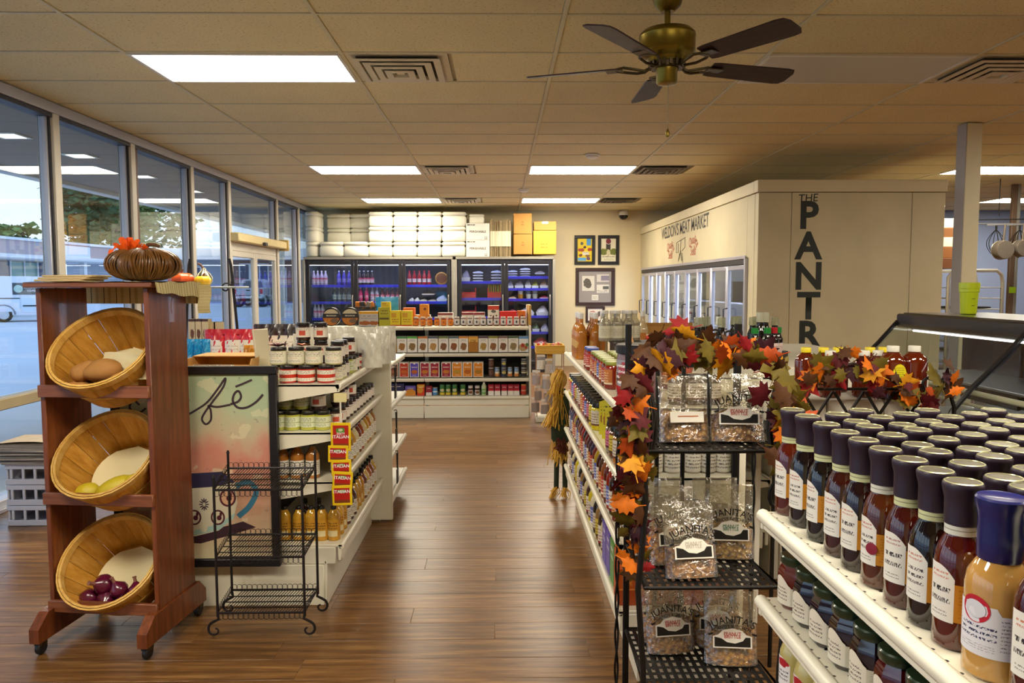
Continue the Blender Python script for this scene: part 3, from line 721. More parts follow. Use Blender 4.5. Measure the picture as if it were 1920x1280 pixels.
# right cooler
G2 = 'packaged foods in the two-door cooler'
def stack(px0, px1, z, n, hh, col, what):
    for k in range(n): pack('food_tray', px0, px1, z+k*hh, hh*.98, .22, col, '%s, %s from bottom' % (what, ORD[k]), group=G2)
pack('wrapped_loaf', 864, 882, 1.50, .20, .2, '8a7f92', 'grey wrapped loaf at the top left of the two-door cooler', group=G2)
stack(886, 906, 1.50, 4, .045, 'c9cdea', 'pale clear tray, left stack of the two-door cooler')
stack(920, 941, 1.50, 4, .048, 'b9c4e6', 'pale clear tray, middle stack of the two-door cooler')
red_p = mat('bin_red', 'd83030', .4)
def bin_(px0, px1, z, label, fill):
    a = at(px0, 540, Y=YC+.15).x; b = at(px1, 540, Y=YC+.15).x
    t = thing('red_bin', label, 'bin', T(a, YC+.15, z), 'red plastic bins'); w = b-a
    ob('bin_body', MB().bbox(0, w, 0, .012, 0, .10, .003).bbox(0, .012, .013, .28, 0, .17, .003).bbox(w-.012, w, .013, .28, 0, .17, .003).box(.012, w-.012, .012, .28, 0, .01), red_p, t)
    return a, w
a, w = bin_(862, 892, 1.225, 'empty red plastic bin at the left of the two-door cooler', False)
a, w = bin_(914, 942, 1.225, 'red plastic bin filled with yellow-green snack sticks', True)
for k in range(9):
    x = a+.022+k*(w-.044)/8
    o = ob('snack_stick', MB().bbox(-.010, .010, -.006, .006, 0, .21, .004), mat('stick_yellow%d' % (k % 3), ('d8c82a', '8aa82a', 'e0a030')[k % 3], .4), None, T(x, YC+.20, 1.24, rx=-.15+.03*(k % 3), ry=.12*sin(k*2.1)))
    tag(o, 'yellow-green wrapped snack stick in the red bin, %s from the left' % ORD[k], 'snack stick', 'snack sticks in the red bin')
bin_(862, 892, .92, 'red plastic bin on the lower shelf of the two-door cooler', False)
stack(951, 971, 1.58, 3, .038, 'b4bce4', 'pale tray, first stack of the rightmost cooler door'); stack(975, 995, 1.58, 4, .038, 'c4caea', 'pale tray, second stack of the rightmost cooler door')
pack('food_tray', 1003, 1022, 1.62, .06, .2, '9a8f94', 'single tilted tray at the top right of the two-door cooler', group=G2)
pack('meat_pack', 951, 963, 1.385, .13, .2, '8d86a0', 'first grey meat pack on the second shelf of the right cooler door', group=G2); pack('meat_pack', 965, 982, 1.385, .14, .2, '9a8fa6', 'wide speckled meat pack on the second shelf, right cooler door', group=G2)
pack('meat_pack', 984, 996, 1.385, .15, .2, 'a49aa0', 'tall wrapped pack on the second shelf, right cooler door', group=G2); pack('meat_pack', 997, 1010, 1.385, .13, .2, '8a8a3c', 'green-brown pack on the second shelf, right cooler door', group=G2); pack('meat_pack', 1012, 1028, 1.385, .14, .2, 'b08a84', 'pinkish pack at the right end of the second shelf', group=G2)
tub = MB().lathe([(.036, 0), (.045, .07), (.047, .07), (.047, .078), (0, .079)], 18).mesh('dip_tub')
for k, (px, z, c) in enumerate(((976, 1.21, 'd9962c'), (976, 1.289, 'ece6d2'), (991, 1.21, 'ece6d2'), (990, 1.289, '7d8ca0'), (1003, 1.21, 'e0d9c6'), (1003, 1.289, '9aa6b4'))):
    q = at(px, 540, Y=YC+.2); o = ob('dip_tub', tub, printed('tub_'+c, c, lines=((0, 1, .2, .8, 3, '5a5a50'),)) if 0 else mat('tub_'+c, c, .4), None, T(q.x, q.y, z))
    tag(o, '%s round tub, %s pair on the third shelf of the right cooler door, %s' % (('orange', 'cream', 'cream', 'slate', 'ivory', 'grey')[k], ('left', 'left', 'middle', 'middle', 'right', 'right')[k], ('lower', 'upper')[k % 2]), 'tub', 'round tubs in the cooler')
pack('meat_pack', 954, 968, 1.21, .05, .2, 'd9a880', 'low tan pack at the left of the third shelf, right cooler door', group=G2); pack('meat_pack', 1012, 1029, 1.21, .06, .2, 'e04a78', 'bright pink meat pack on the third shelf, right cooler door', group=G2)
pack('meat_pack', 950, 970, .93, .12, .2, 'c8606a', 'red meat pack on the fourth shelf, right cooler door', group=G2); pack('meat_pack', 974, 1002, .93, .16, .2, 'd4cde4', 'big clear bag of meat in the middle of the fourth shelf', group=G2); pack('meat_pack', 1005, 1029, .93, .18, .2, 'cfc4d6', 'round white bagged meat at the right of the fourth shelf', group=G2)
pack('meat_pack', 998, 1012, .66, .15, .2, '4a5a3a', 'dark green bag low in the right cooler door', group=G2); pack('meat_pack', 1014, 1029, .66, .15, .2, 'b8b0d0', 'pale bag low in the right cooler door', group=G2); pack('meat_pack', 1000, 1028, .42, .16, .2, 'd04a4a', 'red pack on the lowest visible shelf of the right cooler door', group=G2)
# ------------------------------------------------------------------ boxes on top of the coolers
foam = mat('styrofoam', 'e2decc', .8, var=.03, vs=40, bump=.08, bs=220)
fw, fh, fd = .395, .245, .45
fbm = MB()
fbm.bbox(-fw/2, fw/2, 0, fd, 0, fh*.74, .028); lidm = MB().bbox(-fw/2-.004, fw/2+.004, -.004, fd+.004, fh*.742, fh, .028)
fb_m, fl_m = fbm.mesh('cooler_tub', ang=50), lidm.mesh('cooler_lid', ang=50)
ZT = 1.906
def foam_box(x, y, z, label, rz=0, s=1, nx=1):
    t = thing('foam_cooler_box', label, 'foam box', T(x, y, z, rz=rz, s=s) @ Matrix.Diagonal((nx, 1, 1, 1)), 'white foam cooler boxes')
    ob('tub', fb_m, foam, t); ob('lid', fl_m, foam, t)
cols = [at(713, 450, Y=YC+.08).x + k*.402 for k in range(4)]
for r in range(3):
    for c in range(4):
        foam_box(cols[c]+.006*(r-1), YC+.10, ZT+r*.2465, 'white foam box, %s row of the bright front block, %s from the left' % (('bottom', 'middle', 'top')[r], ORD[c]))
for c in range(2): foam_box(at((622, 667)[c], 465, Y=YC+.05).x, YC+.02, ZT, 'white foam box, lowest row left of the front block, %s one' % ('left', 'right')[c])
for r in range(2):
    for c in range(2): foam_box(at((635, 678)[c], 430, Y=YC+.5).x, YC+.49, ZT+.2465*(r+1), 'shaded foam box in the recessed rear stack, %s row, %s one' % (('lower', 'upper')[r], ('left', 'right')[c]))
for c in range(2): foam_box(at((635, 678)[c], 430, Y=YC+.5).x, YC+.49, ZT, 'foam box at the hidden bottom of the recessed rear stack, %s one' % ('left', 'right')[c])
for r in range(3): foam_box(-3.085, YC+.06, ZT+r*.2465, 'grey-looking foam box against the window wall, %s of its stack' % ('bottom', 'middle', 'top')[r], nx=.52)
# perishable cartons
carton_w = mat('carton_white', 'd9d4c8', .7, var=.03); inkd = mat('ink_dark', '2c2a2a', .6)
a, b = at(874, 470, Y=YC+.1).x, at(918, 470, Y=YC+.1).x; w = b-a
for r in range(2):
    t = thing('perishable_carton', 'white carton printed PERISHABLE beside the foam boxes, %s of two' % ('lower', 'upper')[r], 'carton', T(a, YC+.1, ZT+r*.275), 'white perishable cartons')
    ob('box', MB().bbox(0, w, 0, .4, 0, .272, .003), carton_w, t)
    ob('lettering', text('PERISHABLE', .052, bold=.012), inkd, t, T(w*.5, -.0015, .12)); ob('size_mark', text('MEDIUM', .034, bold=.012, align='LEFT'), inkd, t, T(.02, -.0015, .235))
    ob('arrow_mark', MB().box(w-.075, w-.068, -.0012, -.0004, .02, .06).box(w-.05, w-.043, -.0012, -.0004, .02, .06).box(w-.08, w-.038, -.0012, -.0004, .014, .02), inkd, t)
t = foam_box(a+w*.45, YC+.15, ZT+.55, 'low foam box lid resting on the perishable cartons', s=.62)
# bundle of flattened cartons standing upright
a, b = at(919, 470, Y=YC+.1).x, at(958, 470, Y=YC+.1).x
t = thing('flat_carton_bundle', 'bundle of flattened cardboard sheets standing on edge with white band', 'cardboard bundle', T(a, YC+.1, ZT)); n = 22; w = (b-a)/n
kraft = mat('kraft_edge', '8d7a58', .85, orand=.3, vs=30, var=.2); pale = mat('carton_pale_edge', 'd9cfae', .8, orand=.2, vs=30, var=.1)
for k in range(n):
    h = .60+rnd.uniform(-.02, .02); o = ob('cardboard_sheet', MB().box(k*w+.001, (k+1)*w-.001, rnd.uniform(0, .02), .38, 0, h), kraft, t)
    ob('pale_edge', MB().box(k*w+.0012, (k+1)*w-.0012, -.003, -.0002, .17, .42), pale, o)
def carton(px0, px1, py0, py1, m, label, dep=.4, lines=(), tape=None):
    p = at(px0, py1, Y=YC+.1); q = at(px1, py0, Y=YC+.1); w, h = q.x-p.x, q.z-p.z
    t = thing('cardboard_carton', label, 'carton', T(p.x, YC+.1, max(p.z, ZT)), 'brown cartons on the cooler'); h = q.z-max(p.z, ZT)
    ob('box', MB().bbox(0, w, 0, dep, 0, h, .004), m, t)
    if tape: ob('tape', MB().box(w*.36, w*.64, -.002, -.0005, h*.72, h+.001).box(w*.36, w*.64, -.002, dep, h+.0005, h+.002), mat('packing_tape', 'd8c8a0', .25, spec=.7), t)
    for (x, z, s, st) in lines: ob('lettering', text(st, s, bold=.01), mat('ink_brown', '5a3a14', .6), t, T(w*x, -.0015, h*z))
kb = mat('carton_kraft', 'a87834', .75, var=.06, vs=3); kb2 = mat('carton_kraft_light', 'c8942c', .7, var=.06, vs=3)
carton(963, 998, 439, 476.5, kb, 'brown carton, lower of the two stacked left of the yellow one', lines=((.5, .55, .03, 'IIIII'), (.5, .42, .03, 'IIIIIII')))
carton(963, 997, 400, 438.3, kb, 'brown carton, upper of the two stacked left of the yellow one', lines=((.5, .55, .03, 'IIIII'), (.5, .42, .03, 'IIIIIII')))
carton(1000, 1043, 432, 476.5, kb2, 'large bright yellow-brown carton at the right end of the cooler top', lines=((.45, .40, .035, '14 X 14'), (.45, .26, .035, '14 X 14')))
carton(1001, 1043, 415, 431.4, kb, 'flat taped brown carton on top of the yellow-brown one', tape=True)
# ------------------------------------------------------------------ framed pictures on the back wall
fr_b = mat('frame_black', '17151a', .4); fr_br = mat('frame_brown', '38201c', .4); pglass = clear('picture_glass', 'ffffff', .8, .02)
def picture(px0, py0, px1, py1, fm, label, art, fw=.055):
    p = at(px0, py1, Y=13.38); q = at(px1, py0, Y=13.38); w, h = q.x-p.x, q.z-p.z
    t = thing('framed_picture', label, 'picture frame', T(p.x, 13.4, p.z), 'framed prints on the back wall')
    ob('frame', MB().bbox(0, w, -.03, -.002, 0, fw, .004).bbox(0, w, -.03, -.002, h-fw, h, .004).bbox(0, fw, -.03, -.002, fw, h-fw, .004).bbox(w-fw, w, -.03, -.002, fw, h-fw, .004), fm, t)
    ob('print', MB().quad([(fw, -.012, fw), (w-fw, -.012, fw), (w-fw, -.012, h-fw), (fw, -.012, h-fw)]), art, t)
    return t, w, h
t, w, h = picture(1077, 441, 1116, 496, fr_b, 'black framed yellow collage print, upper left of the group', printed('art_yellow', 'e6c81e', blobs=((.3, .78, .1, .07, '5a5a5a'), (.5, .62, .1, .06, '4a2a24'), (.25, .50, .22, .07, 'b8402a'), (.85, .52, .16, .07, 'c04a2a'), (.22, .27, .13, .06, '8a4a1c'), (.75, .13, .13, .08, '6a4a6c'), (.7, .25, .18, .04, '8a5a1c')), frames=((.63, .93, .70, 1.0, '4a9ad8'), (.03, .6, .03, .17, '5aa2d8'), (.35, .8, .28, .42, 'f4ead8')), lines=((.38, .8, .29, .41, 2, '5a2a20'),)))
t, w, h = picture(1121, 441, 1161, 496, fr_b, 'black framed cream poster with a dark vertical banner, upper right of the group', printed('art_cream', 'e4dcbc', blobs=((.2, .42, .26, .14, '7c8436'), (.85, .42, .26, .14, '7c8436'), (.5, .38, .12, .15, 'e8dcb0')), frames=((.34, .64, .45, 1.0, '3c3434'),), lines=((.05, .95, .16, .26, 1, '4a4438'), (.2, .85, .04, .14, 2, '8a8068'))))
ob('round_badge', MB().lathe([(.045, 0), (.045, .003), (0, .004)], 24, M=T(w*.5, -.0125, h*.80, rx=pi/2)), printed('badge', '7a2a34'), t); ob('badge_ring', MB().lathe([(.048, 0), (.056, .002), (.048, .003)], 24, cap=False, M=T(w*.5, -.0125, h*.80, rx=pi/2)), mat('badge_white', 'e8e0d4', .5), t)
picture(1079, 502, 1153, 573, fr_br, 'large brown framed grey board with photographs and clippings', printed('art_board', '9a928c', frames=((.10, .48, .37, .85, 'd9d2c2'), (.55, .93, .66, .90, 'd4ccc0'), (.55, .93, .30, .57, 'e0dacb'), (.40, .60, .07, .24, 'e6e0d0'), (.68, .93, .70, .86, '8a8290'), (.74, .92, .42, .52, '5a5a54')), blobs=((.26, .62, .12, .16, '6a6458'),), lines=((.56, .92, .31, .40, 2, '6a645a'), (.42, .58, .1, .2, 2, '8a8478'))), .06)
picture(1098, 574, 1134, 605, fr_br, 'small brown framed print below the grey board', printed('art_small', 'e6dccc', blobs=((.3, .65, .2, .15, 'b84a3c'), (.6, .4, .2, .2, 'a84a4a'), (.8, .6, .12, .2, '6a5a4c'))), .04)
# ------------------------------------------------------------------ walk-in cooler with lettering
pan = mat('walkin_panel', 'd2c6a2', .55, var=.14, vs=2.6, bump=.05, bs=90); fas = mat('walkin_fascia', 'dfd2ae', .55, var=.05, vs=3)
WX, WY, WH = 2.49, 7.30, 2.42
t = thing('walk_in_cooler', 'big cream walk-in cooler lettered THE PANTRY and WELDON\'S MEAT MARKET', 'walk-in cooler', T(0, 0, 0))
xs = [WX, at(1483, 450, Y=WY).x, at(1708, 450, Y=WY).x, at(1770, 450, Y=WY).x]
for a, b in zip(xs[:-1], xs[1:]): ob('front_panel', MB().bbox(a+.002, b-.002, WY, WY+.1, 0, WH-.10, .003), pan, t)
ob('front_fascia', MB().bbox(WX-.015, xs[-1]+.01, WY-.015, WY+.1, WH-.095, WH+.02, .004), fas, t)
ob('side_fascia', MB().bbox(WX-.015, WX+.1, WY+.101, YB-.002, WH-.095, WH+.02, .004), fas, t)
ob('right_wall', MB().box(xs[-1]-.1, xs[-1], WY+.1, YB-.01, 0, WH), pan, t); ob('roof', MB().box(WX+.1, xs[-1]-.1, WY+.1, YB-.01, WH-.1, WH), pan, t)
oz0, oz1, oy0, oy1 = .35, 1.70, 7.62, 13.2
ob('side_panel', MB().bbox(WX, WX+.1, WY+.102, oy0, 0, WH-.10, .003), pan, t); ob('side_panel', MB().bbox(WX, WX+.1, oy0+.001, oy1, oz1, WH-.10, .003), pan, t); ob('side_panel', MB().bbox(WX, WX+.1, oy0+.001, oy1, 0, oz0, .003), pan, t); ob('side_panel', MB().bbox(WX, WX+.1, oy1+.001, YB-.002, 0, WH-.10, .003), pan, t)
ob('inner_back', MB().box(3.75, 3.78, WY+.12, YB-.05, 0, WH-.12), mat('walkin_liner', 'c2c6cc', .5), t); ob('inner_floor', MB().box(WX+.1, 3.75, WY+.12, YB-.05, .02, .05), mat('walkin_floor', '8a8c90', .6), t)
tube_m = emission('walkin_tube', (.82, .88, 1.0), 12.0); walu = mat('walkin_aluminium', 'b8b8c4', .35, .5)
ob('door_header', MB().bbox(WX-.02, WX+.06, oy0, oy1, oz1-.06, oz1, .004), mat('header_dark', '26242a', .5), t)
ob('door_header_trim', MB().bbox(WX-.03, WX-.021, oy0-.04, oy1+.02, oz1-.005, oz1+.03, .003), walu, t); ob('jamb', MB().bbox(WX-.03, WX+.04, oy0-.045, oy0-.001, oz0, oz1, .004), walu, t)
nd = 9; dw = (oy1-oy0)/nd
for k in range(nd):
    a = oy0+k*dw; b = a+dw
    d = ob('cooler_door', MB().bbox(WX-.015, WX+.03, a+.004, a+.04, oz0, oz1-.065, .004).bbox(WX-.015, WX+.03, b-.04, b-.004, oz0, oz1-.065, .004).bbox(WX-.014, WX+.029, a+.04, b-.04, oz0, oz0+.05, .004).bbox(WX-.014, WX+.029, a+.04, b-.04, oz1-.11, oz1-.065, .004), walu, t)
    ob('pane', MB().box(WX+.005, WX+.011, a+.035, b-.035, oz0+.045, oz1-.105), cglass, d)
    ob('handle', MB().tube([(WX-.016, b-.06, .95), (WX-.06, b-.06, .96), (WX-.06, b-.06, 1.17), (WX-.016, b-.06, 1.18)], .008, 6), dark_al, d)
    ob('light_tube', MB().bbox(WX+.055, WX+.09, a+.17, a+.235, oz0+.02, oz1-.12, .006), tube_m, t, None)
for z in (.5, .85, 1.2):
    ob('inner_shelf', MB().box(3.15, 3.7, WY+.3, YB-.2, z-.02, z), walu, t)
G3 = 'dim stock inside the walk-in cooler'
for k in range(16):
    y = 8.4+.28*k; z = (.85, 1.2, .5)[k % 3]; h = .12+.08*((k*5) % 3)
    o = ob('stock_box', MB().bbox(0, .25, 0, .22, 0, h, .006), mat('stock_%d' % (k % 4), ('4a4a55', 'c9b98a', '8a8f9a', '5a4a40')[k % 4], .6), None, T(3.2, y, z+.001)); tag(o, 'dim boxed stock on the walk-in cooler shelves behind the glass doors', 'box', G3)
ink = mat('lettering_black', '1c2624', .5)
for s, py in zip('PANTRY', (375.5, 433, 490, 546, 600, 655)):
    z1 = at(1516, py, Y=WY).z; s_me = text(s, .36, bold=.032); ob('lettering', s_me, ink, t, T(at(1516, py+25, Y=WY).x, WY-.0015, z1-.262))
p = at(1515, 374, Y=WY); ob('lettering', text('THE', .105, bold=.004, shear=.12), ink, t, T(p.x, WY-.0015, p.z-.02, ry=-.05))
p0, p1 = at(1242, 448, X=WX), at(1327, 421, X=WX)
Ms = T(WX-.002, (p0.y+p1.y)/2, 2.135) @ Matrix.Rotation(-pi/2, 4, 'Z')
ob('lettering', text("WELDON'S MEAT MARKET", .235, bold=.014, sx=.94), mat('lettering_charcoal', '3c3a38', .6), t, Ms)
redi = mat('lettering_red', 'b5644e', .6); grey_i = mat('sketch_ink', '6c655a', .6)
for py, y in ((0, 11.05), (0, 9.75)):
    M2 = T(WX-.002, y, 1.97) @ Matrix.Rotation(-pi/2, 4, 'Z'); ob('lettering', text('Quality', .16, bend=.35, bold=.012, shear=.2, sx=.9), redi, t, M2)
    M2 = T(WX-.002, y, 1.82) @ Matrix.Rotation(-pi/2, 4, 'Z'); ob('lettering', text('Sells', .17, bold=.012, shear=.2, sx=.9), redi, t, M2)
sk = MB(); M2 = T(WX-.003, 10.4, 1.80, s=.72) @ Matrix.Rotation(-pi/2, 4, 'Z')
for pts in ([(-.35, .32), (.35, .38)], [(-.35, .32), (-.38, .12), (-.2, .12), (-.22, .3)], [(.3, .36), (.32, .2), (.08, .14)], [(0, .35), (-.05, .12), (.05, -.05)], [(-.15, -.02), (-.02, .15), (.12, -.05)], [(.1, .1), (.16, -.1)], [(-.1, .1), (-.2, -.05)]):
    sk.tube([(x, 0, z) for x, z in pts], .006, 4)
ob('butcher_sketch', sk, grey_i, t, M2)
# ------------------------------------------------------------------ white shelving
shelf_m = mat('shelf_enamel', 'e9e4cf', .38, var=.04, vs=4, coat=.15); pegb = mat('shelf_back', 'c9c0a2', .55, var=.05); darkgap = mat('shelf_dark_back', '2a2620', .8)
def perf_mat():
    t = NT('shelf_perforated'); s = t.new('ShaderNodeSeparateXYZ'); t.link(t.coord(), s.inputs[0])
    def cell(x, p): return t.math('SUBTRACT', t.math('MULTIPLY', t.math('FRACT', t.math('DIVIDE', x, p)), p), p/2)
    fx, fy = cell(s.outputs[0], .0254), cell(s.outputs[1], .030)
    d = t.math('SQRT', t.math('ADD', t.math('MULTIPLY', fx, fx), t.math('MULTIPLY', fy, fy)))
    top = t.new('ShaderNodeNewGeometry'); ns = t.new('ShaderNodeSeparateXYZ'); t.link(top.outputs['Normal'], ns.inputs[0])
    hole = t.math('MULTIPLY', t.math('LESS_THAN', d, .0030), t.math('GREATER_THAN', ns.outputs[2], .9))
    t.link(t.mix(hole, lin('e6e3d2'), lin('1a1712')), t.b.inputs['Base Color']); t.b.inputs['Roughness'].default_value = .35; return t.m
perf_m = perf_mat()
def gondola(label, xf, xs, y0, y1, zs, zbase, sides=1, xf2=None, end_panels=(), top=None, back=None, kick=.07, lip=True, sm=None):
    """run of shelving along Y: xf = shelf front edge, xs = spine; sides=2 adds shelves up to xf2"""
    t = thing('shelving_gondola', label, 'shelving unit', T(0, 0, 0)); sg = 1 if xf < xs else -1; sm = sm or shelf_m
    H = (top or zs[0]+.02)
    ob('back_panel', MB().box(min(xs-.012, xs+.012), max(xs-.012, xs+.012), y0+.03, y1-.03, .12, H), back or pegb, t)
    n = max(1, round((y1-y0)/1.2))
    for k in range(n+1):
        y = y0+(y1-y0)*k/n; y = min(max(y, y0+.02), y1-.02)
        ob('upright', MB().bbox(xs-.02, xs+.02, y-.018, y+.018, 0, H+.005, .003), sm, t)
    faces = [(xf, sg)] + ([(xf2, -sg)] if sides == 2 else [])
    for (f, g) in faces:
        inner = xs-g*.014
        def bx(m, a, b, yy0, yy1, z0, z1, bv=.004): m.bbox(min(a, b), max(a, b), yy0, yy1, z0, z1, bv); return m
        for z in zs:
            m = MB(); bx(m, f, inner, y0, y1, z-.012, z, .002)
            o = ob('shelf', m, sm, t)
            m = MB(); m.tube([(f+g*.004, y0, z-.008), (f+g*.004, y1, z-.008)], .0135, 10); bx(m, f+g*.002, f+g*.012, y0, y1, z-.035, z-.008, .003)
            ob('front_lip', m, sm, o)
            for yy in (y0, y1-.012):
                d = abs(inner-f)
                pl = [(0, z-.001), (d, z-.001), (d, z-.095), (d*.9, z-.095), (.02, z-.036), (0, z-.034)]
                pl = [(f+g*x, zz) for x, zz in pl]
                if g > 0: pl = pl[::-1]
                ob('shelf_bracket', MB().prism(pl, yy, yy+.012), sm, o)
        m = MB(); bx(m, f, inner, y0, y1, zbase-.012, zbase, .002); b = ob('base_deck', m, sm, t)
        m = MB(); m.tube([(f+g*.004, y0, zbase-.008), (f+g*.004, y1, zbase-.008)], .0135, 10); bx(m, f+g*.004, f+g*.02, y0, y1, zbase-.075, zbase-.01, .003); ob('front_lip', m, sm, b)
        m = MB(); bx(m, f+g*kick, f+g*(kick+.012), y0, y1, .0, zbase-.074, .003); ob('kick_plate', m, sm, b)
        for yy in (y0, y1-.014):
            m = MB(); bx(m, f+g*.03, inner, yy, yy+.014, zbase-.09, zbase-.012, .003); bx(m, f+g*(kick+.013), inner, yy, yy+.013, 0, zbase-.092, .003); ob('base_end', m, sm, b)
    for y in end_panels:
        m = MB(); a, b = xf, xs; m.bbox(min(a, b)-.005, max(a, b)+.01, y, y+.03, .02, H, .004); ob('end_panel', m, sm, t)
    return t
LGX = -.71; LZ = [1.0, .787, .565]; LB = .28
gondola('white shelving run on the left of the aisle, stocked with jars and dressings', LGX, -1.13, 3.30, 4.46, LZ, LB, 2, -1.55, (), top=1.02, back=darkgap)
gondola('short white shelving bay at the far end of the left run', -.665, -1.13, 4.50, 5.22, [.96, .70, .40], .16, 2, -1.55, (4.47,), top=1.03)
RGX = .42; RZ = [1.0, .75, .51]; RB = .265
gondola('white shelving run on the right of the aisle, behind the black iron rack', RGX, .85, 2.62, 4.85, RZ, RB, 1, None, (), top=1.02)
gondola('white shelving bay backing onto the right run, facing the counter', 1.28, .90, 3.50, 4.85, RZ, RB, 1, top=1.02)
FZ = [.97, .79, .60]
gondola('nearest white perforated shelving at the lower right, full of sauce bottles', .53, 1.06, .25, 1.50, FZ, .25, 1, top=.99, sm=perf_m)
BGY = 8.10
t = thing('shelving_gondola', 'white shelving unit facing the camera at the end of the aisle', 'shelving unit', T(0, 0, 0))
BX0, BXm, BX1 = -2.05, -.83, .31; BZ = [.997, .709, .436]; BB = .238
for (a, b) in ((BX0, BXm), (BXm, BX1)):
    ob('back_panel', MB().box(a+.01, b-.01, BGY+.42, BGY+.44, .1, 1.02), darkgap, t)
    for z in BZ:
        o = ob('shelf', MB().bbox(a+.003, b-.003, BGY+.05, BGY+.42, z-.03, z-.012, .002), shelf_m, t); ob('front_lip', MB().tube([(a+.003, BGY+.06, z-.024), (b-.003, BGY+.06, z-.024)], .016, 10).bbox(a+.003, b-.003, BGY+.05, BGY+.065, z-.045, z-.02, .003), shelf_m, o)
    o = ob('base_deck', MB().bbox(a+.003, b-.003, BGY+.0, BGY+.42, BB-.02, BB-.002, .002), shelf_m, t); ob('front_lip', MB().tube([(a+.003, BGY+.008, BB-.018), (b-.003, BGY+.008, BB-.018)], .018, 10), shelf_m, o)
    ob('base_rail', MB().bbox(a+.003, b-.003, BGY+.012, BGY+.03, BB-.10, BB-.03, .004), shelf_m, o); ob('kick_plate', MB().bbox(a+.003, b-.003, BGY-.005, BGY+.011, 0, BB-.105, .004), shelf_m, o)
for x in (BX0, BXm, BX1): ob('upright', MB().bbox(x-.02, x+.02, BGY+.38, BGY+.42, 0, 1.22 if x == BX1 else 1.02, .003), shelf_m, t)
ob('end_panel', MB().bbox(BX1, BX1+.02, BGY+.02, BGY+.42, .0, 1.0, .003), shelf_m, t)
ob('end_riser', MB().bbox(BX1, BX1+.025, BGY+.08, BGY+.42, 1.0, 1.22, .004), mat('riser_wood', 'c89a4c', .5), t)

# ------------------------------------------------------------------ product kinds
def jar_spec(r, h, lidh=.014, body='b8341e', lid='1d1a1c', labm=None, la=(-2.2, 2.2), lz=(.18, .72), seg=18, rough=.08, waist=False, lidtop=None):
    b = MB().lathe([(r*.86, 0), (r*.98, h*.03), (r, h*.08), (r, h*.70), (r*.97, h*.78), (r*.80, h-lidh)], seg).mesh('jar_body')
    l = MB().lathe([(r*.86, h-lidh-.002), (r*.9, h-lidh), (r*.9, h-.003), (r*.86, h), (0, h)], seg).mesh('lid')
    lb = MB().cylpatch(r+.0006, la[0], la[1], h*lz[0], h*lz[1], 14).mesh('label')
    return [('jar_body', b, mat('fill_'+body, body, rough, coat=.6, var=.12, vs=30)), ('lid', l, mat('lid_'+lid, lid, .3, .2, coat=.2)), ('label', lb, labm)]
def bottle_spec(r, h, body, cap, labm, la=(-2.4, 2.4), lz=(.1, .5), shoulder=.62, neck=.38, caph=.12, seg=16, sq=False):
    b = MB().lathe([(r*.88, 0), (r, h*.02), (r, h*shoulder), (r*.93, h*(shoulder+.05)), (r*.6, h*(shoulder+.15)), (r*neck, h*(shoulder+.21)), (r*neck, h*(1-caph))], 4 if sq else seg, M=T(rz=pi/4) if sq else None).mesh('bottle_body')
    c = MB().lathe([(r*neck*1.15, h*(1-caph)-.001), (r*neck*1.2, h*(1-caph)+.002), (r*neck*1.15, h-.002), (r*neck, h), (0, h)], 14).mesh('cap')
    lb = MB().cylpatch(r*(.72 if sq else 1)+.0006, la[0], la[1], h*lz[0], h*lz[1], 14).mesh('label')
    return [('bottle_body', b, mat('fill_'+body, body, .08, coat=.6, var=.12, vs=30)), ('cap', c, mat('lid_'+cap, cap, .3, .2, coat=.2)), ('label', lb, labm)]
def recol(spec, **kw): return {k: v for k, v in kw.items()}
def fillm(c): return mat('fill_'+c, c, .08, coat=.6, var=.12, vs=30)
def lidm_(c): return mat('lid_'+c, c, .3, .2, coat=.2)
L_red = printed('label_red_band', 'f1ead8', bands=((.30, .62, 'c6341c'),), lines=((.3, .7, .66, .95, 3, '5a5448'), (.3, .7, .04, .24, 2, '8a8070')))
L_cream = printed('label_cream', 'efe9d2', lines=((.25, .75, .55, .95, 3, '6c6550'), (.4, .62, .40, .50, 1, 'd07a2a'), (.25, .7, .08, .3, 3, '8a846c')))
L_cream2 = printed('label_cream_pink', 'ece2d4', frames=((.42, .62, .2, .7, 'c8503c'),), lines=((.25, .75, .7, .95, 2, '5a5048'),))
L_green = printed('label_pale_green', 'dfe4c4', bands=((.42, .48, '8a9a4a'),), lines=((.3, .7, .55, .92, 3, '5a6040'), (.3, .7, .06, .36, 3, '6a7048')))
L_white = printed('label_white_text', 'efebdf', lines=((.2, .8, .1, .9, 6, '5a5650'),))
L_gold = printed('label_gold', 'c8922c', frames=((.3, .7, .15, .45, 'e8d9a8'),), lines=((.3, .7, .5, .9, 3, '5a3a10'),))
jA = jar_spec(.039, .078, body='b8281c', lid='241c1e', labm=L_red, lz=(.12, .74)); jB = jar_spec(.039, .078, body='cfc98a', lid='2a2422', labm=L_cream, lz=(.10, .78))
jC = jar_spec(.036, .085, body='b9b84a', lid='24221e', labm=L_green); jD = jar_spec(.034, .085, body='3a2420', lid='1c1a1c', labm=L_cream2)
bD = bottle_spec(.031, .165, 'a86a28', '26221e', L_white); bM = bottle_spec(.028, .155, 'c8962c', '1a1818', L_gold, lz=(.05, .62), shoulder=.72)
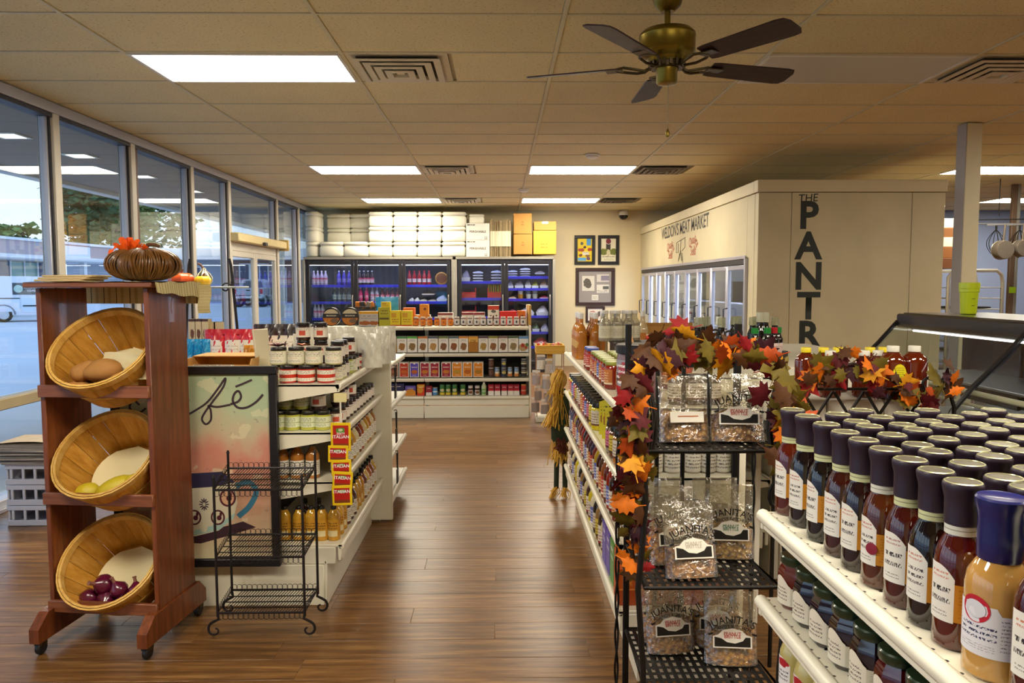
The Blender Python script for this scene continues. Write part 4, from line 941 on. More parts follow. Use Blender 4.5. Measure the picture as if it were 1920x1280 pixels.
# ---- left run, top shelf
Z = LZ[0]; Gt = 'jars on the top shelf of the left run'
for i, px in enumerate((541, 574.5, 612)):
    p = at(px, 713, Y=3.37); place('jam_jar', 'red-banded jar at the near end of the left top shelf, %s of three' % ORD[i], 'jar', jA, T(p.x, 3.37, Z, rz=-.3+.1*i), Gt)
for i, px in enumerate((523, 556, 589, 626)):
    p = at(px, 678, Y=3.40); place('jam_jar', 'cream-labelled jar in the upper layer at the near end, top shelf, %s of four' % ORD[i], 'jar', jB, T(p.x, 3.40, Z+.0785, rz=-.3+.08*i), Gt)
    p2 = at(px, 700, Y=3.455); i == 3 or place('jam_jar', 'cream-labelled jar standing behind the red-banded ones, lower layer, %s of three' % ORD[i], 'jar', jB, T(p2.x, 3.462, Z, rz=.2*i), Gt)
for i in range(11):
    y = 3.46+.088*i; kinds = [jB, jB, jD, jC, jB, jD, jA, jD, jD, jA, jD]
    place('jam_jar', 'jar on the aisle edge of the left top shelf, %s after the red-banded jars' % ORD[i], 'jar', kinds[i], T(-.765, y, Z, rz=.25-.05*i), Gt)
    if i in (1, 2, 4): place('jam_jar', 'jar stacked in a second layer along the left top shelf edge, above the %s' % ORD[i], 'jar', (jB, jD, jD, jD, jD)[i], T(-.77, y+.01, Z+.0865, rz=.1), Gt)
for i in range(2): place('jam_jar', 'dark-lidded jar topping the highest stack on the left top shelf, %s one' % ('left', 'right')[i], 'jar', jD, T((-.945, -.862)[i], 3.62, Z+.172, rz=0), Gt)
for i in range(2): place('jam_jar', 'dark-lidded jar in the middle of the highest stack, left top shelf, %s one' % ('left', 'right')[i], 'jar', jD, T((-.945, -.862)[i], 3.62, Z+.0865, rz=0), Gt); 
for i in range(2): place('jam_jar', 'bottom jar of the highest stack on the left top shelf, %s one' % ('left', 'right')[i], 'jar', jD, T((-.945, -.862)[i], 3.62, Z, rz=0), Gt)
# ---- second shelf
Z = LZ[1]; Gt = 'jars on the second shelf of the left run'
for i, px in enumerate((523, 549.5, 579, 606)):
    p = at(px, 808, Y=3.37); place('pickle_jar', 'yellow-green pickle jar at the near end of the second left shelf, %s of four' % ORD[i], 'jar', jC, T(p.x, 3.37, Z, rz=-.3), Gt)
for i, px in enumerate((535, 565.5, 597)):
    p = at(px, 760, Y=3.42); place('pickle_jar', 'pale jar, upper layer, near end of second left shelf, %s of three' % ORD[i], 'jar', jC if i < 2 else jD, T(p.x, 3.42, Z+.0855, rz=-.2), Gt)
    place('pickle_jar', 'dark jar half hidden under the upper layer, second left shelf', 'jar', jD, T(p.x, 3.452, Z, rz=-.2), Gt) if i == 1 else None
for i in range(11):
    place('relish_jar', 'dark relish jar along the aisle edge of the second left shelf, %s from the packets' % ORD[i], 'jar', jD, T(-.765, 3.45+.088*i, Z, rz=.3-.04*i), Gt)
    if i in (1, 2, 4): place('relish_jar', 'relish jar of an upper layer on the second left shelf, above the %s' % ORD[i], 'jar', jD, T(-.767, 3.45+.088*i, Z+.0855, rz=.2), Gt)
# ---- third shelf: dressing bottles
Z = LZ[2]; Gt = 'dressing bottles on the third shelf of the left run'
for i, px in enumerate((530, 558.5, 587)):
    p = at(px, 905, Y=3.38); place('dressing_bottle', 'amber dressing bottle at the near end of the third left shelf, %s of three' % ORD[i], 'bottle', bD, T(p.x, 3.38, Z, rz=-.2), Gt)
dc = ['7a3a20', 'c2a04a', 'd2c48a', '8a5a28', 'b8862c', 'cdbf8e', '6a3020', '8a4020', 'c8b88a', 'b88a3a', 'a86a28', 'd8c89a', '9a6a30']
for i in range(13):
    place('dressing_bottle', 'salad dressing bottle on the aisle edge of the third left shelf, %s from the packets' % ORD[i], 'bottle', bD, T(-.76, 3.46+.075*i, Z, rz=.3-.04*i), Gt, {'bottle_body': fillm(dc[i])})
# ---- base: mustard bottles
Z = LB; Gt = 'bottles on the base deck of the left run'
for i, px in enumerate((535, 562, 585, 605, 627)):
    p = at(px, 1028, Y=3.37); place('mustard_bottle', 'mustard-yellow bottle with black cap at the near end of the base deck, %s of five' % ORD[i], 'bottle', bM, T(p.x, 3.37, Z, rz=-.2), Gt)
dc = ['c8962c', 'b8862c', '5a2a1c', '3a1c18', '4a2418', 'c09030', 'c8962c', 'b88028', '6a3a20', 'd2b060', 'a85a28', '8a4a24', 'c8a050']
for i in range(13):
    place('sauce_bottle', 'black-capped sauce bottle along the left base deck edge, %s from near end' % ORD[i], 'bottle', bM if i in (0, 1, 5, 6, 7) else bD, T(-.76, 3.45+.075*i, Z, rz=.3-.04*i), Gt, {'bottle_body': fillm(dc[i]), 'cap': lidm_('141414')})
for i, px in enumerate((572, 598)):
    place('sauce_bottle', 'dark bottle standing behind the mustard bottles, %s one' % ('left', 'right')[i], 'bottle', bD, T(at(px, 990, Y=3.46).x, 3.46, Z), Gt, {'bottle_body': fillm('2a1812'), 'cap': lidm_('141414')})
# ---- packet strip hanging at the shelf corner
yel = mat('packet_yellow', 'e6c414', .35, coat=.2); 
t = thing('seasoning_packet_strip', 'clip strip of five yellow and red ITALIAN seasoning packets at the shelf corner', 'packet strip', T(-.70, 3.275, 0))
ob('clip', MB().bbox(-.028, .028, -.004, .0, .925, .965, .004), mat('clip_ivory', 'ddd29a', .5), t); ob('hanger', MB().tube([(0, -.002, .925), (0, -.003, .88), (.003, -.003, .87), (0, -.003, .83)], .004, 6), mat('clip_clear', 'e4e0d0', .3), t)
zz = [(.835, .125, .0), (.735, .075, -.012), (.672, .07, .0), (.62, .075, .008), (.56, .09, .002)]
pk = printed('packet_print', 'b01c14', blobs=((.5, .78, .3, .12, '5a9a2c'), (.5, .80, .16, .06, 'd8d8b8')), bands=((0, .2, '7a3a14'),))
for k, (z1, h, dx) in enumerate(zz):
    o = ob('packet', MB().bbox(-.044, .044, -.004, 0, -h, 0, .0018), yel, t, T(dx, -.004-.003*k, z1, ry=(.0, .02, -.02, .06, -.03)[k]))
    ob('packet_print', MB().quad([(-.034, -.0046, -h+.012), (.034, -.0046, -h+.012), (.034, -.0046, -.012), (-.034, -.0046, -.012)]), pk, o)
    ob('lettering', text('ITALIAN', .020, bold=.012), lw, o, T(0, -.005, -h*.55 if k == 0 else -.034)); 
    if k == 0: ob('lettering', text('ZESTY', .013, bold=.01), lw, o, T(0, -.005, -h*.42))
# ---- pouches and boxes on top of the left run
def pouch(name, x, y, z, w, h, m, label, group, rz=0.0, band=None, win=None, tilt=.0):
    t = thing(name, label, 'pouch', T(x, y, z, rz=rz, rx=tilt), group); seed = rnd.random()*9
    def side(s):
        def fn(u, v):
            bul = (1-v)**.8*(1-(2*u-1)**2)*.035+.0015; xx = (u-.5)*w*(1-.06*sin(pi*v))
            wr = (.006*sin(17*u+seed+5*v)*sin(9*v+seed*2)+.003*sin(31*u-23*v+seed))*(1-abs(2*v-1)**3)
            return (xx, -s*(bul+wr) if True else 0, h*v)
        return fn
    m2 = MB().grid(side(1), 14, 14).grid(side(-1), 14, 14, flip=True)
    o = ob('pouch_body', m2, m, t)
    ob('zip_seal', MB().tube([(-w*.46, -.005, h*.84), (w*.46, -.005, h*.84)], .003, 5), m, t); ob('heat_seal', MB().tube([(-w*.49, 0, .004), (-w*.49, 0, h*.99), (w*.49, 0, h*.99), (w*.49, 0, .004)], .0022, 4), mat('seal_pale', 'e8e6dc', .3), t)
    if band: ob('zip_band', MB().grid(lambda u, v: ((u-.5)*w*.99, -.0045, h*(.80+.195*v)), 6, 1), band, t)
    if win: ob('window_label', MB().grid(lambda u, v: ((u-.5)*w*.72, -(.040*(1-(.08+.62*v))**.8*(1-((u-.5)*.72*2)**2)+.0025), h*(.08+.62*v)), 8, 6), win, t)
    return t
poly_w = mat('pouch_white', 'd2cfc2', .28, coat=.3, var=.05, vs=20, bump=.9, bs=22); poly_r = mat('pouch_red', 'c8142c', .3, coat=.3, var=.05, bump=.4, bs=18); poly_k = mat('pouch_black', '2a1c1c', .3, coat=.3, bump=.4, bs=18); poly_b = mat('pouch_blue', '1f97d8', .3, coat=.3, bump=.3, bs=18); poly_y = mat('pouch_yellow', 'e8a81c', .3, coat=.3, bump=.3, bs=18)
win_w = printed('pouch_window', 'e6e2d6', lines=((.1, .9, .2, .8, 4, 'b8b2a4'),), rough=.3)
Gp = 'white resealable pouches on the left run'
pz = 1.001
for i, (px, y, w, h) in enumerate(((570, 4.05, .115, .175), (609, 3.98, .12, .18), (650, 4.04, .125, .175), (694, 3.98, .125, .18))):
    p = at(px, 640, Y=y); pouch('white_pouch', p.x, y, pz, w, h, poly_w, 'crinkled white pouch in the front rank on the left run, %s from the left' % ORD[i], Gp)
for i, (px, y, w, h) in enumerate(((600, 4.24, .125, .20), (640, 4.18, .125, .205), (680, 4.24, .125, .20), (712, 4.16, .11, .195), (724, 4.34, .11, .20))):
    p = at(px, 640, Y=y); pouch('white_pouch', p.x, y, pz, w, h, poly_w, 'white pouch in the back rank on the left run, %s from the left' % ORD[i], Gp, rz=(.0, .05, 0, .2, .35)[i])
for i, px in enumerate((497, 518, 545, 576)):
    p = at(px, 640, Y=4.3); pouch('black_top_pouch', p.x, 4.3, pz, .13, .215, poly_k, 'black pouch with a pale window on the left run, %s from the left' % ORD[i], 'black pouches on the left run', win=win_w)
for i, px in enumerate((404, 437, 463)):
    p = at(px, 640, Y=4.15); pouch('red_pouch', p.x, 4.15, pz, .115, .195, poly_r, 'red pouch with a white window behind the cardboard tray, %s from the left' % ORD[i], 'red pouches on the left run', win=win_w)
for i, px in enumerate((357, 371, 386)):
    p = at(px, 640, Y=3.95); pouch('blue_packet', p.x, 3.95, pz+.055, .05, .10, poly_b, 'bright blue snack packet next to the wooden rack, %s from the left' % ORD[i], 'blue snack packets')
p = at(372, 655, Y=3.9); o = ob('red_carton', MB().bbox(-.07, .07, 0, .12, 0, .055, .004), poly_r, None, T(p.x, 3.9, pz)); tag(o, 'low red carton under the blue snack packets', 'carton')
for i, px in enumerate((466, 476)):
    p = at(px, 660, Y=3.7); pouch('yellow_bag', p.x, 3.72, pz, .06, .14, poly_y, 'small yellow-orange bag right of the cardboard tray, %s of two' % ('left', 'right')[i], 'yellow bags on the left run')
# cardboard display tray with clear packets
p = at(413, 676, Y=3.45); t = thing('cardboard_tray', 'open cardboard display tray above the café painting', 'carton', T(p.x, 3.40, pz))
kr = mat('tray_kraft', 'cf9c56', .75, var=.06); w = .31
ob('tray_body', MB().bbox(-w/2, w/2, 0, .006, 0, .075, .002).bbox(-w/2, w/2, .294, .3, 0, .10, .002).prism([(0, 0), (.3, 0), (.3, .10), (.02, .10), (0, .075)], 0, .006, M=T(w/2-.006, 0, 0, rz=pi/2) @ Matrix.Translation((0, -.006, 0))).prism([(0, 0), (.3, 0), (.3, .10), (.02, .10), (0, .075)], 0, .006, M=T(-w/2+.006, 0, 0, rz=pi/2)).box(-w/2, w/2, 0, .3, 0, .004), kr, t)
ob('tray_lid', MB().bbox(-w/2, w/2, .12, .3, .10, .106, .002), kr, t)
clr = clear('bag_film', 'ffffff', 2.2, .12, film=.22, filmcol='f4f0e4', bump=.5, bs=25)
for i, px in enumerate((378, 400, 424)):
    p = at(px, 665, Y=3.38); pouch('clear_packet', p.x, 3.368-.004*i, pz, .075, .08, clr, 'clear cellophane packet in front of the cardboard tray, %s of three' % ORD[i], 'clear packets', tilt=-.1)
# slanted price board and garland bits
o = ob('price_board', MB().bbox(-.05, .05, -.006, .006, 0, .23, .003), printed('board_pale', 'dcd2b8', lines=((.1, .9, .1, .9, 7, 'a89878'),)), None, T(at(497, 668, Y=3.55).x, 3.55, pz, rz=1.15, rx=-.12)); tag(o, 'slanted pale notice board between the tray and the jars', 'sign')

def sprig(x, y, z, col, label, s):
    t = thing('leaf_sprig', label, 'leaf sprig', T(x, y, z)); g = random.Random(int(s*1000))
    for k in range(5):
        a = 2*pi*k/5; ob('leaf', MB().add([(0, 0, 0), (s*.35, s*.2, s*.25), (s, 0, s*.15), (s*.35, -s*.2, s*.25)], [(0, 1, 2, 3)]).add([(0, 0, -.001), (s*.35, s*.2, s*.249), (s, 0, s*.149), (s*.35, -s*.2, s*.249)], [(3, 2, 1, 0)]), mat('sprig_'+col, col, .5, var=.3), t, Matrix.Rotation(a, 4, 'Z') @ Matrix.Rotation(-.3*g.random(), 4, 'Y'))
    ob('berry', MB().lathe([(0, 0), (s*.14, s*.1), (s*.16, s*.22), (s*.1, s*.34), (0, s*.38)], 12), mat('berry_'+col, col, .3), t)
sprig(at(522, 648, Y=3.40).x, 3.40, LZ[0]+.158, '7a2418', 'maroon leaf sprig lying on the cream-labelled jars', .05); sprig(at(568, 648, Y=3.44).x, 3.42, LZ[0]+.158, 'd86a1c', 'small orange leaf sprig on the cream-labelled jars', .035)
ut = mat('utensil_black', '141416', .35)
for i, (z, y) in enumerate(((.80, 4.62), (.52, 4.64), (.26, 4.66))):
    t = thing('hanging_utensil', 'black kitchen utensil hanging on the far left bay, %s from the top' % ORD[i], 'utensil', T(-.648, y, z), 'black utensils on the far left bay')
    ob('handle', MB().tube([(0, 0, .13), (0, 0, .03)], [.007, .005], 8), ut, t); ob('blade', MB().bbox(-.004, .004, -.03, .03, -.06, .03, .003), ut, t); ob('hook', MB().tube([(-.014, 0, .14), (.0, 0, .145), (.004, 0, .13)], .003, 5), ut, t)
# ------------------------------------------------------------------ goods on the back shelving (crop pixels: 5.12 per photo pixel from 700,550)
def cpx(c): return 700+c/5.12
def uvbox(w, d, h, b=0):
    m = MB(); m.quad([(0, 0, 0), (w, 0, 0), (w, 0, h), (0, 0, h)], 0)
    m.add([(w, 0, 0), (w, d, 0), (w, d, h), (w, 0, h), (0, 0, 0), (0, d, 0), (0, d, h), (0, 0, h)], [(0, 1, 2, 3), (5, 4, 7, 6), (1, 5, 6, 2), (3, 2, 6, 7), (0, 4, 5, 1)][0:0] or [(0, 1, 2, 3), (4, 7, 6, 5), (1, 5, 6, 2), (3, 2, 6, 7), (0, 4, 5, 1)], 1)
    return m
def pbox(name, c0, c1, z, h, y, d, front, sidec, label, group, cat='box'):
    a = at(cpx(c0), 640, Y=y).x; b = at(cpx(c1), 640, Y=y).x
    o = ob(name, uvbox(b-a, d, h), [front, mat('side_'+sidec, sidec, .5)], None, T(a, y, z)); return tag(o, label, cat, group)
CR = [(150, 222, 'd8b068', 'c99038', 'tan'), (226, 320, '3f8f4a', 'b07a3a', 'green-topped'), (323, 421, '4fae3c', '9a7a44', 'bright green-topped'), (427, 521, 'c8742c', '9a6a34', 'copper-topped'), (525, 621, '4a5a6a', 'c89a50', 'slate-topped'), (626, 720, '6a7a3a', '8a5a34', 'olive-topped'), (725, 818, '4a6472', '9a5a2c', 'blue-grey-topped'), (820, 911, 'd88a24', '9a6a3c', 'orange-topped'), (913, 1006, 'dc9a2c', 'c8801c', 'golden photo-fronted'), (1009, 1102, '4a3448', 'c09a48', 'plum-topped'), (1104, 1196, '8a8a2c', '9a6a3a', 'moss-topped'), (1200, 1292, '7a5a5a', '8a5a3c', 'mauve-topped'), (1295, 1392, '3f5a3c', 'a08a5c', 'dark green-topped'), (1396, 1490, '6f9ad0', 'c84a2c', 'pale blue-topped')]
Z = BZ[1]; Y = BGY+.085
for i, (c0, c1, top, pic, nm) in enumerate(CR):
    if i == 8: pm = printed('cracker_%d' % i, 'e8b85a', bands=((.88, 1, top),), blobs=((.5, .3, .7, .42, 'c08028'),), lines=((.2, .8, .7, .84, 1, '6a4a1c'),))
    elif i == 0: pm = printed('cracker_%d' % i, 'ded0b4', bands=((0, .5, 'd8a23c'),), blobs=((.5, .3, .4, .2, 'c8862c'),))
    elif i == 13: pm = printed('cracker_%d' % i, 'e9ecea', bands=((.84, 1, top),), blobs=((.45, .30, .5, .24, 'c8a878'), (.4, .42, .2, .12, 'b8341c'), (.75, .3, .14, .1, 'c84a2c'), (.85, .45, .14, .12, '5a8a3a')))
    else: pm = printed('cracker_%d' % i, 'ebe7dc', bands=((.88, 1, top),), blobs=((.5, .36, .34, .24, pic),), lines=((.2, .8, .68, .82, 2, '6a6458'),))
    pbox('cracker_box', c0+1, c1-1, Z, .172, Y, .10, pm, 'dcd6c8', '%s cracker box on the second back shelf, %s from the left' % (nm, ORD[i]), 'cracker boxes on the back shelving')
B3 = [(148, 236, '6a3a24', 'a86a4a', 'brown'), (246, 336, 'b83418', 'd86a24', 'red-orange'), (346, 434, '5a4ab8', 'c86a24', 'violet'), (446, 536, '9a1838', 'd8862c', 'crimson, first of three'), (541, 631, '9a1838', 'd8862c', 'crimson, second of three'), (651, 742, '9a1838', 'd8862c', 'crimson, third of three'), (752, 850, 'd8841c', 'c8a02c', 'orange, first of three'), (856, 948, 'd8841c', 'c86a1c', 'orange, second of three'), (958, 1054, 'd8841c', 'b8862c', 'orange, third of three')]
Z = BZ[2]
for i, (c0, c1, col, pic, nm) in enumerate(B3):
    pm = printed('cookie_%d' % i, 'ece6da', frames=((.07, .93, .04, .95, col), (.40, .60, .88, .97, 'ece6da')), blobs=((.5, .36, .36, .13, pic),), lines=((.2, .8, .60, .76, 1, 'f4ecd8'), (.3, .7, .10, .18, 1, 'f0e4c8')))
    pbox('cookie_box', c0, c1, Z, .162, Y, .14, pm, 'dcd6ca', 'white-edged cookie box on the third back shelf, %s' % nm, 'cookie boxes on the back shelving')
def can(c, z, r, h, pm, label, group, y=None, name='canister', capc='b8b4ac'):
    p = at(cpx(c), 640, Y=(y or BGY+.12)); t = thing(name, label, 'canister', T(p.x, p.y, z), group)
    ob('tin', MB().lathe([(r*.97, 0), (r, .003), (r, h-.004), (r*.97, h-.002)], 16), mat('tin_metal', '8a8680', .3, .7), t); ob('wrap', MB().cylpatch(r+.0005, -pi*.95, pi*.95, .006, h-.008, 16), pm, t); ob('lid', MB().lathe([(r*1.0, h-.006), (r*1.02, h-.004), (r*1.0, h), (0, h)], 16), mat('lid_'+capc, capc, .35, .2), t)
canA = printed('can_brown', '4a2a20', lines=((.3, .7, .2, .8, 4, 'b08a70'),)); canB = printed('can_navy', '26304a', blobs=((.5, .5, .15, .2, 'd8c86a'),), lines=((.3, .7, .7, .9, 1, 'dcd8cc'),)); canC = printed('can_bluewhite', '5a86b8', bands=((0, .3, 'd8863c'), (.3, .55, 'e6dcc0')), lines=((.3, .7, .6, .9, 2, 'f0ece0'),)); canD = printed('can_dark', '2a2622', bands=((.4, .6, 'cfc4a0'),), lines=((.3, .7, .65, .9, 1, 'd8cfb0'),))
Gc = 'round canisters on the third back shelf'
for i, (c, k, r, n) in enumerate(((1130, canA, .030, 2), (1187, canC, .026, 1), (1252, canB, .029, 2), (1311, canC, .025, 1), (1375, canC, .025, 1), (1445, canD, .031, 2))):
    for q in range(n): can(c, Z+q*.0985, r, .098 if n == 2 else .105, k, '%s round canister on the third back shelf%s' % (('brown', 'blue-and-tan left', 'navy', 'blue-and-tan middle', 'blue-and-tan right', 'dark banded')[i], (', lower of two', ', upper of two')[q] if n == 2 else ''), Gc)
# base row
Z = BB; Y = BGY+.06; Gb = 'packages on the base deck of the back shelving'
def pk(i, c0, c1, h, base, bands, blobs, label, name='package', d=.09):
    pbox(name, c0, c1, Z, h, Y, d, printed('pack_%d' % i, base, bands=bands, blobs=blobs, lines=((.2, .8, .7, .85, 1, 'f0e8d8'),)), base, label, Gb, 'package')
pk(0, 120, 290, .13, '1c1c4a', (), (), 'wide navy package at the left of the back base deck', d=.2)
pk(1, 300, 400, .105, '5a4a9a', ((0, .5, 'd8862c'),), ((.5, .4, .4, .3, 'e0962c'),), 'violet and orange soup pouch on the back base deck')
pk(2, 415, 486, .12, 'c8341c', ((.75, 1, 'c89a2c'),), ((.4, .5, .4, .3, 'e0a030'),), 'red and gold pouch on the back base deck')
pk(3, 500, 556, .10, '8a1830', ((0, .35, 'd8d0c8'),), (), 'crimson carton left of the blue tin')
for i, c in enumerate((588,)): can(c, Z, .028, .085, printed('tin_blue', '4a86c0', bands=((.4, .6, 'dce6ec'),)), 'light blue tin on the back base deck', Gb, Y+.03)
gy = printed('can_green', '2f6a2c', bands=((0, .25, 'd8b82c'),), blobs=((.5, .5, .16, .16, 'd8d0a0'),)); 
for i, c in enumerate((658, 715, 778, 857)): can(c, Z, .028, .118, gy, 'green and yellow canister on the back base deck, %s of four' % ORD[i], Gb, Y+.03, capc='2f5a2c')
wb = printed('can_whitebrown', 'd8d0c4', bands=((.55, .8, '4a2a20'),), blobs=((.5, .3, .14, .18, '7a4a34'),))
for i, c in enumerate((930, 996)): can(c, Z, .026, .105, wb, 'white and brown canister on the back base deck, %s one' % ('left', 'right')[i], Gb, Y+.03)
place('shaker_bottle', 'tall green-labelled shaker with white cap on the back base deck', 'bottle', bottle_spec(.028, .14, 'b8c49a', 'e8e8e0', printed('shaker_lab', '6a9a4a', lines=((.3, .7, .3, .8, 2, 'ffffff'),)), shoulder=.7), T(at(cpx(1060), 640, Y=Y+.03).x, Y+.03, Z), Gb)
for i, c in enumerate((1101, 1163, 1228, 1290, 1347)): pk(10+i, c, c+54, .115, '9a1830', ((0, .42, 'e6e0d6'), (.42, .5, 'c8243c')), (), 'dark red and white carton on the back base deck, %s of five' % ORD[i], 'carton')
can(1441, Z, .03, .115, printed('jar_yelred', 'b8341c', lines=((.3, .7, .3, .6, 1, 'f0e0c0'),)), 'red jar with yellow lid at the right end of the back base deck', Gb, Y+.03, capc='d8a81c')
# top shelf
Z = BZ[0]; Y = BGY+.10; Gt = 'jars on the top back shelf'
jO = jar_spec(.028, .098, body='8a2c10', lid='d8d0c0', labm=printed('label_orange', 'ee8a1c', blobs=((.5, .5, .12, .2, 'd86a14'),)), la=(-1.5, 1.5), lz=(.06, .70)); jW = jar_spec(.030, .098, body='5a2418', lid='e4ddd0', labm=printed('label_white_emblem', 'e9e4da', blobs=((.5, .48, .10, .24, '4a4a55'),), nz=.1), la=(-1.6, 1.6), lz=(.12, .76))
for i in range(6): place('honey_jar', 'orange-labelled jar on the top back shelf, %s from the left' % ORD[i], 'jar', jO, T(at(cpx(410+66.5*i), 600, Y=Y).x, Y, Z), Gt)
for i in range(11): place('butter_jar', 'white-lidded brown jar with emblem label, top back shelf, %s from the left' % ORD[i], 'jar', jW, T(at(cpx(802+63.5*i), 600, Y=Y).x, Y, Z), Gt)
Yb = BGY+.24; Gk = 'boxes behind the jars on the top back shelf'
def tb(i, c0, c1, z, h, base, label, bands=(), blobs=(), y=None, d=.12, lines=((.2, .8, .3, .7, 1, 'c8342c'),)):
    pbox('carton', c0, c1, Z+z, h, y or Yb, d, printed('topbox_%d' % i, base, bands=bands, blobs=blobs, lines=lines), base, label, Gk, 'carton')
tb(0, 620, 764, 0, .135, 'dcd6ca', 'cream carton with maroon lid behind the orange jars', ((.82, 1, '7a2424'),)); tb(1, 850, 962, 0, .14, 'd8d2c8', 'cream carton with maroon lid behind the white-lidded jars, left one', ((.80, 1, '8a2830'),)); tb(2, 966, 1070, 0, .14, 'd8d2c8', 'cream carton with maroon lid behind the white-lidded jars, right one', ((.80, 1, '8a2830'),))
tb(3, 1100, 1208, 0, .215, 'e9e2d0', 'tall red-topped white carton standing on the top back shelf', ((.78, 1, 'd0402c'), (0, .1, 'c8402c')), ((.25, .35, .1, .16, '5a3a34'), (.5, .35, .1, .16, '5a3a34'), (.75, .35, .1, .16, '5a3a34'), (.5, .70, .22, .08, '6a6a64')), lines=())
tb(4, 1214, 1378, 0, .15, 'd8201c', 'bright red carton on the top back shelf', lines=((.1, .9, .35, .55, 1, 'f4a08a'),)); tb(5, 1385, 1462, 0, .155, 'd8701c', 'orange picture carton at the right end of the top back shelf', blobs=((.5, .4, .4, .3, '7a3a14'),), y=Yb+.02)
tb(6, 448, 530, .115, .115, 'e08a14', 'small orange box perched above the orange jars', blobs=((.6, .55, .16, .12, '7a3a0c'),), lines=(), y=BGY+.22); tb(7, 400, 545, 0, .114, 'ded2bc', 'pale carton carrying the small orange box', ((.7, 1, 'd8862c'),), y=BGY+.22); tb(8, 290, 398, .0, .19, 'd86a1c', 'orange bag-like carton behind the yellow packets', y=Yb+.05)
yp = printed('yellow_packet', 'ecd41c', frames=((.1, .6, .55, .85, 'd8a01c'),), lines=((.15, .85, .2, .5, 2, 'a8341c'),)); yp2 = printed('olive_packet', 'b8b01c', frames=((.1, .9, .35, .45, '5a4a14'),), lines=((.2, .8, .6, .9, 2, '5a4a14'),))
for i, (c0, c1, z, h, pm, nm) in enumerate(((50, 165, 0, .20, yp2, 'olive-yellow packet pile'), (165, 262, 0, .165, yp, 'bright yellow packet, left one'), (272, 372, 0, .165, yp, 'bright yellow packet, right one'), (80, 165, .201, .06, yp, 'yellow packet lying on the olive-yellow pile'))):
    pbox('soup_packet', c0, c1, Z+z, h, BGY+.09, .08, pm, 'd8c01c', nm+' on the top back shelf', 'yellow packets on the back shelving', 'packet')
o = pbox('red_tray', 165, 372, Z-.0005, .012, BGY+.07, .015, printed('red_strip', 'c84a24'), 'c84a24', 'thin red display strip under the yellow packets', None, 'display strip')
# left part: round tins, orange snack box, blue bag, black basket
for i, px in enumerate((622, 657)):
    p = at(px, 590, Y=BGY+.10); t = thing('round_snack_tub', 'round black-rimmed snack tub standing on edge, %s one' % ('left', 'right')[i], 'snack tub', T(p.x, BGY+.12, Z+.098), 'round snack tubs')
    ob('rim', MB().lathe([(.088, 0), (.096, .004), (.096, .05), (.088, .054)], 30, cap=False, M=T(0, 0, 0, rx=pi/2)), mat('tub_black', '1c1a1a', .3), t)
    ob('face', MB().add([(.088*cos(2*pi*k/30), -.05, .088*sin(2*pi*k/30)) for k in range(30)], [tuple(range(30))], uvs=[(.5+.5*cos(2*pi*k/30), .5+.5*sin(2*pi*k/30)) for k in range(30)]), printed('tub_face', 'd8c8a0', bands=((.45, .72, '2a2420'), (0, .45, 'c8741c')), blobs=((.3, .25, .3, .15, 'e08a1c'), (.7, .28, .25, .15, '8a6a4a')), lines=((.2, .8, .5, .68, 1, 'e0d4b8'),)), t)
    ob('handle_loop', MB().tube([(.095*cos(a), -.02, .095*sin(a)+.004) for a in [pi*(.15+.7*k/14) for k in range(15)]], .007, 6), mat('tub_black', '1c1a1a', .3), t)
pz0 = at(673, 600, Y=BGY+.1).x; pz1 = at(711, 600, Y=BGY+.1).x
o = ob('pretzel_carton', uvbox(pz1-pz0, .1, .16), [printed('pretzel_box', 'c8bfb4', bands=((.82, 1, 'e8a81c'),), blobs=((.3, .2, .3, .14, 'b8641c'), (.75, .2, .25, .14, 'b8641c')), lines=((.1, .9, .45, .75, 2, '8a8078'),)), mat('side_c8', 'c8bfb4', .5)], None, T(pz0, BGY+.09, Z)); tag(o, 'grey and yellow snack stick carton right of the round tubs', 'carton')
pouch('blue_bag', at(725, 560, Y=BGY+.28).x, BGY+.30, Z, .26, .31, poly_b, 'shiny blue snack bag behind the yellow packets', None)
t = thing('wire_basket', 'dark woven basket heaped with small packets behind the snack carton', 'basket', T(at(685, 570, Y=BGY+.3).x, BGY+.30, Z))
wb_ = MB()
for k in range(7): z = .02+.03*k; wb_.tube([(.12*cos(a), .07*sin(a), z) for a in [2*pi*j/20 for j in range(20)]], .006, 5, closed=True)
for k in range(16): a = 2*pi*k/16; wb_.tube([(.12*cos(a), .07*sin(a), 0), (.123*cos(a), .072*sin(a), .21)], .004, 4)
ob('weave', wb_, mat('basket_dark', '2a211a', .7), t); ob('base', MB().lathe([(.118, .004), (.0, .008)], 16, sy=.6), mat('basket_dark', '2a211a', .7), t)
for k in range(7):
    o = ob('foil_packet', MB().bbox(-.03, .03, -.006, .006, 0, .07, .004), mat('foil_%d' % (k % 3), ('c8741c', '8a7a5a', '3a3430')[k % 3], .3, .2), None, T(at(685, 570, Y=BGY+.3).x-.08+.027*k, BGY+.29+.02*(k % 2), Z+.19, ry=.5*sin(k*1.7), rz=.4*cos(k*2.3))); tag(o, 'small packet standing in the dark woven basket, %s from the left' % ORD[k], 'packet', 'packets in the woven basket')
for k in range(4):
    o = ob('foil_packet', MB().bbox(-.03, .03, -.006, .006, 0, .07, .004), mat('foil_%d' % (k % 3), 'c8741c', .3, .2), None, T(at(676, 570, Y=BGY+.3).x+.03*k, BGY+.26, Z+.0, ry=.2*sin(k))) if 0 else None
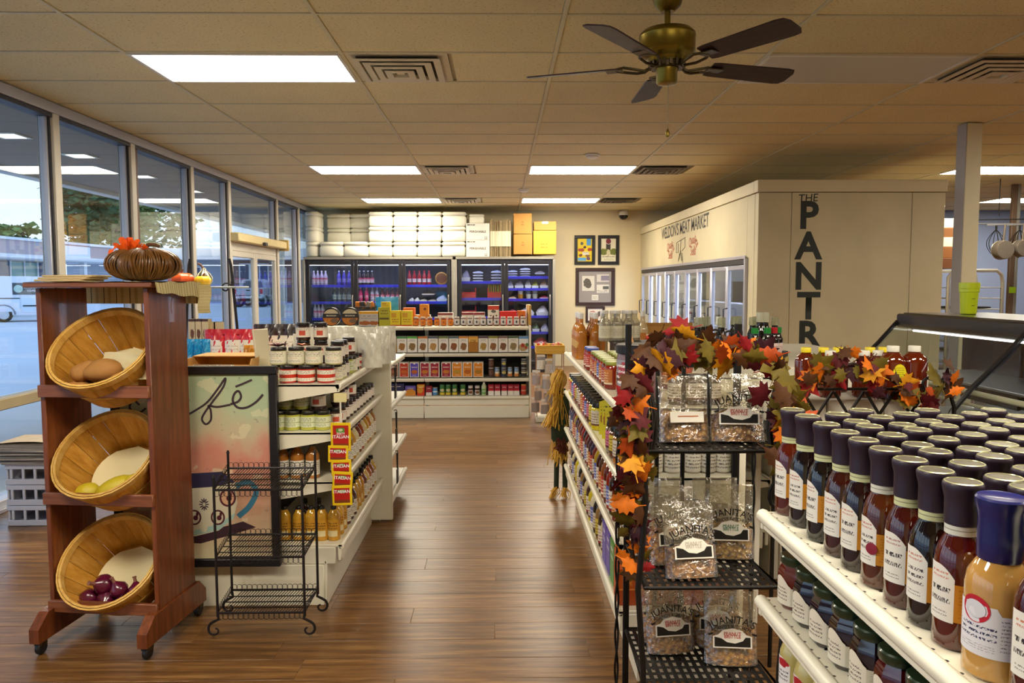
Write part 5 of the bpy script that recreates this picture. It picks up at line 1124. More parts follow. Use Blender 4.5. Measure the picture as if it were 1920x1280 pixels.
# ------------------------------------------------------------------ candy rack with a wooden tray, end of the back shelving
pine_w = wood('candy_wood', 'b8862c', 'd8a840', 'e8bc58', (2, 20, 20), .5, 0, False)
p = at(1030, 782, Z=0); cx, cy = .52, 7.95
t = thing('candy_rack', 'narrow candy stand with a wooden tray on top, hung with clear bags', 'display rack', T(cx, cy, 0))
ob('tray', MB().bbox(-.15, .15, -.15, -.14, .72, .81, .003).bbox(-.15, .15, .14, .15, .72, .81, .003).bbox(-.15, -.14, -.139, .139, .72, .81, .003).bbox(.14, .15, -.139, .139, .72, .81, .003).box(-.14, .14, -.14, .14, .72, .735), pine_w, t)
ob('post', MB().bbox(-.03, .03, -.02, .02, .06, .72, .004), pine_w, t); ob('foot_board', MB().bbox(-.15, .15, -.14, .14, 0, .055, .006), mat('stand_white', 'cfc8b4', .6), t)
for s in (-1, 1):
    for q in (-1, 1): ob('corner_rod', MB().tube([(s*.14, q*.12, .05), (s*.14, q*.12, .72)], .005, 6), mat('rod_tan', 'a87a44', .4, .3), t)
g = random.Random(5)
cand = [mat('candy_%d' % i, c, .3, coat=.3) for i, c in enumerate(('d84a3a', 'e8d8b0', 'd8a02c', 'f0ece0', 'c86a7a', '8a5a3a'))]
cm = MB().lathe([(0, -.012), (.012, -.008), (.015, 0), (.012, .008), (0, .012)], 8).mesh('candy')
for k in range(38):
    o = ob('wrapped_candy', cm, cand[k % 6], None, T(cx-.115+.23*((k*7) % 10)/9+g.uniform(-.008, .008), cy-.115+.23*((k*3) % 8)/7, .752+.026*(k//14)+g.uniform(0, .012), rx=g.uniform(0, 3), ry=g.uniform(0, 3)))
    tag(o, 'small wrapped candy heaped in the wooden tray of the candy stand', 'candy', 'candies in the wooden tray')
film_b = clear('candy_film', 'ffffff', 2.0, .15, film=.15, filmcol='efe6dc', bump=.5, bs=40)
def candy_bag(x, y, z, w, h, col, label, rz=0):
    t = thing('candy_bag', label, 'candy bag', T(x, y, z, rz=rz), 'bags hung on the candy stand')
    def fn(s):
        return lambda u, v: ((u-.5)*w*(1-.15*v), -s*(.03*(1-v)**.7*(1-(2*u-1)**2)+.001), h*v)
    ob('film', MB().grid(fn(1), 6, 6).grid(fn(-1), 6, 6, flip=True), film_b, t)
    def fn2(s):
        return lambda u, v: ((u-.5)*w*.86, -s*(.024*(1-v*.6)**.7*(1-(2*u-1)**2)+.001+.004*sin(23*u)*sin(19*v)), h*.62*v+.004)
    ob('sweets', MB().grid(fn2(1), 10, 8).grid(fn2(-1), 10, 8, flip=True), mat('sweets_'+col, col, .5, var=.45, vs=60, bump=.6, bs=70), t)
    ob('header_card', MB().bbox(-w*.42, w*.42, -.003, .003, h*.88, h*1.04, .001), mat('card_'+col, 'e6dccc', .5), t)
bags = [(-.10, -.16, .56, 'e8dcc4'), (-.02, -.17, .52, 'c8b8a4'), (-.15, -.18, .40, '8a6a5c'), (-.05, -.19, .36, '9a8474'), (-.13, -.19, .24, '6a4a3c'), (-.03, -.20, .22, '7a5a48'), (.06, -.17, .30, 'd8c8b8'), (-.16, -.20, .12, '5a3a30'), (-.06, -.21, .10, '6a4c3c'), (.04, -.20, .13, '8a6a50'), (.12, -.18, .09, 'c88a3a'), (.10, -.14, .42, '9a8a7a')]
for i, (dx, dy, z, c) in enumerate(bags): candy_bag(cx+dx, cy+dy, z, .10, .15, c, 'clear bag hanging on the candy stand, %s from the top' % ORD[i], rz=.5*sin(i*1.9))
# ------------------------------------------------------------------ wooden rack with bushel baskets
cherry = wood('rack_cherry', '4a2410', '713818', '8c4e26', (18, 18, 1.4), .42, .1, False, .04); cherry_h = wood('rack_cherry_rail', '5a2f1c', '824a2c', '9c603c', (1.4, 18, 18), .45, .1, False, .04)
RM = T(-1.572, 2.925, 0, rz=RAD(-6.2))
t = thing('basket_rack', 'reddish wooden rolling rack holding three tilted bushel baskets', 'display rack', RM)
HW = .230; DP = .275
for s in (-1, 1):
    ob('side_panel', MB().bbox(s*HW-.011-.011*s, s*HW+.011-.011*s, .0, DP, .11, 1.425, .003), cherry, t)
    f = [(-.11, 0), (DP+.07, 0), (DP+.07, .055), (DP+.02, .105), (-.05, .105), (-.11, .055)]
    ob('foot', MB().prism(f, -.02, .02, M=T(s*HW-.011*s, 0, .055, rz=pi/2)), cherry, t)
    for y in (-.075, DP+.035):
        c = ob('caster', MB().lathe([(.0, -.012), (.022, -.011), (.027, -.006), (.027, .006), (.022, .011), (0, .012)], 18, M=T(s*HW-.011*s, y, .0275, ry=pi/2)), mat('caster_black', '18161a', .5), t)
        ob('caster_fork', MB().bbox(-.017, .017, -.018, .018, .036, .055, .003, M=T(s*HW-.011*s, y, 0)), bronze, c)
ob('top_board', MB().bbox(-HW-.03, HW+.03, -.03, DP+.02, 1.426, 1.447, .004), cherry_h, t)
rails = [1.025, .60, .165]
for z in rails:
    ob('front_rail', MB().bbox(-HW+.022-.02, HW-.022+.02-.0, -.018, -.001, z-.024, z+.024, .003), cherry_h, t)
    ob('rear_rail', MB().bbox(-HW+.0222, HW-.0222, .225, .245, z-.024, z+.016, .003), cherry_h, t)
    ob('ledge', MB().bbox(-HW+.0222, -HW+.05, .0, DP-.07, z-.01, z+.012, .002).bbox(HW-.05, HW-.0222, .0, DP-.07, z-.01, z+.012, .002), cherry_h, t)
ob('back_slat', MB().bbox(-HW+.0222, HW-.0222, DP-.02, DP-.004, 1.05, 1.08, .003), cherry_h, t)
def wood_strip(name, c): return wood(name, c[0], c[1], c[2], (14, 14, 1.2), .55, 0, True, .05)
bw = wood_strip('basket_wood', ('a8701c', 'cf9434', 'e0ae58')); bwd = wood_strip('basket_hoop', ('b8863a', 'd8a850', 'e6c078'))
paper = mat('liner_paper', 'e8dcb0', .8, var=.05, vs=6)
Rr, Rb, Hb = .200, .152, .205
def basket(z, label):
    M = RM @ T(0.0, .188, z+.035, rx=RAD(46)); t = thing('bushel_basket', label, 'basket', M, 'bushel baskets in the wooden rack')
    n = 18
    for k in range(n):
        a0 = 2*pi*k/n+.005; a1 = 2*pi*(k+1)/n-.005; m = MB()
        for rr, fl in ((1.0, False), (.975, True)):
            def fn(u, v, rr=rr): a = a0+(a1-a0)*u; r = (Rb+(Rr-Rb)*v**.8)*rr; return (r*cos(a), r*sin(a), Hb*v)
            m.grid(fn, 2, 4, flip=fl)
        ob('stave', m, bw, t)
    ob('base_disc', MB().lathe([(Rb*.98, 0), (Rb*.98, .012), (0, .013)], 28), bw, t)
    for (zz, hh, dr) in ((Hb-.028, .028, .006), (Hb*.42, .018, .004)):
        rr = lambda q: Rb+(Rr-Rb)*(q/Hb)**.8
        ob('hoop', MB().lathe([(rr(zz)+.001, zz), (rr(zz)+dr, zz+.001), (rr(zz+hh)+dr, zz+hh), (rr(zz+hh)-.001, zz+hh)], 36, cap=False), bwd, t)
    ob('inner_hoop', MB().lathe([(Rr*.955, Hb-.026), (Rr*.93, Hb-.026), (Rr*.94, Hb+.001), (Rr*.985, Hb+.001)], 36, cap=False), bwd, t)
    ob('paper_liner', MB().grid(lambda u, v: ((u*2-1)*.135*math.sqrt(max(0, 1-(v*2-1)**2))*1.0, (v*2-1)*.135, .028+.008*sin(5*u+3*v)*v), 10, 10), paper, t)
    return M
def blob(rx, ry, rz, seed, n=14, m=10, amp=.08):
    g = random.Random(seed); ph = [g.uniform(0, 6) for _ in range(6)]
    b = MB()
    def fn(u, v):
        a = 2*pi*u; p = pi*v; k = 1+amp*(sin(2*a+ph[0])*sin(p)+.6*sin(3*p+ph[1])+.5*sin(3*a+2*p+ph[2])*sin(p))
        return (rx*k*sin(p)*cos(a), ry*k*sin(p)*sin(a), rz*k*cos(p))
    b.grid(fn, n, m, flip=True); return b
M1 = basket(1.02, 'top bushel basket of the rack, holding potatoes'); M2 = basket(.60, 'middle bushel basket of the rack, holding a few yellow vegetables'); M3 = basket(.165, 'bottom bushel basket of the rack, holding red onions')
pot = mat('potato_skin', 'ad7a3e', .75, var=.32, vs=14, bump=.15, bs=60)
# positions in the basket frame: x right, y up the slope (back), z out of the opening
for i, (x, y, z, rx, ry, rz, a, s) in enumerate(((-.065, -.075, .135, .050, .042, .040, .5, 1), (.01, -.07, .135, .078, .046, .044, .15, 2), (.085, -.095, .105, .062, .042, .038, -.35, 3), (-.085, -.125, .095, .048, .036, .034, .1, 4), (.0, -.075, .06, .09, .055, .045, .1, 5))):
    o = ob('potato', blob(rx, ry, rz, s, 18, 14, .11), pot, None, M1 @ T(x, y, z, rz=a, ry=.1)); tag(o, ('small round potato at the left of the top basket', 'large long potato across the middle of the top basket', 'potato tucked at the right rim of the top basket', 'small potato lowest in the top basket', 'potato half hidden under the large one')[i], 'potato', 'potatoes in the top basket')
o = ob('paper_sheet', MB().grid(lambda u, v: ((u-.25)*.26, -.10+.16*v*(1-.3*u), .085+.05*u+.012*sin(7*v+4*u)), 8, 8), paper, None, M1); tag(o, 'crumpled cream paper sheet lining the top basket beside the potatoes', 'paper')
lem = mat('squash_yellow', 'c8b428', .5, var=.15, vs=10); 
for i, (x, y, z, rx, ry, rz, a) in enumerate(((-.085, -.115, .085, .05, .038, .036, .2), (.03, -.095, .09, .072, .046, .04, .5), (.105, -.075, .10, .045, .036, .034, .4))):
    o = ob('yellow_squash', blob(rx, ry, rz, 20+i, 14, 10, .05), lem, None, M2 @ T(x, y, z, rz=a)); tag(o, ('small yellow squash at the left of the middle basket', 'large yellow-green squash in the middle basket', 'small squash by the right rim of the middle basket')[i], 'squash', 'squashes in the middle basket')
oni = mat('red_onion_skin', '5a1030', .25, var=.3, vs=12, coat=.4)
def onion(M, s, label):
    t = thing('red_onion', label, 'onion', M, 'red onions in the bottom basket')
    ob('bulb', MB().lathe([(0, -.034*s), (.012*s, -.033*s), (.03*s, -.022*s), (.038*s, -.002*s), (.034*s, .016*s), (.018*s, .030*s), (.008*s, .040*s)], 18), oni, t); ob('dry_neck', MB().lathe([(.008*s, .038*s), (.006*s, .052*s), (.009*s, .062*s), (0, .06*s)], 10), mat('onion_neck', '8a5a4a', .7), t); ob('root', MB().lathe([(0, -.038*s), (.006*s, -.036*s), (.009*s, -.033*s)], 8), mat('onion_root', 'c8b08a', .8), t)
for i, (x, y, z, s, a) in enumerate(((-.095, -.115, .055, 1.05, 1.2), (-.035, -.07, .09, 1.1, .3), (-.02, -.115, .055, 1.05, .8), (.03, -.085, .08, .95, -.5), (.05, -.12, .05, .9, .2), (.095, -.08, .06, .95, -.9))):
    onion(M3 @ T(x, y, z+.03, rx=a, ry=.4*(-1)**i), s, ('red onion at the far left of the bottom basket', 'red onion on top of the heap in the bottom basket', 'red onion in front of the heap in the bottom basket', 'upright pale-necked red onion in the bottom basket', 'small red onion low at the front of the bottom basket', 'red onion by the right rim of the bottom basket')[i])
# things on the rack
zt = 1.4475
def plaid():
    t = NT('plaid_cloth'); s = t.new('ShaderNodeSeparateXYZ'); t.link(t.coord('UV'), s.inputs[0])
    def st(x, n, w): return t.math('LESS_THAN', t.math('FRACT', t.math('MULTIPLY', x, n)), w)
    a = st(s.outputs[0], 9, .22); b = st(s.outputs[1], 9, .22); c = st(t.math('ADD', s.outputs[0], .04), 9, .06); d = st(t.math('ADD', s.outputs[1], .04), 9, .06)
    k = t.mix(t.math('MULTIPLY', a, .38), lin('d6c692'), lin('6a5a30')); k = t.mix(t.math('MULTIPLY', b, .38), k, lin('5a4a28')); k = t.mix(t.math('MAXIMUM', c, d), k, lin('3a3020'))
    t.link(k, t.b.inputs['Base Color']); t.b.inputs['Roughness'].default_value = .9; return t.m
pl = plaid()
t = thing('plaid_runner', 'tan plaid cloth runner draped over the top of the basket rack', 'cloth', RM)
ob('cloth', MB().grid(lambda u, v: (-.25+.53*u, -.035+.33*v, zt+.001+.0015*sin(20*u)), 16, 8), pl, t)
ob('right_drape', MB().grid(lambda u, v: (.28+.006*v+.004*sin(9*u), -.035+.33*u, zt-.052*v*(.75+.5*u)-.004*sin(14*u)), 10, 4, flip=True), pl, t); ob('right_tail', MB().grid(lambda u, v: (.287+.03*u, .27+.045*u+.01*sin(6*v), zt-.01-.12*v), 4, 6, flip=True), pl, t)
ob('rear_drape', MB().grid(lambda u, v: (-.25+.53*u, .304+.004*sin(15*u), zt-.09*v), 16, 4), pl, t)
# flat paper pads
for i in range(3):
    o = ob('paper_pad', MB().bbox(-.10, .10, -.07, .07, 0, .008, .002), mat('pad_paper', 'c9b287', .8, var=.08), None, RM @ T(-.15+.01*i, .09+.01*i, zt+.003+i*.0085, rz=.06*i-.05)); tag(o, 'flat tan paper pad on the rack top left of the pumpkin, %s from the bottom' % ORD[i], 'paper', 'paper pads on the rack top')
# vine pumpkin
pm = at(262, 527, Y=3.05); PM = T(-1.425, 3.05, zt+.003, s=.86)
t = thing('vine_pumpkin', 'brown wrapped-vine pumpkin with an orange ribbon bow', 'decorative pumpkin', PM)
vine = mat('vine_brown', '6a4418', .42, var=.55, vs=40, coat=.2)
pr = lambda p, a: (.135*(1-.10*abs(cos(a*3)))*(sin(p)**.75))
for k in range(6):
    m = MB()
    for j in range(18):
        a = 2*pi*k/6+(j+.5)/18*2*pi/6; loc = (j+.5)/18
        bul = .098+.045*sin(pi*loc)+.004*sin(j*2.7)
        m.tube([((.018+bul*sin(pi*q/10)**.8)*cos(a+.03*sin(q+j)), (.018+bul*sin(pi*q/10)**.8)*sin(a+.03*sin(q+j)), .072-.068*cos(pi*q/10)+.012*sin(pi*loc)*(q/10)) for q in range(11)], .0048, 5)
    ob('vine_lobe', m, vine, t)
ob('core', blob(.115, .115, .06, 2, 18, 10, 0), vine, t, T(0, 0, .07))
ob('stem', MB().tube([(0, 0, .13), (.005, 0, .155), (.03, -.005, .17), (.06, -.005, .168), (.075, 0, .16)], [.012, .011, .010, .009, .008], 8), mat('stem_brown', '5a3a1c', .7), t)
org = mat('ribbon_orange', 'f0600e', .5, var=.1, vs=10)
def ruffle(cx, cy, cz, r, h, n, ph):
    def fn(u, v):
        a = 2*pi*u*1.1+ph; rr = r*(.55+.45*v)+.012*sin(9*a)*v; return (cx+rr*cos(a), cy+rr*.8*sin(a), cz+h*v+.010*sin(7*a+ph)*v)
    return MB().grid(fn, 48, 4)
for k, (dx, r, h, dz) in enumerate(((-.055, .055, .030, .0), (-.05, .038, .040, .008), (-.062, .022, .046, .012), (-.005, .032, .022, .004))):
    ob('ribbon_ruffle', ruffle(dx, -.03, .136+dz, r, h, 0, k*1.3), org, t)
ob('ribbon_tail', MB().grid(lambda u, v: (-.10-.03*u, -.05-.02*u+.01*v, .150-.035*u+.02*v+.006*sin(9*u)), 6, 2), org, t)
# ------------------------------------------------------------------ café painting leaning on the shelving end
def cafe():
    t = NT('cafe_canvas'); uv = t.coord('UV'); s = t.new('ShaderNodeSeparateXYZ'); t.link(uv, s.inputs[0])
    n = t.noise(t.mapping(uv, (3, 3, 1)), 1.3, 5); v = t.math('ADD', s.outputs[1], t.math('MULTIPLY', t.math('SUBTRACT', n, .5), .45))
    c = t.ramp(v, [(.0, 'd8cda8'), (.30, 'cda183'), (.55, 'cf8a78'), (.68, 'c8b89a'), (.82, 'b4c4a2'), (1.0, 'a8bf9c')])
    n2 = t.noise(t.mapping(uv, (2, 3, 1), (5, 2, 0)), 2.2, 4); c = t.mix(t.math('MULTIPLY', t.math('GREATER_THAN', n2, .62), .5), c, lin('e3dcb8'))
    n3 = t.noise(t.mapping(uv, (9, 12, 1), (1, 8, 0)), 1.5, 6, .7); c = t.mix(t.math('MULTIPLY', t.math('GREATER_THAN', n3, .64), .45), c, lin('6a5a5a'))
    t.link(c, t.b.inputs['Base Color']); t.b.inputs['Roughness'].default_value = .6; return t.m
pw, ph_ = .72, .885
PMt = T(-1.33, 3.262, .20, rx=RAD(-.6))
t = thing('cafe_painting', 'black-framed café painting of a patterned coffee cup, hung on the shelving end', 'painting', PMt)
fwid = .036
ob('frame', MB().bbox(-pw/2, pw/2, -.018, .014, 0, fwid, .004).bbox(-pw/2, pw/2, -.018, .014, ph_-fwid, ph_, .004).bbox(-pw/2, -pw/2+fwid, -.018, .014, fwid, ph_-fwid, .004).bbox(pw/2-fwid, pw/2, -.018, .014, fwid, ph_-fwid, .004), fr_b, t)
cv = ob('canvas', MB().quad([(-pw/2+fwid, -.004, fwid), (pw/2-fwid, -.004, fwid), (pw/2-fwid, -.004, ph_-fwid), (-pw/2+fwid, -.004, ph_-fwid)]), cafe(), t)
def paint(name, polys, m, y):
    b = MB()
    for poly in polys: b.add([(x, y, z) for x, z in poly], [tuple(range(len(poly)))])
    ob(name, b, m, cv)
def ell(cx, cz, rx, rz, n=28, rot=0): return [(cx+rx*cos(2*pi*k/n)*cos(rot)-rz*sin(2*pi*k/n)*sin(rot), cz+rx*cos(2*pi*k/n)*sin(rot)+rz*sin(2*pi*k/n)*cos(rot)) for k in range(n)]
def ribbon(pts, w):
    out = []; n = len(pts); L = []; Rr_ = []
    for i in range(n):
        a = Vector(pts[max(0, i-1)]); b = Vector(pts[min(n-1, i+1)]); d = (b-a); d = d.normalized() if d.length else Vector((1, 0)); q = Vector((-d.y, d.x)); ww = w[i] if isinstance(w, list) else w
        L.append(Vector(pts[i])+q*ww); Rr_.append(Vector(pts[i])-q*ww)
    return [[tuple(Rr_[i]), tuple(Rr_[i+1]), tuple(L[i+1]), tuple(L[i])] for i in range(n-1)]
def spl(P, n=8):
    o = []
    for i in range(len(P)-1):
        p0, p1, p2, p3 = Vector(P[max(0, i-1)]), Vector(P[i]), Vector(P[i+1]), Vector(P[min(len(P)-1, i+2)])
        for k in range(n):
            u = k/n; o.append(tuple(.5*((2*p1)+(p2-p0)*u+(2*p0-5*p1+4*p2-p3)*u*u+(3*p1-p0-3*p2+p3)*u**3)))
    o.append(tuple(P[-1])); return o
# painted cup: crop pixels (3.28 per photo pixel from 340,680) mapped to the canvas
def cq(x, y):
    p = at(340+x/3.28, 680+y/3.28, Y=3.26); return (p.x+1.33, p.z-.20)
dk = mat('paint_plum', '3c2430', .6); bl = mat('paint_blue', '3a7c9c', .6); navy = mat('paint_navy', '2c2a4c', .6); crm = mat('paint_cream', 'dcd6bc', .6); plm = mat('paint_maroon', '541c2c', .6); aqua = mat('paint_aqua', 'a8ccc4', .6); tanp = mat('paint_peach', 'dcae8c', .6)
cup = [cq(-180, 770), cq(60, 770), cq(200, 760), cq(330, 735), cq(345, 860), cq(320, 960), cq(230, 1030), cq(90, 1065), cq(-100, 1065), cq(-200, 960)]
paint('painted_saucer', [[cq(-220, 1090), cq(120, 1110), cq(300, 1060), cq(460, 1010), cq(380, 975), cq(100, 1050), cq(-220, 1050)]], dk, -.0045)
paint('painted_handle', ribbon(spl([cq(335, 760), cq(410, 735), cq(460, 790), cq(420, 880), cq(350, 945)]), [.012]*32+[.011]), bl, -.0046)
paint('painted_cup', [cup[::-1]], crm, -.0048)
paint('painted_rim', [[cq(-180, 690), cq(60, 680), cq(250, 670), cq(330, 735), cq(200, 762), cq(60, 772), cq(-180, 772)][::-1]], navy, -.005)
paint('painted_shadow', [[cq(75, 1060), cq(230, 1028), cq(320, 958), cq(335, 920), cq(230, 990), cq(80, 1030)][::-1]], aqua, -.0051)
hb = [cq(285, 830), cq(225, 950), cq(80, 950), cq(-40, 860), cq(-60, 980)]
for i, (x, z) in enumerate(hb):
    r = .036 if i == 0 else .031
    paint('painted_medallion', [ell(x, z, r, r*1.1)], plm, -.0052); paint('painted_medallion_fill', [ell(x, z, r*.76, r*.86)], tanp if i == 0 else crm, -.0053); paint('painted_heart', [ell(x+.006, z-.002, r*.34, r*.36), ell(x+.013, z+.014, r*.18, r*.3)], plm, -.0054)
fx, fz = cq(140, 870)
paint('painted_flower', [ell(fx+.013*cos(2*pi*k/12), fz+.019*sin(2*pi*k/12), .010, .0028, 10, 2*pi*k/12) for k in range(12)], dk, -.0053)
fx, fz = cq(140, 1020); paint('painted_tulip', [ell(fx+.009*(k-1), fz, .006, .016, 10, -.3*(k-1)) for k in range(3)], crm, -.0055)
ink_p = mat('paint_script', '3a2a34', .6)
for P, w in (([(20, 330), (90, 290), (160, 240), (230, 150), (268, 95), (255, 150), (190, 240), (140, 310), (125, 350), (150, 378), (180, 350), (178, 290), (165, 265), (220, 272), (300, 258)], .0045), ([(300, 255), (345, 240), (365, 210), (350, 175), (325, 190), (315, 235), (345, 275), (400, 275), (460, 240), (500, 195)], .0048), ([(330, 148), (380, 128), (432, 105)], .0045)):
    pts = spl([cq(*q) for q in P]); paint('painted_script', ribbon(pts, w), ink_p, -.0056)
for P in ([(-260, 260), (-300, 230), (-320, 280), (-270, 310), (-220, 280)], [(-150, 250), (-190, 240), (-200, 290), (-150, 300), (-140, 250), (-130, 310), (-40, 330), (20, 330)]):
    paint('painted_script', ribbon(spl([cq(*q) for q in P]), .0045), ink_p, -.0056)
# ------------------------------------------------------------------ black wire plant stand
iron = mat('wire_iron', '2e2a2c', .45, .6, var=.1)
t = thing('wire_stand', 'empty three-tier black wire stand with looped rims, on the floor by the painting', 'display stand', T(0, 0, 0))
FL, FR, BL, BR = Vector((-1.145, 2.97, 0)), Vector((-.795, 2.97, 0)), Vector((-1.165, 3.19, 0)), Vector((-.795, 3.19, 0))
for c, zt_, sx in ((FL, .67, -1), (FR, .67, 1), (BL, .72, -1), (BR, .72, 1)):
    m = MB().tube([c+Vector((0, 0, .10)), c+Vector((0, 0, zt_))], .0055, 6)
    m.tube([c+Vector((0, 0, zt_)), c+Vector((0, 0, zt_+.012))], [.008, .004], 6)
    ob('leg', m, iron, t)
    sp = [(c.x+sx*(.012+r*sin(a)) , c.y-.0, .045+r*cos(a)) for a, r in [(.2+k*.45, .034-.0022*k) for k in range(14)]]
    ob('scroll_foot', MB().tube([c+Vector((0, 0, .11)), c+Vector((-sx*.004, 0, .09))]+[Vector(q) for q in sp], [.006, .006]+[.006-.0002*k for k in range(14)], 6), iron, t)
for (z0, zb) in ((.62, .655), (.345, .365), (.115, .12)):
    tier = ob('tier_frame', MB().tube([FL+Vector((0, 0, z0)), FR+Vector((0, 0, z0)), BR+Vector((0, 0, zb)), BL+Vector((0, 0, zb))], .005, 6, closed=True), iron, t)
    m = MB(); n = 30
    for k in range(1, n):
        u = k/n; m.tube([FL.lerp(FR, u)+Vector((0, 0, z0)), BL.lerp(BR, min(1, u+.10))+Vector((0, 0, zb))], .0016, 4)
    for k in range(1, 4): u = k/4; m.tube([FL.lerp(BL, u)+Vector((0, 0, z0+(zb-z0)*u-.004)), FR.lerp(BR, u)+Vector((0, 0, z0+(zb-z0)*u-.004))], .0025, 4)
    ob('tier_wires', m, iron, tier)
    m = MB()
    for (p0, p1, za, zc, nl) in ((BL, BR, zb, zb, 17), (FL, BL, z0, zb, 11), (FR, BR, z0, zb, 11), (FL, FR, z0-.026, z0-.026, 17)):
        for k in range(nl):
            c = p0.lerp(p1, (k+.5)/nl)+Vector((0, 0, za+(zc-za)*(k+.5)/nl+.012)); d = (p1-p0).normalized()
            m.tube([c+d*.013*cos(a)+Vector((0, 0, .013*sin(a))) for a in [2*pi*j/9 for j in range(9)]], .0012, 4, closed=True)
    ob('looped_rim', m, iron, tier)
# ------------------------------------------------------------------ newspapers on white crates by the window
crate_w = mat('crate_white', 'd4d6e4', .5, var=.04)
for k in range(3):
    t = thing('milk_crate', 'white plastic basket crate by the window, %s of the stack of three' % ('bottom', 'middle', 'top')[k], 'crate', T(-2.78, 4.60, .001+k*.125), 'white crates under the newspapers')
    w, d, h = .17, .13, .122; m = MB()
    m.bbox(-w, w, -d, d, 0, .01, .003); m.bbox(-w-.006, w+.006, -d-.006, -d+.006, 0, .035, .003); m.bbox(-w-.006, w+.006, -d-.006, -d+.006, h-.028, h, .003); m.bbox(-w-.006, w+.006, d-.006, d+.006, 0, h, .003); m.bbox(-w-.006, -w+.006, -d+.0065, d-.0065, 0, h, .003); m.bbox(w-.006, w+.006, -d+.0065, d-.0065, 0, h, .003)
    o = ob('crate_body', m, crate_w, t); mm = MB()
    for j in range(5): x = -w+.03+j*(2*w-.06)/4; mm.bbox(x-.008, x+.008, -d-.005, -d+.005, .035, h-.028, .002)
    ob('crate_ribs', mm, crate_w, o)
npm = mat('newsprint', 'a89f98', .85, var=.15, vs=30, orand=.2)
for k in range(14):
    g = random.Random(k); o = ob('newspaper', MB().bbox(-.19, .19, -.14, .14, 0, .0085, .002), npm, None, T(-2.79+g.uniform(-.03, .03), 4.57+g.uniform(-.02, .02), .3765+k*.0088, rz=g.uniform(-.09, .09)))
    tag(o, 'folded newspaper in the stack on the white crates, %s from the bottom' % ORD[k], 'newspaper', 'newspapers on the crates')
o = ob('newspaper', MB().grid(lambda u, v: (-.19+.38*u, -.14+.28*v, .006+.012*sin(pi*u)*(1-v)), 8, 5).grid(lambda u, v: (-.19+.38*u, -.14+.28*v, .0), 2, 2, flip=True), mat('newsprint_top', 'c9b9a2', .85, var=.2, vs=25), None, T(-2.79, 4.57, .501)); tag(o, 'top newspaper of the stack, curling, with a brown picture', 'newspaper', 'newspapers on the crates')
# ------------------------------------------------------------------ iron tiered stand with autumn decoration behind the rack
tx, ty = -1.80, 4.72
t = thing('tier_stand', 'black iron tiered stand with scrollwork behind the basket rack', 'display stand', T(tx, ty, 0))
m = MB()
for s in (-1, 1):
    m.tube([(s*.17, .0, 0), (s*.17, 0, 1.0), (s*.13, 0, 1.56), (s*.12, 0, 1.60)], .009, 6)
    m.tube([(s*.13-.0*s, 0, 1.46)]+[(s*(.13-.035+.035*cos(a)*(1-k/16)), 0, 1.42+.035*sin(a)*(1-k/16)) for k, a in enumerate([q*.6 for q in range(12)])], .005, 5)
ob('frame', m, iron, t)
for z, w in ((1.43, .20), (1.08, .22), (.6, .22)):
    ob('tier', MB().bbox(-w, w, -.12, .12, z-.012, z, .003), mat('tier_slate', '8d9496', .4), t)
def pumpkin(M, r, col, label, squash=.75, nl=8):
    t = thing('small_pumpkin', label, 'pumpkin', M, 'small decorative pumpkins')
    def fn(u, v):
        a = 2*pi*u; p = pi*v; k = 1-.10*abs(cos(a*nl/2))**.6*sin(p); dip = 1-.35*math.exp(-((v)/.16)**2)
        return (r*k*sin(p)**.85*cos(a), r*k*sin(p)**.85*sin(a), r*squash*cos(p)*dip)
    ob('flesh', MB().grid(fn, 32, 12, flip=True), mat('pumpkin_'+col, col, .4, var=.1, vs=10, coat=.2), t)
    ob('stem', MB().tube([(0, 0, r*squash*.5), (.004, 0, r*squash*.95), (.012, 0, r*squash*1.25)], [.009, .007, .006], 6), mat('stem_brown', '5a3a1c', .7), t)
p = at(342, 525, Y=4.7); pumpkin(T(p.x, 4.68, 1.431+.045), .075, 'd8541c', 'orange pumpkin peeking out behind the vine pumpkin', .62)
p = at(383, 534, Y=4.68); pumpkin(T(p.x, 4.66, 1.431+.034), .05, 'e8b414', 'bright yellow little pumpkin beside the striped gourd', .70)
p = at(377, 518, Y=4.72); t = thing('striped_gourd', 'dark green and white striped gourd on the tiered stand', 'gourd', T(p.x+.01, 4.74, 1.431+.05), None)
def sg_mat():
    t = NT('gourd_stripes'); s = t.new('ShaderNodeSeparateXYZ'); t.link(t.coord(), s.inputs[0]); a = t.math('ARCTAN2', s.outputs[1], s.outputs[0])
    k = t.math('GREATER_THAN', t.math('SINE', t.math('MULTIPLY', a, 8.0)), .35); t.link(t.mix(k, lin('2c2c1a'), lin('d8ccb0')), t.b.inputs['Base Color']); t.b.inputs['Roughness'].default_value = .4; return t.m
ob('gourd_body', MB().lathe([(0, -.05), (.035, -.046), (.05, -.02), (.05, .005), (.035, .03), (.018, .045), (.012, .06), (0, .065)], 24), sg_mat(), t); ob('gourd_stem', MB().tube([(0, 0, .06), (-.02, 0, .085), (-.035, 0, .09)], .006, 6), mat('stem_brown', '5a3a1c', .7), t)
for i, px in enumerate((360, 372, 384)):
    p = at(px, 625, Y=4.6); o = ob('tea_box', uvbox(.042, .06, .15), [printed('tea_box_%d' % 0, 'd8c8a0', bands=((.90, 1, '4a2c2a'),), blobs=((.5, .4, .26, .2, '7a4a34'),)), mat('side_tea', 'cbb98e', .6)], None, T(p.x-.02, 4.60, 1.082)); tag(o, 'cream box with a brown emblem on the tiered stand, %s from the left' % ORD[i], 'box', 'cream boxes on the tiered stand')
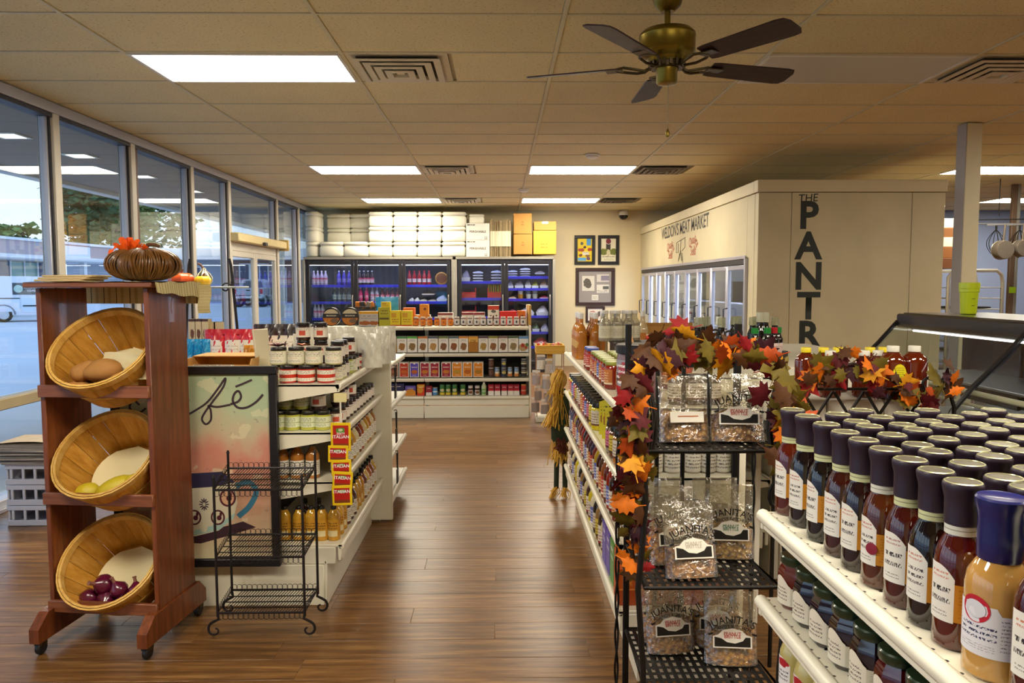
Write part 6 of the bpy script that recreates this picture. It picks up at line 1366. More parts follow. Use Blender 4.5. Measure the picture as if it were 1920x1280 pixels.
for i, px in enumerate((396, 406)):
    p = at(px, 625, Y=4.62); o = ob('tea_box', uvbox(.042, .06, .13), [printed('tea_box_1', 'd4c49c', blobs=((.5, .4, .26, .2, '5a4a34'),)), mat('side_tea', 'cbb98e', .6)], None, T(p.x-.02, 4.63, 1.082)); tag(o, 'shorter cream box right of the emblem boxes, %s one' % ('left', 'right')[i], 'box', 'cream boxes on the tiered stand')
# ------------------------------------------------------------------ nearest shelf: sauce bottles
bb = MB().lathe([(.026, 0), (.029, .003), (.0295, .012), (.0295, .106), (.0285, .118), (.0245, .132), (.0195, .142), (.0178, .148), (.0178, .160)], 28).mesh('bottle_glass')
cp = MB().lathe([(.0195, .1575), (.0203, .1585), (.0203, .175), (.0206, .190), (.0228, .199), (.0238, .205), (.0238, .209), (.0222, .2115)], 24).mesh('shrink_cap')
ctop = MB().lathe([(.0222, .2115), (.0205, .2125), (.0195, .2105), (0, .2105)], 24).mesh('lid_top')
nb = MB().cylpatch(.0192, -pi, pi, .1455, .1585, 24).mesh('neck_band')
A0 = RAD(-118)
wl = MB().cylpatch(.0300, RAD(-112), RAD(-38), .036, .108, 12, top=lambda u: 1-.22*max(0, u-.45)**2/.3).mesh('label')
ol = MB().cylpatch(.0298, RAD(-38), RAD(40), .038, .086, 12).mesh('side_label')
capm = mat('cap_plum', '2a1c2c', .42, var=.06); captop = mat('cap_top_olive', 'b4b48a', .3, .6, var=.15, vs=60); bandm = printed('neck_band_print', 'd4d8a8', bands=((.45, .55, '8a8a68'),)); bandw = printed('neck_band_pale', 'dfe0d4', bands=((.45, .55, '9a9a88'),))
LB_ = [printed('hand_label_%d' % i, 'eeebe2', lines=((.18, .82, .74, .9, 2, c2), (.12, .88, .28, .66, nl, '2e2a28'), (.2, .8, .08, .2, 2, '8a8680')), nz=.3) for i, (nl, c2) in enumerate(((2, 'c87a5a'), (3, 'b8604a'), (2, 'a86a5a'), (3, 'c0705a')))]
orl = printed('side_label_amber', 'c8841c', lines=((.12, .88, .1, .9, 9, 'a86a14'),))
spec = [('bottle_glass', bb, None), ('shrink_cap', cp, capm), ('lid_top', ctop, captop, 1), ('neck_band', nb, bandm), ('label', wl, LB_[0]), ('side_label', ol, orl)]
sauce = ['6a1c08', '1a0a0c', '160c0a', '4a140a', '2a0c0a', '6a2c08', '5a1408', '1c0c08', '6a1606', '3a1008', '2c0e0a', '541a0a']
def glassm(c): return mat('sauce_'+c, tuple(x*.5 for x in lin(c)[:3]), .05, coat=1.0, var=.15, vs=40)
front_px = [(1483.8, 961), (1509, 983), (1544.7, 1010), (1576, 1037), (1608.5, 1063.6), (1645.7, 1094.8), (1688, 1130), (1731, 1166.7), (1775.5, 1205.7)]
ZF = FZ[0]+.0005; Gf = 'sauce bottles on the nearest shelf'
ys = []
for i, (px, py) in enumerate(front_px):
    p = at(px, py, Z=ZF); ys.append(p.y)
    t = place('sauce_bottle', 'plum-capped sauce bottle, front row of the nearest shelf, %s from far end' % ORD[i], 'bottle', spec, T(.585, p.y, ZF, rz=.12*sin(i*2.3)), Gf, {'bottle_glass': glassm(sauce[i]), 'label': LB_[i % 4], 'neck_band': bandw if i in (5, 8) else bandm})
    if i == 5: ob('wax_seal', MB().lathe([(.009, 0), (.009, .001), (0, .0014)], 18, M=Matrix.Rotation(RAD(-50), 4, 'Z') @ T(0, -.0302, .062, rx=pi/2)), mat('seal_red', '8a1c34', .4), t)
# big pale bottle with a blue cap
t = thing('peach_sauce_bottle', 'wide tan sauce bottle with deep blue cap on the nearest shelf', 'bottle', T(.585, .855, ZF))
ob('bottle_glass', MB().lathe([(.030, 0), (.034, .004), (.0345, .015), (.0345, .108), (.032, .122), (.024, .136), (.019, .142)], 32), mat('tan_dressing', 'c2924a', .08, coat=1.0, var=.05), t)
ob('shrink_cap', MB().lathe([(.0225, .139), (.0235, .141), (.0240, .165), (.0235, .185), (.0250, .196), (.0275, .205), (.0275, .211), (.0255, .2135), (.0235, .2125), (0, .2120)], 28), mat('cap_blue', '141a5c', .3, var=.08, coat=.3), t)
ob('label', MB().cylpatch(.0350, RAD(-125), RAD(25), .030, .090, 18, top=lambda u: 1.0 if u < .62 else .86), printed('peach_label', 'e9e8ee', lines=((.1, .62, .30, .62, 3, '2a3058'), (.66, .96, .15, .8, 9, '8a8694'), (.1, .6, .1, .24, 3, 'b0a8b4'))), t)
lg = MB()
for r0, zz, n in ((1.0, 0, 0),):
    vs = []; 
    for k in range(28): a = 2*pi*k/28; th = RAD(-72)+.62*cos(a)*.8; vs.append((.0354*sin(th), -.0354*cos(th), .084+.016*sin(a)))
    lg.add(vs, [tuple(range(28))])
ob('oval_badge', lg, mat('badge_red', 'c01c30', .4), t)
lg = MB(); vs = []
for k in range(28): a = 2*pi*k/28; th = RAD(-72)+.62*cos(a)*.58; vs.append((.0357*sin(th), -.0357*cos(th), .084+.0105*sin(a)))
lg.add(vs, [tuple(range(28))]); ob('badge_centre', lg, mat('badge_cream', 'dcdce4', .4), t)
place('sauce_bottle', 'dark red sauce bottle cut by the right photo edge, nearest shelf', 'bottle', spec, T(.59, .785, ZF, rz=.1), Gf, {'bottle_glass': glassm('5a1010')})
# rows behind
for r in range(1, 8):
    x = .585+.0665*r; k = 0
    for j in range(14):
        y = 1.475-.0675*j+(.034 if r % 2 else 0)-.01*((r*3+j) % 3)
        if y > 1.49 or y < .55: continue
        if not in_view([(x, y, ZF+.21), (x, y, ZF+.15)], 150): continue
        place('sauce_bottle', 'sauce bottle on the nearest shelf, %s row behind the front, %s from far end' % (ORD[r], ORD[k]), 'bottle', spec[:4] if r > 2 else spec, T(x, y, ZF, rz=.3*sin(r+j)), Gf, {'bottle_glass': glassm(sauce[(r*5+j*3) % 12]), 'label': LB_[j % 4]}); k += 1
# jam jars on the second shelf
jb = MB().lathe([(.031, 0), (.035, .004), (.036, .012), (.036, .066), (.033, .078), (.028, .086), (.028, .090)], 8, M=T(rz=pi/8)).mesh('jar_glass')
jl = MB().lathe([(.031, .088), (.0325, .090), (.0325, .102), (.030, .1045), (0, .1045)], 24).mesh('lid')
jla = MB().cylpatch(.0362, RAD(-120), RAD(-40), .010, .062, 10, top=lambda u: .72+.36*sin(pi*min(1, u*1.05))).mesh('label'); jlb = MB().cylpatch(.0361, RAD(-40), RAD(45), .010, .046, 10).mesh('side_label')
jspec = [('jar_glass', jb, None), ('lid', jl, mat('lid_forest', '12301f', .3, .2, coat=.4)), ('label', jla, printed('jam_label', 'e4dccb', lines=((.15, .85, .15, .7, 4, '5a524a'),))), ('side_label', jlb, printed('jam_side', 'd8d2bc', lines=((.1, .9, .1, .9, 8, 'b8b29c'),)))]
jc = ['5a1208', '160a18', '1a0c1c', '20090c', '1c0c10', '4a0c10', '3a0a18', '5a100c', '200810']
for i in range(9):
    place('jam_jar', 'dark green-lidded jam jar under the sauce shelf, front row, %s from the far end' % ORD[i], 'jar', jspec, T(.59, 1.455-.078*i, FZ[1]+.0005, rz=.1*sin(i)), 'green-lidded jam jars', {'jar_glass': mat('jam_'+jc[i], jc[i], .06, coat=1.0, var=.1)})
for i in range(6):
    place('jam_jar', 'green-lidded jam jar in the second row under the sauce shelf, %s from the far end' % ORD[i], 'jar', jspec, T(.668, 1.45-.078*i, FZ[1]+.0005), 'green-lidded jam jars', {'jar_glass': mat('jam_'+jc[(i+3) % 9], jc[(i+3) % 9], .06, coat=1.0, var=.1)})
cspec = [('bottle_glass', bb, mat('cream_dressing', 'b9ad6c', .1, coat=.8)), ('shrink_cap', cp, mat('cap_cream', 'd8d2b0', .4)), ('label', wl, printed('dressing_label', 'e9e8ea', blobs=((.5, .82, .4, .14, 'c02030'),), lines=((.1, .9, .2, .6, 3, '3a3c58'),)))]
for i in range(5):
    m3 = MB
    place('dressing_bottle', 'pale dressing bottle on the third nearest shelf, %s from the far end' % ORD[i], 'bottle', cspec, T(.59, 1.455-.075*i, FZ[2]+.0005) @ Matrix.Diagonal((1, 1, .82, 1)), 'pale dressing bottles')
# ------------------------------------------------------------------ right run: stock along the aisle
G1 = 'stock on the top shelf of the right run'
lidYG = mat('lid_lime', '9aa04a', .3, .3, coat=.3)
swl = [printed('right_label_%d' % i, c, lines=((.2, .8, .15, .85, 4, k),), bands=((.0, .12, k),)) for i, (c, k) in enumerate((('d8d0c0', '6a3a2c'), ('c8742c', 'f0e0c0'), ('b83a2c', 'f0e0d0'), ('5a6ab8', 'e8e4f0'), ('d8c04a', '4a3a1c'), ('e4ded0', '8a2030'), ('d87a9a', '5a2038')))]
jR = jar_spec(.036, .115, body='8a2410', lid='9aa04a', labm=swl[1], la=(-2.6, -.2))
jBk = jar_spec(.04, .13, lidh=.022, body='6a3424', lid='1a1816', labm=swl[5], la=(-2.6, .2)); bT = bottle_spec(.036, .27, 'b87428', 'e6e2dc', printed('drink_label_amber', 'b06a24', blobs=((.5, .6, .2, .2, 'e0b060'),), lines=((.3, .7, .1, .4, 3, '4a2410'),)), shoulder=.56, neck=.36, la=(-2.7, .4)); bS = bottle_spec(.032, .20, '3a1410', '1c1818', swl[0], la=(-2.6, .2))
# big pretzel tub near end
t = thing('pretzel_tub', 'large clear tub with black lid on the right run, behind the leaf garland', 'tub', T(.53, 2.86, RZ[0]))
ob('tub_body', MB().lathe([(.078, 0), (.085, .006), (.085, .16), (.080, .175)], 28), printed('tub_wrap', '8a7a86') if 0 else mat('pretzel_mix', '7a5a5c', .3, var=.6, vs=45, coat=.4), t); ob('lid', MB().lathe([(.086, .172), (.089, .175), (.089, .203), (.084, .207), (0, .207)], 32), mat('tub_lid_black', '17161a', .4), t)
ob('wrap_label', MB().cylpatch(.0856, RAD(-150), RAD(10), .02, .15, 18), printed('tub_label', '9a9aa8', blobs=((.3, .5, .16, .3, '3a2a4a'), (.6, .6, .16, .3, 'b84a5a'), (.8, .3, .16, .3, 'e0dce0')), lines=((.1, .9, .1, .9, 5, 'f0ece8'),)), t)
t = thing('wooden_ladle', 'pale wooden spoon leaning up beside the black-lidded tub', 'spoon', T(.475, 3.02, RZ[0]+.001))
ob('handle', MB().tube([(0, 0, 0), (.0, -.005, .08), (.035, 0, .16), (.05, 0, .20), (.04, .01, .245)], [.009, .010, .011, .013, .010], 8), mat('spoon_wood', 'c89a62', .55), t); ob('bowl', blob(.055, .03, .04, 8, 14, 10, .02), mat('spoon_wood', 'c89a62', .55), t, T(.085, .0, .135))
k = 0
for c in range(4):
    for j in range(7):
        place('salsa_jar', 'lime-lidded jar on the right top shelf, %s row from the aisle, %s back' % (ORD[c], ORD[j]), 'jar', jR, T(.468+.08*c, 3.12+.082*j, RZ[0]+.0005, rz=.2*sin(j+c)), G1, {'jar_body': fillm(('8a2410', '6a1a10', '9a3414', '7a2a3a')[(j+c) % 4]), 'label': swl[(1, 2, 1, 3)[j % 4]]})
for c in range(2):
    for j in range(3):
        place('cider_bottle', 'tall amber bottle with clear neck, right top shelf, %s row, %s back' % (ORD[c], ORD[j]), 'bottle', bT, T(.47+.085*c, 4.38+.095*j, RZ[0]+.0005), G1)
for i in range(3): place('salsa_jar', 'red-labelled jar before the tall amber bottles, %s one' % ORD[i], 'jar', jR, T(.468, 3.72+.085*i, RZ[0]+.0005), G1, {'label': swl[(3, 2, 2)[i]], 'lid': lidm_('4a5aa8')}) if i else None
# riser with clear-topped bottles behind
t = thing('bottle_riser', 'dark riser shelf with square bottle labels, standing on the right run', 'riser', T(0, 0, 0))
ob('riser_top', MB().bbox(.62, 1.22, 4.06, 4.30, 1.105, 1.12, .003), mat('riser_dark', '2a2320', .5), t); ob('riser_front', MB().bbox(.62, 1.22, 4.055, 4.07, 1.0, 1.10, .003), mat('riser_dark2', '3a2c20', .5), t)
for s in (.625, 1.2): ob('riser_leg', MB().bbox(s, s+.015, 4.08, 4.29, 1.001, 1.105, .002), mat('riser_dark', '2a2320', .5), t)
clrbot = clear('bottle_clear', 'e6e2d4', 3.0, .05, film=.28, filmcol='b8b4a4')
bcl = bottle_spec(.034, .17, 'b7b3a6', 'd8d2ca', printed('clear_label', 'c8c0a8', lines=((.3, .7, .2, .8, 4, '8a8270'),)), shoulder=.58, neck=.5, caph=.1)
for i, px in enumerate((1083, 1093, 1108, 1118, 1134, 1150, 1157, 1172, 1178, 1190)):
    p = at(px, 630, Y=4.55 if i < 4 else 4.2); place('vinegar_bottle', 'clear bottle with whitish cap on the right run, %s from the left' % ORD[i], 'bottle', bcl, T(p.x, p.y+.02*(i % 2), 1.121 if i >= 4 else 1.0005) if i >= 4 else T(p.x+.03, 4.70, 1.0005), G1, {'bottle_body': clrbot}) if i >= 4 else None
for i in range(4):
    place('vinegar_bottle', 'clear bottle with pale cap, far end of right run, %s from aisle' % ORD[i], 'bottle', bT, T(.64+.085*i, 4.72, 1.0005), G1, {'bottle_body': fillm('b9a27c')})
# shelf 2, 3 and base along the aisle
cyc2 = ['8a2a4a', 'b06a24', '6a3a24', '9a8a7a', '7a2a1c', 'a85a2c', '4a5a7a', 'd8c41c', 'd8c41c', 'c8b01c', '5a2a1c', '6a2014']
for j in range(21):
    y = 2.74+.098*j; i = 20-j
    if 4 <= j <= 7:
        o = ob('yellow_carton', uvbox(.075, .055, .15 if j % 2 else .17), [printed('yellow_carton_print', 'd9cc1c', blobs=((.4, .5, .3, .25, 'b87a1c'),), lines=((.1, .9, .7, .9, 2, '4a4414'),)), mat('side_yellow', 'd9cc1c', .45)], None, T(.45, y-.02, RZ[1]+.0005, rz=-.5)); tag(o, 'yellow carton on the second right shelf, %s from the near end' % ORD[j], 'carton', 'yellow cartons on the right run'); continue
    place('black_lid_jar', 'black-lidded jar along the second right shelf edge, %s from far end' % ORD[i], 'jar', jBk, T(.468, y, RZ[1]+.0005, rz=.1*sin(j)), 'jars on the second shelf of the right run', {'jar_body': fillm(cyc2[j % 12]), 'label': swl[(5, 0, 4, 6, 3, 2, 1)[j % 7]]})
    if j % 3 == 0: place('black_lid_jar', 'black-lidded jar, back row of second right shelf, %s from far end' % ORD[i], 'jar', jBk, T(.56, y+.04, RZ[1]+.0005), 'jars on the second shelf of the right run', {'jar_body': fillm(cyc2[(j+3) % 12])})
cyc3 = ['3a1a2c', '4a1c14', '6a1c10', '2a1410', '8a2414', '5a1a10', '8a4a1c', '4a2a14', '3a1210', 'a8881c', '6a2010', '2c1a3a']
for j in range(26):
    y = 2.73+.08*j; i = 25-j
    place('sauce_bottle', 'glossy sauce bottle along the third right shelf edge, %s from far end' % ORD[i], 'bottle', bS, T(.466, y, RZ[2]+.0005, rz=.15*sin(j*1.3)), 'bottles on the third shelf of the right run', {'bottle_body': fillm(cyc3[j % 12]), 'cap': lidm_(('c8a84a', 'c8a84a', 'b8201c', '1c1818', 'd8d0c0', '1c1818')[j % 6] if j > 3 else '141416'), 'label': swl[(0, 2, 1, 5, 3)[j % 5]]})
for j in range(17):
    y = 3.20+.094*j; i = 16-j
    place('syrup_bottle', 'bottle along the right base deck edge, %s from far end' % ORD[i], 'bottle', bS, T(.466, y, RB+.0005, rz=.1*sin(j)), 'bottles on the base deck of the right run', {'bottle_body': fillm(('c8b88a', '3a2414', '8a6a3a', '1c1a14', 'd8cdb0', 'c8b41c', '3a1c14')[j % 7]), 'label': swl[(0, 5, 4, 0, 3)[j % 5]]})
oc = printed('orange_carton', 'b8541c', bands=((.0, .42, 'a8461a'), (.42, .46, 'd88a3c')), frames=((.25, .75, .55, .9, 'c8742c'),), lines=((.3, .7, .58, .88, 3, 'd89a54'),)); ocs = mat('side_orange', 'b8541c', .5)
for i in range(6):
    o = ob('orange_carton', uvbox(.068, .10, .135), [oc, ocs], None, T(.425+.07*i, 2.665, RB+.0005)); tag(o, 'orange carton facing the camera on the right base deck, %s from the left' % ORD[i], 'carton', 'orange cartons at the base')
for i, c in enumerate(('5a44a8', '5a44a8', '4a8a34', 'b8541c')):
    o = ob('tea_carton', uvbox(.10, .09, .165), [printed('tea_carton_%s' % c, c, lines=((.2, .8, .5, .9, 2, 'e0dce8'),)), mat('side_'+c, c, .5)], None, T(.435, 3.16-.112*(i)+.0, RB+.0005, rz=-pi/2)); tag(o, '%s carton on the right base deck, facing the aisle' % ('violet carton farther', 'violet carton nearer', 'green', 'orange')[i] if i > 1 else '%s on the right base deck, facing the aisle' % ('farther violet carton', 'nearer violet carton')[i], 'carton', 'cartons on the right base deck')
# near end of the run, seen through the rack
tubx = printed('tube_label', 'c9c2b4', lines=((.2, .8, .1, .9, 6, '4a4640'),))
for i in range(5): can_p = place('spice_tube', 'pale tall shaker on the near end of the second right shelf, %s from the left' % ORD[i], 'canister', jar_spec(.03, .12, body='a89a86', lid='3a3632', labm=tubx, la=(-2, 2), lz=(.06, .84)), T((.56, .625, .70, .755, .81)[i], 2.70, RZ[1]+.0005), 'shakers at the near end of the right run')
for i in range(4): place('black_cap_jar', 'black-capped jar behind the brittle bags on the right top shelf, %s from the left' % ORD[i], 'jar', jar_spec(.034, .11, body='3a2c28', lid='151416', labm=swl[0]), T(.64+.062*i, 2.70, RZ[0]+.0005), 'black-capped jars behind the brittle bags') if i < 3 else None
# ------------------------------------------------------------------ counter with dark bottles, cardboard tray, wire rack (right side of the run)
ctr = struct('counter', MB().bbox(1.30, 2.05, 3.55, 5.0, 0, 1.04, .006), mat('counter_white', 'dcd8ca', .45)) 
del ctr['kind']; tag(ctr, 'white service counter behind the right shelving run', 'counter')
clrcap = clear('cap_clear', 'e8ead8', 3.0, .08, film=.3, filmcol='c9c6a8')
clrbot = clear('bottle_clear', 'e6e2d4', 3.0, .05, film=.28, filmcol='b8b4a4')
bK = bottle_spec(.030, .21, '15100e', 'c9c6ae', printed('dark_label', '3a2c1c', lines=((.3, .7, .2, .8, 3, 'b8822c'),)), shoulder=.55, neck=.62, caph=.22, lz=(.05, .35)); bG = bottle_spec(.027, .165, '1a1210', '1f8a3c', printed('pink_white_label', 'd8c2bc', lines=((.2, .8, .2, .8, 4, '7a5a55'),)), shoulder=.6, neck=.6, caph=.18)
for i in range(10):
    x = 1.115+.045*i if i < 4 else 1.345+.042*(i-4)
    place('soy_bottle', 'dark bottle with a clear cap on the right run, %s from the left' % ORD[i], 'bottle', bK, T(x, 4.24+.07*(i % 3), 1.0005 if i < 4 else 1.0405) @ Matrix.Diagonal((1, 1, 1.18 if i < 4 else 1, 1)), 'dark clear-capped bottles', {'cap': clrcap})
for i, (px, c) in enumerate(((1415, '1f8a3c'), (1441, '1f8a3c'), (1456, 'c0202c'), (1466, '1f8a3c'))):
    p = at(px, 640, Y=3.95); place('sauce_bottle', '%s-capped dark sauce bottle with pinkish label, %s from the left' % (('green', 'green', 'red', 'green')[i], ORD[i]), 'bottle', bG, T(p.x, 3.95+.02*i, 1.0405), 'coloured-cap sauce bottles', {'cap': lidm_(c)})
for i, px in enumerate((1428, 1437)):
    p = at(px, 600, Y=4.1); place('soy_bottle', 'tall dark bottle with clear neck among the coloured caps, %s one' % ('left', 'right')[i], 'bottle', bK, T(p.x, 4.12, 1.0405) @ Matrix.Diagonal((1, 1, 1.15, 1)), 'dark clear-capped bottles')
a, b = at(1180, 610, Y=4.75).x, at(1272, 610, Y=4.75).x
t = thing('cardboard_tray', 'long brown cardboard tray behind the clear bottles', 'carton', T(a, 4.74, 1.0005)); w = 1.24-a
ob('tray_front', MB().bbox(0, w, 0, .008, 0, .17, .002), kb, t); ob('tray_back', MB().bbox(0, w, .10, .108, 0, .19, .002), kb, t); ob('tray_base', MB().box(0, w, .008, .10, 0, .006), kb, t)
t = thing('wire_rack', 'small white wire rack with a scroll handle behind the leaf garland', 'wire rack', T(.98, 3.60, 1.0005))
m = MB()
for z in (.06, .11): m.tube([(-.18, -.1, z), (.2, -.1, z), (.2, .1, z), (-.18, .1, z)], .004, 5, closed=True)
for k in range(9): x = -.18+.0475*k; m.tube([(x, -.1, 0), (x, -.1, .11)], .003, 5)
ob('wire_basket', m, mat('wire_white', 'cfcabc', .4), t); ob('scroll_handle', MB().tube([(.05+.03*cos(a)*(1-k/30), 0, .19+.03*sin(a)*(1-k/30)) for k, a in enumerate([q*.5 for q in range(16)])], .005, 6).tube([(.12+.025*cos(-a), 0, .185+.025*sin(-a)) for a in [pi+q*.45 for q in range(13)]], .005, 6).tube([(.085, 0, .0), (.085, 0, .19)], .005, 6), iron, t)
o = ob('clear_gift_box', MB().bbox(-.04, .04, -.02, .02, 0, .13, .006), clear('pink_film', 'e8b8a8', 2.0, .08, film=.35, filmcol='c86a54'), None, T(.82, 3.4, 1.0005, ry=.25, rz=.2)); tag(o, 'tilted clear pinkish gift packet above the leaf garland', 'packet')
pumpkin(T(.83, 4.15, 1.1205+.022), .026, 'e0401c', 'tiny red-orange pumpkin by the clear bottles', .8)
# ------------------------------------------------------------------ black iron rack with brittle bags
ik = mat('rack_iron', '1b1816', .5, .5, var=.15)
RX0, RX1, RY0, RY1 = .43, .80, 2.14, 2.52
t = thing('iron_bakers_rack', 'black iron rack holding bags of brittle at the end of the right run', 'display rack', T(0, 0, 0))
for (x, y, r, h) in ((RX0, RY1, .011, 1.30), (RX1, RY1, .013, 1.30), (RX0-.01, RY0, .011, .98), (RX1+.02, RY0, .011, .98)):
    if y == RY1: ob('post', MB().tube([(x, y, 0), (x, y, h)], r, 8), ik, t)
    else:
        s = -1 if x < .6 else 1
        ob('curved_post', MB().tube(spl([(x, y, 0), (x+s*.004, y, .30), (x+s*.02, y-.01, .46), (x+s*.03, y-.02, .55), (x+s*.012, y, .66), (x, y, .80), (x+s*.01, y, .98)], 5) if 0 else [(x, y, 0), (x+s*.002, y, .30), (x+s*.014, y, .46), (x+s*.022, y-.01, .55), (x+s*.010, y, .66), (x, y, .80), (x+s*.008, y, .98)], r*.8, 8), ik, t)
for k in range(3): x = RX0+.10+.088*k; ob('back_bar', MB().bbox(x-.007, x+.007, RY1-.006, RY1+.004, .10, 1.16, .002), ik, t)
for x, hh in ((RX0-.035, .9), (RX1+.055, .9)):
    m = MB()
    for q in range(2): m.tube([(x+.005*cos(a*26+q*pi), RY1-.02+.005*sin(a*26+q*pi), a) for a in [.05+.02*j for j in range(int(hh/.02))]], .004, 5)
    ob('twisted_rod', m, ik, t)
def lattice(x0, x1, y0, y1, z):
    m = MB(); nx, ny = 15, 10; bw = .0135
    for i in range(nx+1): x = x0+(x1-x0)*i/nx; m.bbox(x-bw/2, x+bw/2, y0, y1, z-.004, z, .001)
    for j in range(ny+1): y = y0+(y1-y0)*j/ny; m.bbox(x0, x1, y-bw/2, y+bw/2, z-.0035, z-.0005, .001)
    return m
for z in (.955, .55, .25):
    o = ob('lattice_shelf', lattice(RX0, RX1, RY0, RY1-.015, z), ik, t); ob('shelf_rim', MB().tube([(RX0-.01, RY0, z-.004), (RX1+.02, RY0, z-.004), (RX1, RY1, z-.004), (RX0, RY1, z-.004)], .006, 6, closed=True), ik, o)
ob('top_arch', MB().tube([(RX0+(RX1-RX0)*u, RY1, 1.16+.12*sin(pi*u)) for u in [k/14 for k in range(15)]], .008, 6).tube([(RX0, RY1, 1.16), (RX1, RY1, 1.16)], .007, 6), ik, t)
for s, x in ((-1, RX0-.005), (1, RX1+.005)):
    m = MB()
    for k in range(16):
        a = 2*pi*k/16; m.tube([(x+.006*cos(a), 2.16+.006*sin(a), .90), (x+(.022+.006*sin(3*k))*cos(a), 2.16+.026*sin(a), 1.00), (x+.030*cos(a)+s*.004, 2.16+.032*sin(a), 1.06), (x+.012*cos(a)+s*.01, 2.16+.014*sin(a), 1.16), (x+s*.018+.004*cos(a), 2.16+.004*sin(a), 1.24)], .0045, 5)
    ob('twig_bundle', m, mat('twig_black', '241f1c', .5, .2), t)
    ob('side_scroll', MB().tube([(x+s*(.02+.03*(1-k/24)*cos(q)), 2.2, .80+.05*(1-k/24)*sin(q)) for k, q in enumerate([j*.55 for j in range(18)])], .006, 6), ik, t)
# bags
film = clear('brittle_film', 'fffdf4', 6.0, .06, film=.05, filmcol='fff6dc', bump=1.0, bs=45)
def brittle_m(name, a, b):
    t = NT(name); v = t.new('ShaderNodeTexVoronoi'); v.inputs['Scale'].default_value = 70; t.link(t.coord(), v.inputs['Vector'])
    n = t.noise(t.coord(), 45, 4); f = t.math('ADD', t.math('MULTIPLY', v.outputs['Distance'], 1.1), t.math('MULTIPLY', t.math('SUBTRACT', n, .5), .8))
    t.link(t.ramp(f, [(.15, b), (.55, a), (.95, '4a2608')]), t.b.inputs['Base Color']); t.b.inputs['Roughness'].default_value = .25; t.b.inputs['Coat Weight'].default_value = .4; t.bump(f, 1.0, .006); return t.m
brit = [brittle_m('brittle_amber', 'a5640f', 'd9a23c'), brittle_m('brittle_brown', '96560e', 'c88c30'), brittle_m('brittle_gold', 'b07c0e', 'dcb03a')]
paperw = mat('bag_print_white', 'efeade', .5); inkb = mat('bag_print_black', '171412', .5); inkr = mat('bag_print_red', 'b82c20', .5); inkg = mat('bag_print_green', '2f7a5a', .5)
def brittle_bag(M, w, h, label, bc=0, print_=True, ink2=None, plain=False):
    t = thing('brittle_bag', label, 'candy bag', M, 'clear bags of brittle'); sd = rnd.random()*9
    def sh(s, k=1.0):
        def fn(u, v):
            x = (u-.5)*w*(1-.04*sin(pi*v)); th = (.030*max(0, 1-v)**.9+.004)*(1-(2*u-1)**2)**.6*k
            cr = .006*(sin(13*u+sd+7*v)*sin(11*v+sd*2)+.6*sin(29*u-17*v+sd))*v*(1-(2*u-1)**4)
            return (x, -s*th+cr, h*v+.002)
        return fn
    ob('film', MB().grid(sh(1), 16, 18).grid(sh(-1), 16, 18, flip=True), film, t)
    top = .44
    def br(s):
        def fn(u, v):
            x = (u-.5)*w*.92; vv = v*top*(1+.12*sin(6*u+sd)); th = (.027*max(0, 1-vv)**.9+.003)*(1-(2*u-1)**2)**.6*.9
            return (x, -s*(th+.0025*sin(31*u+sd)*sin(27*v+sd)), h*vv+.003)
        return fn
    ob('brittle', MB().grid(br(1), 18, 10).grid(br(-1), 18, 10, flip=True), brit[bc], t)
    yo = -.034
    if plain:
        ob('paper_label', MB().bbox(-w*.33, w*.33, yo-.001, yo, h*.30, h*.46, .0004), paperw, t); ob('label_stripe', MB().box(-w*.18, w*.22, yo-.0016, yo-.0012, h*.385, h*.40), mat('label_stripe', 'b8642c', .5), t)
    elif print_:
        b = .16*w/.15
        arch = [(-w*.36, 0), (w*.36, 0), (w*.36, h*.16), (w*.26, h*.18), (w*.18, h*.24), (0, h*.27), (-w*.18, h*.24), (-w*.26, h*.18), (-w*.36, h*.16)]
        o = ob('printed_panel', MB().prism(arch, -.0005, 0), paperw, t, T(0, yo, h*.26))
        ob('landscape_print', MB().prism([(-w*.33, .004), (w*.33, .004), (w*.33, h*.15), (w*.24, h*.15), (w*.19, h*.10), (w*.05, h*.065), (-w*.1, h*.08), (-w*.2, h*.13), (-w*.33, h*.15)], -.0010, -.0006), inkb, o)
        ob('flavour_text', text('PEANUT', w*.085, bold=.015), ink2 or inkr, o, T(0, -.0011, h*.175)); ob('flavour_text', text('BRITTLE', w*.085, bold=.015), ink2 or inkr, o, T(0, -.0011, h*.135))
        ob('lettering', text("JUANITA'S", w*.19, bend=w*.75, bold=.008, sx=.95), inkb, t, T(0, yo-.001, h*.60)); ob('lettering', text('CANDY KITCHEN', w*.085, bend=w*.8, bold=.012), inkb, t, T(0, yo-.001, h*.535))
        ob('ribbon_print', MB().prism([(-w*.46, h*.45), (-w*.36, h*.47), (-w*.36, h*.44), (-w*.43, h*.425)], -.0004, 0), inkb, t, T(0, yo, 0)); ob('ribbon_print', MB().prism([(w*.36, h*.47), (w*.46, h*.45), (w*.43, h*.425), (w*.36, h*.44)], -.0004, 0), inkb, t, T(0, yo, 0))
tl = RAD(-10)
brittle_bag(T(.555, 2.24, .957, rz=.06, rx=tl), .155, .20, 'brittle bag with a plain white label, left on the top tier of the iron rack', 0, plain=True)
brittle_bag(T(.715, 2.24, .957, rz=-.08, rx=tl), .165, .205, 'brittle bag with black JUANITA\'S print, right on the top tier', 0)
brittle_bag(T(.575, 2.20, .552, rz=.1, rx=RAD(-16)), .165, .225, 'brittle bag at the front of the middle tier of the iron rack', 1, ink2=mat('ink_faint', 'b8b0a0', .5))
brittle_bag(T(.545, 2.32, .552, rz=.2, rx=tl), .16, .24, 'crinkled brittle bag leaning behind the front one, middle tier', 1); brittle_bag(T(.52, 2.40, .552, rz=.1, rx=RAD(-4)), .15, .25, 'rearmost brittle bag at the left of the middle tier', 0, print_=False)
